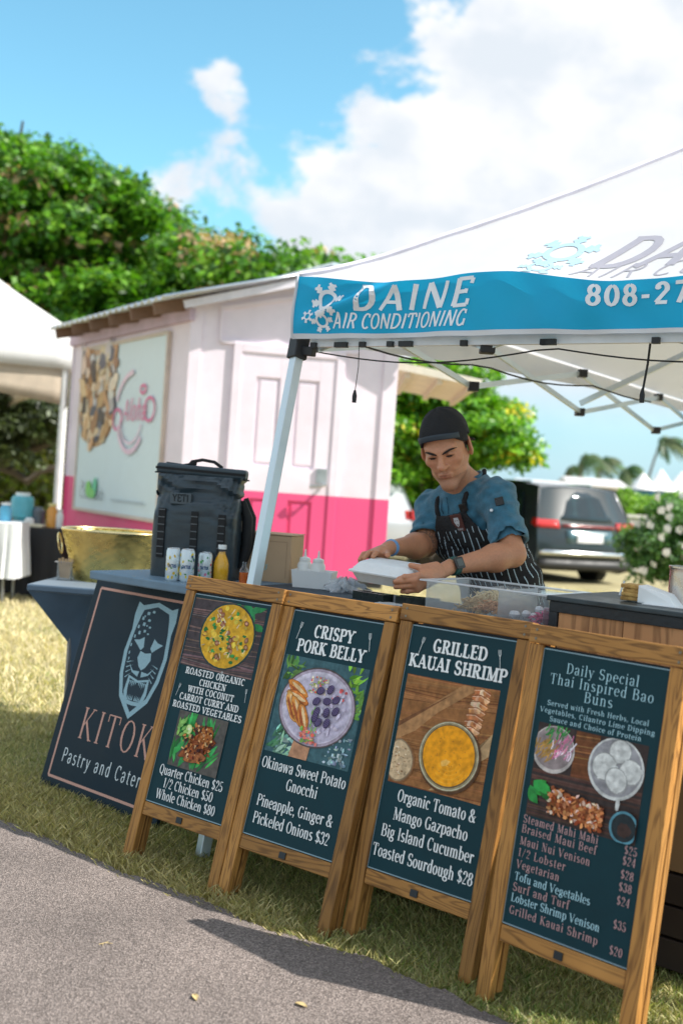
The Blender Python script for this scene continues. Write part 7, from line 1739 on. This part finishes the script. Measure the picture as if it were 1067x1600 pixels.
def headcol(v):
    c = np.tile(SK, (len(v), 1)); x, y, z = v.T
    n = np.sin(x * 90 + 2 * np.sin(z * 70)) * np.cos(z * 60 + y * 80)
    c *= (1 + .04 * n)[:, None]
    def blend(m, col): 
        nonlocal c; m = np.clip(m, 0, 1)[:, None]; c = c * (1 - m) + np.array(col) * m
    g = lambda cx, cy, cz, rx, ry, rz: np.exp(-(((x - cx) / rx) ** 2 + ((y - cy) / ry) ** 2 + ((z - cz) / rz) ** 2))
    blend(.85 * g(0, -.098, -.0635, .019, .02, .0045) + .85 * g(0, -.094, -.0735, .017, .02, .005), (.36, .125, .09))
    blend(.35 * (g(.043, -.06, -.03, .025, .04, .022) + g(-.043, -.06, -.03, .025, .04, .022)) + .4 * g(0, -.115, -.034, .014, .03, .012), (.60, .22, .13))
    # stubble on jaw, lip and chin
    st_ = np.clip((-.050 - z) / .02, 0, 1) * np.clip((.005 - y) / .03, 0, 1) * (np.abs(z + .069) > .009) * (.36 + .12 * np.sin(x * 900) * np.sin(z * 850)); blend(st_, (.20, .11, .075))
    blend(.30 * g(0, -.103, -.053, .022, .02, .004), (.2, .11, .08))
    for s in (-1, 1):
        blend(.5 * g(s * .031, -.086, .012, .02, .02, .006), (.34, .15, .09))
    # short dark hair at the temples and back
    hair = (z > -.005 + (y + .02) * -.25) & (y > -.032 + np.clip(.03 - z, 0, 1) * .55) & (np.abs(x) > .045) & ~((np.abs(x) > .0765) & (z < .03))
    hair |= (y > .035) & (z > -.045) & (np.abs(x) < .085)
    blend(hair * .93, (.022, .014, .011))
    return c
skin_m = mat_print('skin', .50, .04, .07, 130, 3, bump=.05)
_b = skin_m.node_tree.nodes['Principled BSDF']; _b.inputs['Subsurface Weight'].default_value = .22; _b.inputs['Subsurface Radius'].default_value = (.01, .004, .002); _b.inputs['Subsurface Scale'].default_value = 1; _b.inputs['Coat Weight'].default_value = .04
def to_world(vq, M):
    v, q = vq; return (v @ np.array(M.to_3x3()).T + np.array(M.translation), q)

# arms and hands
def noise_f(F, amp, fx, fy, fz, ph=0): F.F = F.F + amp * (np.sin(F.X * fx + ph + 2 * np.sin(F.Z * fz * .5)) * np.cos(F.Y * fy + ph * 2) + .5 * np.sin(F.Z * fz + F.X * fx * .7 + ph))
def armfield(sh, el, wr, r=(.052, .045, .030), h=.0045):
    pts = np.array([A3(sh), A3(el), A3(wr)]); f = Field(pts.min(0) - .08, pts.max(0) + .08, h)
    f.cap(sh, el, r[0], r[1] * .95, k=0); mid = el.lerp(wr, .28); f.cap(el, mid, r[1] * .93, r[1] * 1.06, k=.03); f.cap(mid, wr, r[1] * 1.04, r[2] * .92, k=.03)
    return f
af = armfield(Lsh, Lel, Lwr, (.054, .0445, .0285)); afR = armfield(Rsh, Rel, Rwr, (.052, .0435, .0275))
# the takeaway box frame: centre and axes
BC = at(611, 894, 3.99); byaw = R(-24); BMt = Matrix.Translation(BC) @ Euler((R(4), R(3), byaw)).to_matrix().to_4x4()
BLx, BLy, BHh = .118, .098, .036
def BB(x, y, z): return BMt @ Vector((x, y, z))
LH = Field(A3(Lwr) - np.array([.20, .22, .11]), A3(Lwr) + np.array([.05, .07, .08]), .0026)
pc = BB(BLx + .035, -BLy + .045, .004)   # his left palm, at the right end of the box
knk = [BB(BLx + .020, -BLy + .002, .020), BB(BLx + .010, -BLy - .010, .004), BB(BLx + .012, -BLy - .006, -.014), BB(BLx + .020, -BLy + .004, -.029)]
wrl = Lwr
LH.cap(wrl + (wrl - pc).normalized() * -.02 + (wrl - pc) * .35, pc, .027, .026, k=.02)
for kn in knk: LH.cap(pc.lerp(wrl, .35), kn, .017, .0115, k=.018)
tips = [(BB(BLx - .022, -BLy - .020, .010), BB(BLx - .045, -BLy - .014, .000)), (BB(BLx - .030, -BLy - .022, -.004), BB(BLx - .058, -BLy - .016, -.012)), (BB(BLx - .028, -BLy - .018, -.022), BB(BLx - .056, -BLy - .008, -.030)), (BB(BLx - .012, -BLy - .008, -.038), BB(BLx - .036, -BLy + .004, -.044))]
for kn, (md, tp_), r in zip(knk, tips, (.0100, .0104, .0100, .0088)):
    LH.cap(kn, md, r * 1.08, r, k=.004); LH.cap(md, tp_, r, r * .84, k=.003); LH.ell(A3(md), (r * 1.08,) * 3, k=.004)
th0 = pc + (BB(0, 0, .03) - BB(0, 0, 0)) + (wrl - pc) * .35; th1 = BB(BLx + .010, -BLy + .040, .040); th2 = BB(BLx - .026, -BLy + .036, .044)
LH.cap(th0, th1, .0165, .0118, k=.016); LH.cap(th1, th2, .0118, .0092, k=.004)
lh_m = LH.mesh()
RH = Field(A3(Rwr) - np.array([.19, .20, .10]), A3(Rwr) + np.array([.09, .08, .10]), .0026)
pr_ = BB(-BLx + .020, BLy + .012, .034)   # his right palm over the far left corner
RH.cap(Rwr.lerp(pr_, .1), pr_, .026, .025, k=.02)
kr = [BB(-BLx + .030, BLy - .018, .046), BB(-BLx + .012, BLy - .014, .044), BB(-BLx - .005, BLy - .006, .040), BB(-BLx - .018, BLy + .006, .032)]
tr_ = [(BB(-BLx + .034, BLy - .050, .050), BB(-BLx + .034, BLy - .072, .040)), (BB(-BLx + .006, BLy - .045, .046), BB(-BLx - .002, BLy - .066, .030)), (BB(-BLx - .018, BLy - .034, .038), BB(-BLx - .022, BLy - .054, .020)), (BB(-BLx - .028, BLy - .016, .026), BB(-BLx - .030, BLy - .034, .010))]
for kn in kr: RH.cap(pr_.lerp(Rwr, .3), kn, .017, .0112, k=.018)
for kn, (md, tp_), r in zip(kr, tr_, (.0098, .0102, .0098, .0086)): RH.cap(kn, md, r * 1.08, r, k=.004); RH.cap(md, tp_, r, r * .84, k=.003)
RH.cap(pr_.lerp(Rwr, .35) + Vector((.012, -.01, .0)), BB(-BLx + .062, BLy - .006, .046), .0155, .0115, k=.014); RH.cap(BB(-BLx + .062, BLy - .006, .046), BB(-BLx + .072, BLy - .034, .047), .0115, .009, k=.004)
rh_m = RH.mesh()
# trunk and legs under the clothes
bf = Field(A3(pelvis) - np.array([.45, .30, 1.0]), A3(pelvis) + np.array([.35, .30, .75]), .012)
bf.cap(neckb, upper, .055, .085, k=0); bf.ell(A3(chest), (.155, .105, .18), TM, k=.05); bf.ell(A3(waist), (.135, .10, .14), TM, k=.05); bf.ell(A3(pelvis), (.145, .11, .11), TM, k=.05)
hipL = pelvis + LEFT * .08; hipR = pelvis - LEFT * .08; ftL = Vector((hipL.x + .02, hipL.y, .09)); ftR = Vector((hipR.x - .04, hipR.y + .04, .09))
for hp, ft in ((hipL, ftL), (hipR, ftR)):
    kn = hp.lerp(ft, .5) + FACE * .03; bf.cap(hp, kn, .075, .052, k=.04); bf.cap(kn, ft, .050, .034, k=.03); bf.cap(ft, ft + FACE * .13 - Vector((0, 0, .05)), .035, .028, k=.03)
bf.cap(upper, Lsh, .07, .052, k=.05); bf.cap(upper, Rsh, .07, .052, k=.05)
nk = HM @ Vector((0, .035, -.10)); bf.cap(neckb, nk, .060, .054, k=.03)
def skcol(v):
    c = np.tile(SK * np.array([.93, .90, .88]), (len(v), 1)); n = np.sin(v[:, 0] * 60) * np.cos(v[:, 2] * 70 + v[:, 1] * 50); c *= (1 + .05 * n)[:, None]
    # tattoo band on his right forearm
    ax = A3(Rwr) - A3(Rel); L_ = np.linalg.norm(ax); t = ((v - A3(Rel)) @ ax) / L_ ** 2; d = np.linalg.norm(v - A3(Rel) - np.clip(t, 0, 1)[:, None] * ax, axis=1)
    near = (d < .065); pat = (np.abs(t - .02) < .075) & near & ((np.sin(v[:, 2] * 420) * np.sin(v[:, 0] * 380 + v[:, 1] * 300) > -.35) | (np.abs(np.abs(t - .02) - .07) < .012))
    c[pat] = c[pat] * .35 + np.array([.03, .035, .035]) * .65
    return c
def splitcol(v):
    return skcol(v)
hw = to_world(hm, HM)
# colour the head in its own frame first
def bodycol(v):
    if len(v) == len(hw[0]): return headcol((v - np.array(HM.translation)) @ np.linalg.inv(np.array(HM.to_3x3())).T)
    return skcol(v)
sdf_obj('body', [hw, bf.mesh(), af.mesh(), afR.mesh(), lh_m, rh_m], skin_m, pe, bodycol, smooth=1)
def vec_h(x, y, z): return HM @ Vector((x, y, z))
DKH = mat('dark_hair', (.018, .012, .010), .7, var=.3, scale=200)
for s in (-1, 1):
    m = MB(); pts = [(.010, -.0985, .0115), (.022, -.0985, .0165), (.037, -.0915, .0212), (.050, -.0785, .0212), (.057, -.0695, .0175)]
    m.tube([vec_h(s * a, b - .0008, c) for a, b, c in pts], [.0026, .0040, .0040, .0030, .0012], 8); m.build('eyebrow', DKH, pe, world=True, smooth=True)
    m = MB(); m.tube([vec_h(s * .0145, -.0875, -.0015), vec_h(s * .024, -.0898, .0005), vec_h(s * .034, -.0898, .0006), vec_h(s * .046, -.0822, -.0012)], [.0014, .0026, .0028, .0016], 6); m.build('eyelashes', DKH, pe, world=True, smooth=True)
    m = MB(); ring_ = [(.0095 * math.cos(a), .0032 * math.sin(a)) for a in [2 * PI * k / 16 for k in range(16)]]
    m.poly([vec_h(s * .030 + a, -.0885 + .0 * abs(a) + a * s * .12, -.0030 + b) for a, b in ring_]); m.build('eye', mat('eye_dark', (.06, .05, .045), .25, var=.2), pe, world=True)
# cap, worn backwards
cf = Field((-.12, -.14, -.06), (.12, .22, .17), .003)
cf.ell((0, .018, .044), (.0855, .1045, .0975), k=0); cf.ell((0, -.012, .030), (.078, .088, .080), k=.02)
cf.F = cf.F + .0012 * np.sin(np.arctan2(cf.X, cf.Y - .018) * 6) * (cf.Z > .04)
inner = cf.ell_d((0, .018, .040), (.080, .099, .091)); cf.F = np.maximum(cf.F, -inner)
zl = .050 + np.clip(-(cf.Y + .01), 0, 1) * .18 - np.clip(cf.Y + .01, 0, 1) * .45 - .9 * np.clip(np.abs(cf.X) - .045, 0, 1) * (cf.Y < 0)
cf.F = np.maximum(cf.F, (zl - cf.Z) * .8)
# brim pointing down the nape
br = np.maximum(np.abs((cf.Z - .000) + (cf.Y - .11) * .55 + 3.2 * cf.X ** 2) - .0035, np.sqrt(cf.X ** 2 + ((cf.Y - .10) * .9) ** 2) - .078); br = np.maximum(br, .095 - cf.Y); cf.smin(br, .004)
CAPM = mat('cap_cloth', (.014, .014, .017), .85, var=.35, scale=40, bump=.3, bscale=160)
o = sdf_obj('cap', [to_world(cf.mesh(), HM)], CAPM, pe, smooth=1)
m = MB(); pts = []
m.grid(lambda u, v: vec_h(*(lambda a: ((.0835) * math.sin(a), -.012 - .093 * math.cos(a), .0655 + .020 * v - .022 * (abs(math.sin(a)) ** 2) * 1))((u - .5) * 2.1)), 24, 3); sub_(m.build('cap_strap', mat('cap_strap', (.035, .05, .068), .6), pe, world=True, smooth='all', solid=.003), o)
# shirt
elb = lambda a, b, t: a.lerp(b, t)
sfm = Field(A3(pelvis) - np.array([.42, .36, .14]), A3(pelvis) + np.array([.32, .34, .66]), .0065)
sfm.ell(A3(chest), (.166, .120, .20), TM, k=0); sfm.ell(A3(upper) , (.150, .095, .10), TM, k=.06); sfm.ell(A3(waist), (.155, .118, .17), TM, k=.06); sfm.ell(A3(pelvis), (.165, .130, .13), TM, k=.05)
sfm.cap(upper, neckb + spine * .01, .10, .064, k=.03)
sfm.cap(upper + tx_ * .05, Lsh, .074, .061, k=.05); sfm.cap(upper - tx_ * .05, Rsh, .074, .060, k=.05)
hemL = Lsh.lerp(Lel, .80); hemR = Rsh.lerp(Rel, .82)
sfm.cap(Lsh, hemL, .063, .071, k=.035); sfm.cap(Rsh, hemR, .060, .065, k=.035)
# folds: pulled lines from armpit and shoulder, soft buckles at the waist
Xl = (sfm.X - chest.x) * tx_.x + (sfm.Y - chest.y) * tx_.y + (sfm.Z - chest.z) * tx_.z; Zl = (sfm.X - chest.x) * tz_.x + (sfm.Y - chest.y) * tz_.y + (sfm.Z - chest.z) * tz_.z
sfm.F += .0050 * np.sin(Zl * 55 + Xl * 30 + 3 * np.sin(Xl * 14 + 1)) * np.clip(.6 - Zl * 1.5, .15, 1) + .0030 * np.sin(Zl * 95 - Xl * 70 + 2 * np.sin(Zl * 20)) + .0016 * np.sin(sfm.Z * 150 + sfm.X * 90)
# crossing creases on the sleeves
def along(a, b, X, Y, Z_): d = (b - a); L2 = d.dot(d); return ((X - a.x) * d.x + (Y - a.y) * d.y + (Z_ - a.z) * d.z) / L2
for a, b in ((Lsh, Lel), (Rsh, Rel)):
    t = along(a, b, sfm.X, sfm.Y, sfm.Z); d = sfm.cap_d(a, b, .07, .07); w = np.clip(1 - np.abs(d) / .03, 0, 1)
    sfm.F += w * .0030 * np.sin(t * 26 + sfm.X * 34 + 1.5 * np.sin(sfm.Z * 40))
    cutp = np.where(sfm.cap_d(a, b, .095, .095) < 0, (t - .82) * .26, -1); sfm.F = np.maximum(sfm.F, cutp)
    aa = sfm.cap_d(a.lerp(b, .4), b.lerp(a, -.3), .046, .066); sfm.F = np.maximum(sfm.F, -(aa))
# neck opening and hem
npl = (sfm.X - neckb.x) * tz_.x + (sfm.Y - neckb.y) * tz_.y + (sfm.Z - neckb.z) * tz_.z
sfm.F = np.maximum(sfm.F, npl - .035); sfm.F = np.maximum(sfm.F, -sfm.cap_d(neckb + spine * .02, nk + Vector((0, 0, .05)), .056, .056))
SHM = mat('teal_shirt', (.036, .150, .235), .78, var=.30, scale=34, bump=.45, bscale=420, sheen=.25)
sho = sdf_obj('shirt', [sfm.mesh()], SHM, pe, smooth=1)
m = MB(); col_c = neckb + spine * .030
m.grid(lambda u, v: col_c + (tx_ * math.cos(2 * PI * u * .9 + 1.88) * .066 + ty_ * math.sin(2 * PI * u * .9 + 1.88 + 0) * .062) + spine * (.026 * v - .010) + ty_ * (-.004 * v), 40, 3); sub_(m.build('collar', SHM, pe, world=True, smooth='all', solid=.006), sho)
# trousers
tf = Field(A3(pelvis) - np.array([.30, .30, .98]), A3(pelvis) + np.array([.28, .28, .10]), .010)
tf.ell(A3(pelvis) - np.array([0, 0, .03]), (.158, .122, .12), TM, k=0)
for hp, ft in ((hipL, ftL), (hipR, ftR)): kn = hp.lerp(ft, .5) + FACE * .03; tf.cap(hp, kn, .088, .070, k=.04); tf.cap(kn, ft, .066, .058, k=.03)
tf.F += .003 * np.sin(tf.Z * 40 + tf.X * 30)
sdf_obj('trousers', [tf.mesh()], mat('black_trousers', (.02, .022, .028), .85), pe, smooth=1)
for ft in (ftL, ftR):
    sf = Field(A3(ft) + np.array([-.2, -.2, -.095]), A3(ft) + np.array([.2, .2, .06]), .006); sf.ell(A3(ft + FACE * .05 - Vector((0, 0, .045))), (.055, .13, .042), np.array([A3(LEFT), A3(-FACE), [0, 0, 1]]).T, k=0); sf.cap(ft, ft - Vector((0, 0, .04)), .045, .05, k=.02); sf.F = np.maximum(sf.F, .004 - sf.Z)
    sdf_obj('shoe', [sf.mesh()], mat('black_shoe', (.02, .02, .02), .5), pe, smooth=1)
# apron: a cloth skin standing off the shirt front
ap = Field(A3(pelvis) - np.array([.46, .40, .45]), A3(pelvis) + np.array([.30, .30, .50]), .006)
g_ = Field.__new__(Field); g_.X, g_.Y, g_.Z, g_.F = ap.X, ap.Y, ap.Z, np.full(ap.X.shape, 9.0)
g_.ell(A3(chest), (.166, .120, .20), TM, k=0); g_.ell(A3(upper), (.150, .095, .10), TM, k=.06); g_.ell(A3(waist), (.155, .118, .17), TM, k=.06); g_.ell(A3(pelvis), (.172, .140, .17), TM, k=.05)
g_.ell(A3(pelvis) - np.array([0, 0, .22]), (.180, .140, .24), k=.06)
XL = (ap.X - chest.x) * tx_.x + (ap.Y - chest.y) * tx_.y + (ap.Z - chest.z) * tx_.z; YL = (ap.X - chest.x) * ty_.x + (ap.Y - chest.y) * ty_.y + (ap.Z - chest.z) * ty_.z; ZL = (ap.X - chest.x) * tz_.x + (ap.Y - chest.y) * tz_.y + (ap.Z - chest.z) * tz_.z
wave = .003 * np.sin(XL * 60 + 2 * np.sin(ZL * 22)) + .003 * np.sin(ZL * 34 + XL * 26) + .0025 * np.sin(ZL * 90 + XL * 12) * (ZL < -.02)
shell = np.abs(g_.F - .012 - wave) - .0042
half = np.where(ZL > .03, .066 + np.clip(.115 - ZL, 0, .085) * .55, np.where(ZL > -.04, .145 + (.03 - ZL) * .6, .200))
reg = np.maximum(np.abs(XL + .005) - half, ZL - .115); reg = np.maximum(reg, np.where(ZL < -.05, YL - .075, YL - .0)); reg = np.maximum(reg, -(ZL + .62))
ap.F = np.maximum(shell, reg)
def mat_apron():
    m = bpy.data.materials.new('pinstripe_apron'); m.use_nodes = True; nt = m.node_tree; b = nt.nodes['Principled BSDF']; L = nt.links; NN = nt.nodes.new
    a = NN('ShaderNodeAttribute'); a.attribute_name = 'col'; sp = NN('ShaderNodeSeparateColor'); L.new(a.outputs['Color'], sp.inputs[0])   # R = across the cloth, G = up the cloth
    mu = NN('ShaderNodeMath'); mu.operation = 'MULTIPLY'; L.new(sp.outputs[0], mu.inputs[0]); mu.inputs[1].default_value = 44.0
    n = NN('ShaderNodeTexNoise'); n.inputs['Scale'].default_value = 6; L.new(a.outputs['Color'], n.inputs['Vector'])
    ad = NN('ShaderNodeMath'); ad.operation = 'MULTIPLY_ADD'; L.new(n.outputs[0], ad.inputs[0]); ad.inputs[1].default_value = 1.3; L.new(mu.outputs[0], ad.inputs[2])
    fr = NN('ShaderNodeMath'); fr.operation = 'FRACT'; L.new(ad.outputs[0], fr.inputs[0]); fl = NN('ShaderNodeMath'); fl.operation = 'FLOOR'; L.new(ad.outputs[0], fl.inputs[0])
    lt = NN('ShaderNodeMath'); lt.operation = 'LESS_THAN'; L.new(fr.outputs[0], lt.inputs[0]); lt.inputs[1].default_value = .13
    # long woven dashes, staggered from stripe to stripe
    g = NN('ShaderNodeMath'); g.operation = 'MULTIPLY_ADD'; L.new(fl.outputs[0], g.inputs[0]); g.inputs[1].default_value = .37; gm = NN('ShaderNodeMath'); gm.operation = 'MULTIPLY'; L.new(sp.outputs[1], gm.inputs[0]); gm.inputs[1].default_value = 9.0; L.new(gm.outputs[0], g.inputs[2])
    f2 = NN('ShaderNodeMath'); f2.operation = 'FRACT'; L.new(g.outputs[0], f2.inputs[0]); l2 = NN('ShaderNodeMath'); l2.operation = 'LESS_THAN'; L.new(f2.outputs[0], l2.inputs[0]); l2.inputs[1].default_value = .80
    top = NN('ShaderNodeMath'); top.operation = 'LESS_THAN'; L.new(sp.outputs[1], top.inputs[0]); top.inputs[1].default_value = .955
    k = NN('ShaderNodeMath'); k.operation = 'MULTIPLY'; L.new(lt.outputs[0], k.inputs[0]); L.new(l2.outputs[0], k.inputs[1]); k2 = NN('ShaderNodeMath'); k2.operation = 'MULTIPLY'; L.new(k.outputs[0], k2.inputs[0]); L.new(top.outputs[0], k2.inputs[1])
    mx = NN('ShaderNodeMix'); mx.data_type = 'RGBA'; L.new(k2.outputs[0], mx.inputs[0]); mx.inputs[6].default_value = (.013, .012, .014, 1); mx.inputs[7].default_value = (.50, .62, .70, 1)
    L.new(mx.outputs[2], b.inputs['Base Color']); b.inputs['Roughness'].default_value = .85
    nb = NN('ShaderNodeTexNoise'); nb.inputs['Scale'].default_value = 500; t = NN('ShaderNodeTexCoord'); L.new(t.outputs['Object'], nb.inputs['Vector']); bp = NN('ShaderNodeBump'); bp.inputs['Strength'].default_value = .3; bp.inputs['Distance'].default_value = .002; L.new(nb.outputs[0], bp.inputs['Height']); L.new(bp.outputs[0], b.inputs['Normal'])
    return m
def apcol(v):
    d = v - A3(chest); x = np.arctan2(d @ A3(tx_), -(d @ A3(ty_)) + .02) * .15; z = d @ A3(tz_); return np.stack([x + .5, (z + .9), np.zeros(len(v))], 1)
APM = mat_apron()
apo = sdf_obj('apron', [ap.mesh()], APM, pe, apcol, smooth=1)
apb = mat('apron_black', (.013, .012, .014), .85, bump=.2, bscale=300)
def chest_p(x, z, off=.016):
    # point on the shirt front in trunk coordinates
    for k in range(140):
        p = Vector(chest) + tx_ * x + tz_ * z + ty_ * (-.26 + k * .002); g = (np.array(p[:]) - sfm.lo) / sfm.h; i = np.round(g).astype(int)
        if (i >= 0).all() and (i < sfm.F.shape).all() and sfm.F[tuple(i)] < 0: break
    return p - ty_ * off
def strap(pts, w, name, mt, th=.003):
    m = MB(); vs = []
    for i, p in enumerate(pts):
        a = pts[max(i - 1, 0)]; b = pts[min(i + 1, len(pts) - 1)]; t = (b - a).normalized(); n = (p - (Vector(chest) + tz_ * (p - Vector(chest)).dot(tz_) * .9 + ty_ * .02)).normalized(); s = t.cross(n).normalized(); n2 = s.cross(t)
        vs += [p + s * w / 2 - n2 * th, p - s * w / 2 - n2 * th, p - s * w / 2 + n2 * th, p + s * w / 2 + n2 * th]
    m.add(vs, [(4 * i + k, 4 * i + (k + 1) % 4, 4 * i + 4 + (k + 1) % 4, 4 * i + 4 + k) for i in range(len(pts) - 1) for k in range(4)]); return m.build(name, mt, pe, world=True, smooth='all')
stp = []
for s in (-1, 1):
    b0 = chest_p(s * .058 - .005, .105); 
    zn = (neckb - chest).dot(tz_)
    P_ = [chest_p(s * (.058 + .012 * t) - .005 * (1 - t), .100 + (zn + .000 - .100) * t, .005) for t in [k / 9 for k in range(10)]] + [neckb + tx_ * (s * .068) + spine * .030 + ty_ * .02, neckb + tx_ * (s * .05) + spine * .040 + ty_ * .055]
    m = MB(); m.tube([p + ty_ * .002 for p in P_], .0098, 8); stp.append(m.build('apron_strap', apb, pe, world=True, smooth=True))
q = chest_p(.058, .128, .009); m = MB(); m.add([q + tx_ * a + tz_ * b + ty_ * c for a in (-.017, .017) for b in (-.015, .015) for c in (-.004, .004)], [(0, 1, 3, 2), (4, 6, 7, 5), (0, 4, 5, 1), (2, 3, 7, 6), (0, 2, 6, 4), (1, 5, 7, 3)]); m.build('strap_buckle', mat('buckle_black', (.02, .02, .02), .3), pe, world=True, bevel=.002)
q = chest_p(.030, .080, .024)
m = MB(); m.add([q + tx_ * a + tz_ * b + ty_ * c for a in (-.024, .024) for b in (-.034, .034) for c in (-.002, .004)], [(0, 1, 3, 2), (4, 6, 7, 5), (0, 4, 5, 1), (2, 3, 7, 6), (0, 2, 6, 4), (1, 5, 7, 3)]); sub_(m.build('apron_badge', mat('leather_badge', (.10, .035, .03), .5), pe, world=True, bevel=.001), apo)
for q_ in stp: sub_(q_, apo)
P = Print(0, 3e-5); LBB = (.55, .55, .58); P.shape([(-.010, .022), (.010, .022), (.012, .006), (.007, -.008), (0, -.016), (-.007, -.008), (-.012, .006)], LBB); P.shape([(-.006, .014), (-.002, .010), (-.006, .006)], (.1, .035, .03)); P.shape([(.006, .014), (.002, .010), (.006, .006)], (.1, .035, .03)); P.shape([(-.004, -.004), (.004, -.004), (0, -.012)], (.1, .035, .03)); text(P, 'KITOKO', 0, -.029, .008, LBB, width=.034, T=.16, t=.12, mono=True)
m = MB(); m.f = P.f; m.c = P.c; m.v = [tuple(q + tx_ * v[0] + tz_ * v[2] + ty_ * (-.0026 + v[1])) for v in P.v]; sub_(m.build('badge_print', PRINT, pe, world=True, color=True), apo)
# thin placket lines, sleeve pocket, watch, wristband
for dx in (-.03, .0):
    strap([chest_p(dx - .012, z, .0035 if z < .14 else .002) for z in [.115 + .01 * k for k in range(7)]], .0018, 'placket_seam', mat('seam_dark', (.012, .05, .09), .8), .0012)
sv = (Lel - Lsh).normalized(); sside = Vector((-.15, -.98, .1)); sside = (sside - sv * sside.dot(sv)).normalized(); s2 = sv.cross(sside)
q = Lsh.lerp(Lel, .24) + sside * .0705
m = MB(); m.add([q + s2 * a + sv * b + sside * c for a in (-.016, .016) for b in (-.014, .020) for c in (-.004, .0035)], [(0, 1, 3, 2), (4, 6, 7, 5), (0, 4, 5, 1), (2, 3, 7, 6), (0, 2, 6, 4), (1, 5, 7, 3)]); sub_(m.build('sleeve_clip', mat('buckle_black', (.02, .02, .02), .3), pe, world=True, bevel=.003), sho)
q = Lsh.lerp(Lel, .36) + sside * .067 - s2 * .036 * (1 if s2.x > 0 else -1); m = MB(); m.lathe([(0, -.003), (.006, -.003), (.006, .003), (0, .0035)], q, 14, rot=Vector((0, 0, 1)).rotation_difference(sside).to_matrix()); sub_(m.build('snap_button', mat('snap_metal', (.6, .62, .62), .3, metal=1), pe, world=True, smooth=40), sho)
def band(el, wr, t, w, r, name, mt):
    d = (wr - el).normalized(); c = el.lerp(wr, t); m = MB(); rot = Vector((0, 0, 1)).rotation_difference(d).to_matrix()
    m.lathe([(r - .003, -w / 2), (r, -w / 2 + .001), (r + .001, 0), (r, w / 2 - .001), (r - .003, w / 2)], c, 32, rot=rot); return m.build(name, mt, pe, world=True, smooth=50)
wst = band(Lel, Lwr, .93, .026, .0325, 'watch_strap', mat('strap_green', (.02, .09, .075), .55))
d = (Lwr - Lel).normalized(); c = Lel.lerp(Lwr, .93); wn2 = Vector((-.1, -.95, .25)); wn2 = (wn2 - d * wn2.dot(d)).normalized(); w3 = d.cross(wn2); q = c + wn2 * .034
m = MB(); m.add([q + d * a + w3 * b + wn2 * cc for a in (-.019, .019) for b in (-.021, .021) for cc in (-.006, .005)], [(0, 1, 3, 2), (4, 6, 7, 5), (0, 4, 5, 1), (2, 3, 7, 6), (0, 2, 6, 4), (1, 5, 7, 3)]); sub_(m.build('watch_case', mat('watch_black', (.02, .022, .025), .3, coat=.4), pe, world=True, bevel=.004), wst)
m = MB(); m.add([q + d * a + w3 * b + wn2 * cc for a in (-.012, .012) for b in (-.013, .013) for cc in (.0052, .0062)], [(0, 1, 3, 2), (4, 6, 7, 5), (0, 4, 5, 1), (2, 3, 7, 6), (0, 2, 6, 4), (1, 5, 7, 3)]); sub_(m.build('watch_face', mat('watch_face', (.10, .12, .12), .2), pe, world=True), wst)
band(Rel, Rwr, .93, .014, .0310, 'wristband', mat('blue_band', (.16, .34, .62), .5))
# tie strings at the back of the waist
m = MB(); q = Vector(waist) + ty_ * .13; m.tube([q, q + ty_ * .03 + tx_ * .03 - Vector((0, 0, .04)), q + ty_ * .02 + tx_ * .05 - Vector((0, 0, .14))], .005, 6); m.build('apron_string', apb, pe, world=True, smooth=True)

# ------------------------------------------------------------------ takeaway box held in the hands
tk = thing('takeaway_box', 'white moulded fibre clamshell takeaway box held in the chef hands', 'box', tuple(BC))
FIB = mat('moulded_fibre', (.78, .79, .80), .75, var=.04, scale=40, bump=.35, bscale=300)
def rrect(lx, ly, r, n=5):
    P_ = []
    for cx, cy, a0 in ((lx - r, ly - r, 0), (-lx + r, ly - r, 90), (-lx + r, -ly + r, 180), (lx - r, -ly + r, 270)):
        for k in range(n + 1): a = R(a0 + 90 * k / n); P_.append((cx + r * math.cos(a), cy + r * math.sin(a)))
    return P_
def loft(name, secs, ribs=False):
    m = MB(); n = len(rrect(1, 1, .1)); vs = []
    for z, lx, ly, r in secs: vs += [BB(a, b, z) for a, b in rrect(lx, ly, r)]
    L_ = len(secs); m.add(vs, [(j * n + k, j * n + (k + 1) % n, (j + 1) * n + (k + 1) % n, (j + 1) * n + k) for j in range(L_ - 1) for k in range(n)] + [tuple(range(n))[::-1], tuple((L_ - 1) * n + k for k in range(n))]); return m.build(name, FIB, tk, world=True, smooth=38)
loft('base', [(-BHh, BLx - .022, BLy - .022, .02), (-.004, BLx - .004, BLy - .004, .02), (-.002, BLx + .006, BLy + .006, .02), (.0, BLx + .006, BLy + .006, .02)])
loft('lid', [(.0008, BLx + .005, BLy + .005, .02), (.003, BLx + .005, BLy + .005, .02), (.005, BLx - .003, BLy - .003, .02), (.030, BLx - .022, BLy - .020, .02), (.034, BLx - .030, BLy - .028, .02)])
m = MB()
for k in range(14):
    y = -BLy + .03 + k * .0105; m.bar(BB(BLx - .0035 + .001, y, .007), BB(BLx - .0190, y, .028), .003, .003)
m.build('lid_ribs', FIB, tk, world=True); m = MB(); m.add([BB(*v) for v in ((-BLx - .004, -.02, .0015), (-BLx - .020, -.014, .0015), (-BLx - .020, .014, .0015), (-BLx - .004, .02, .0015))], [(0, 1, 2, 3)]); m.build('tab', FIB, tk, world=True, solid=.002)
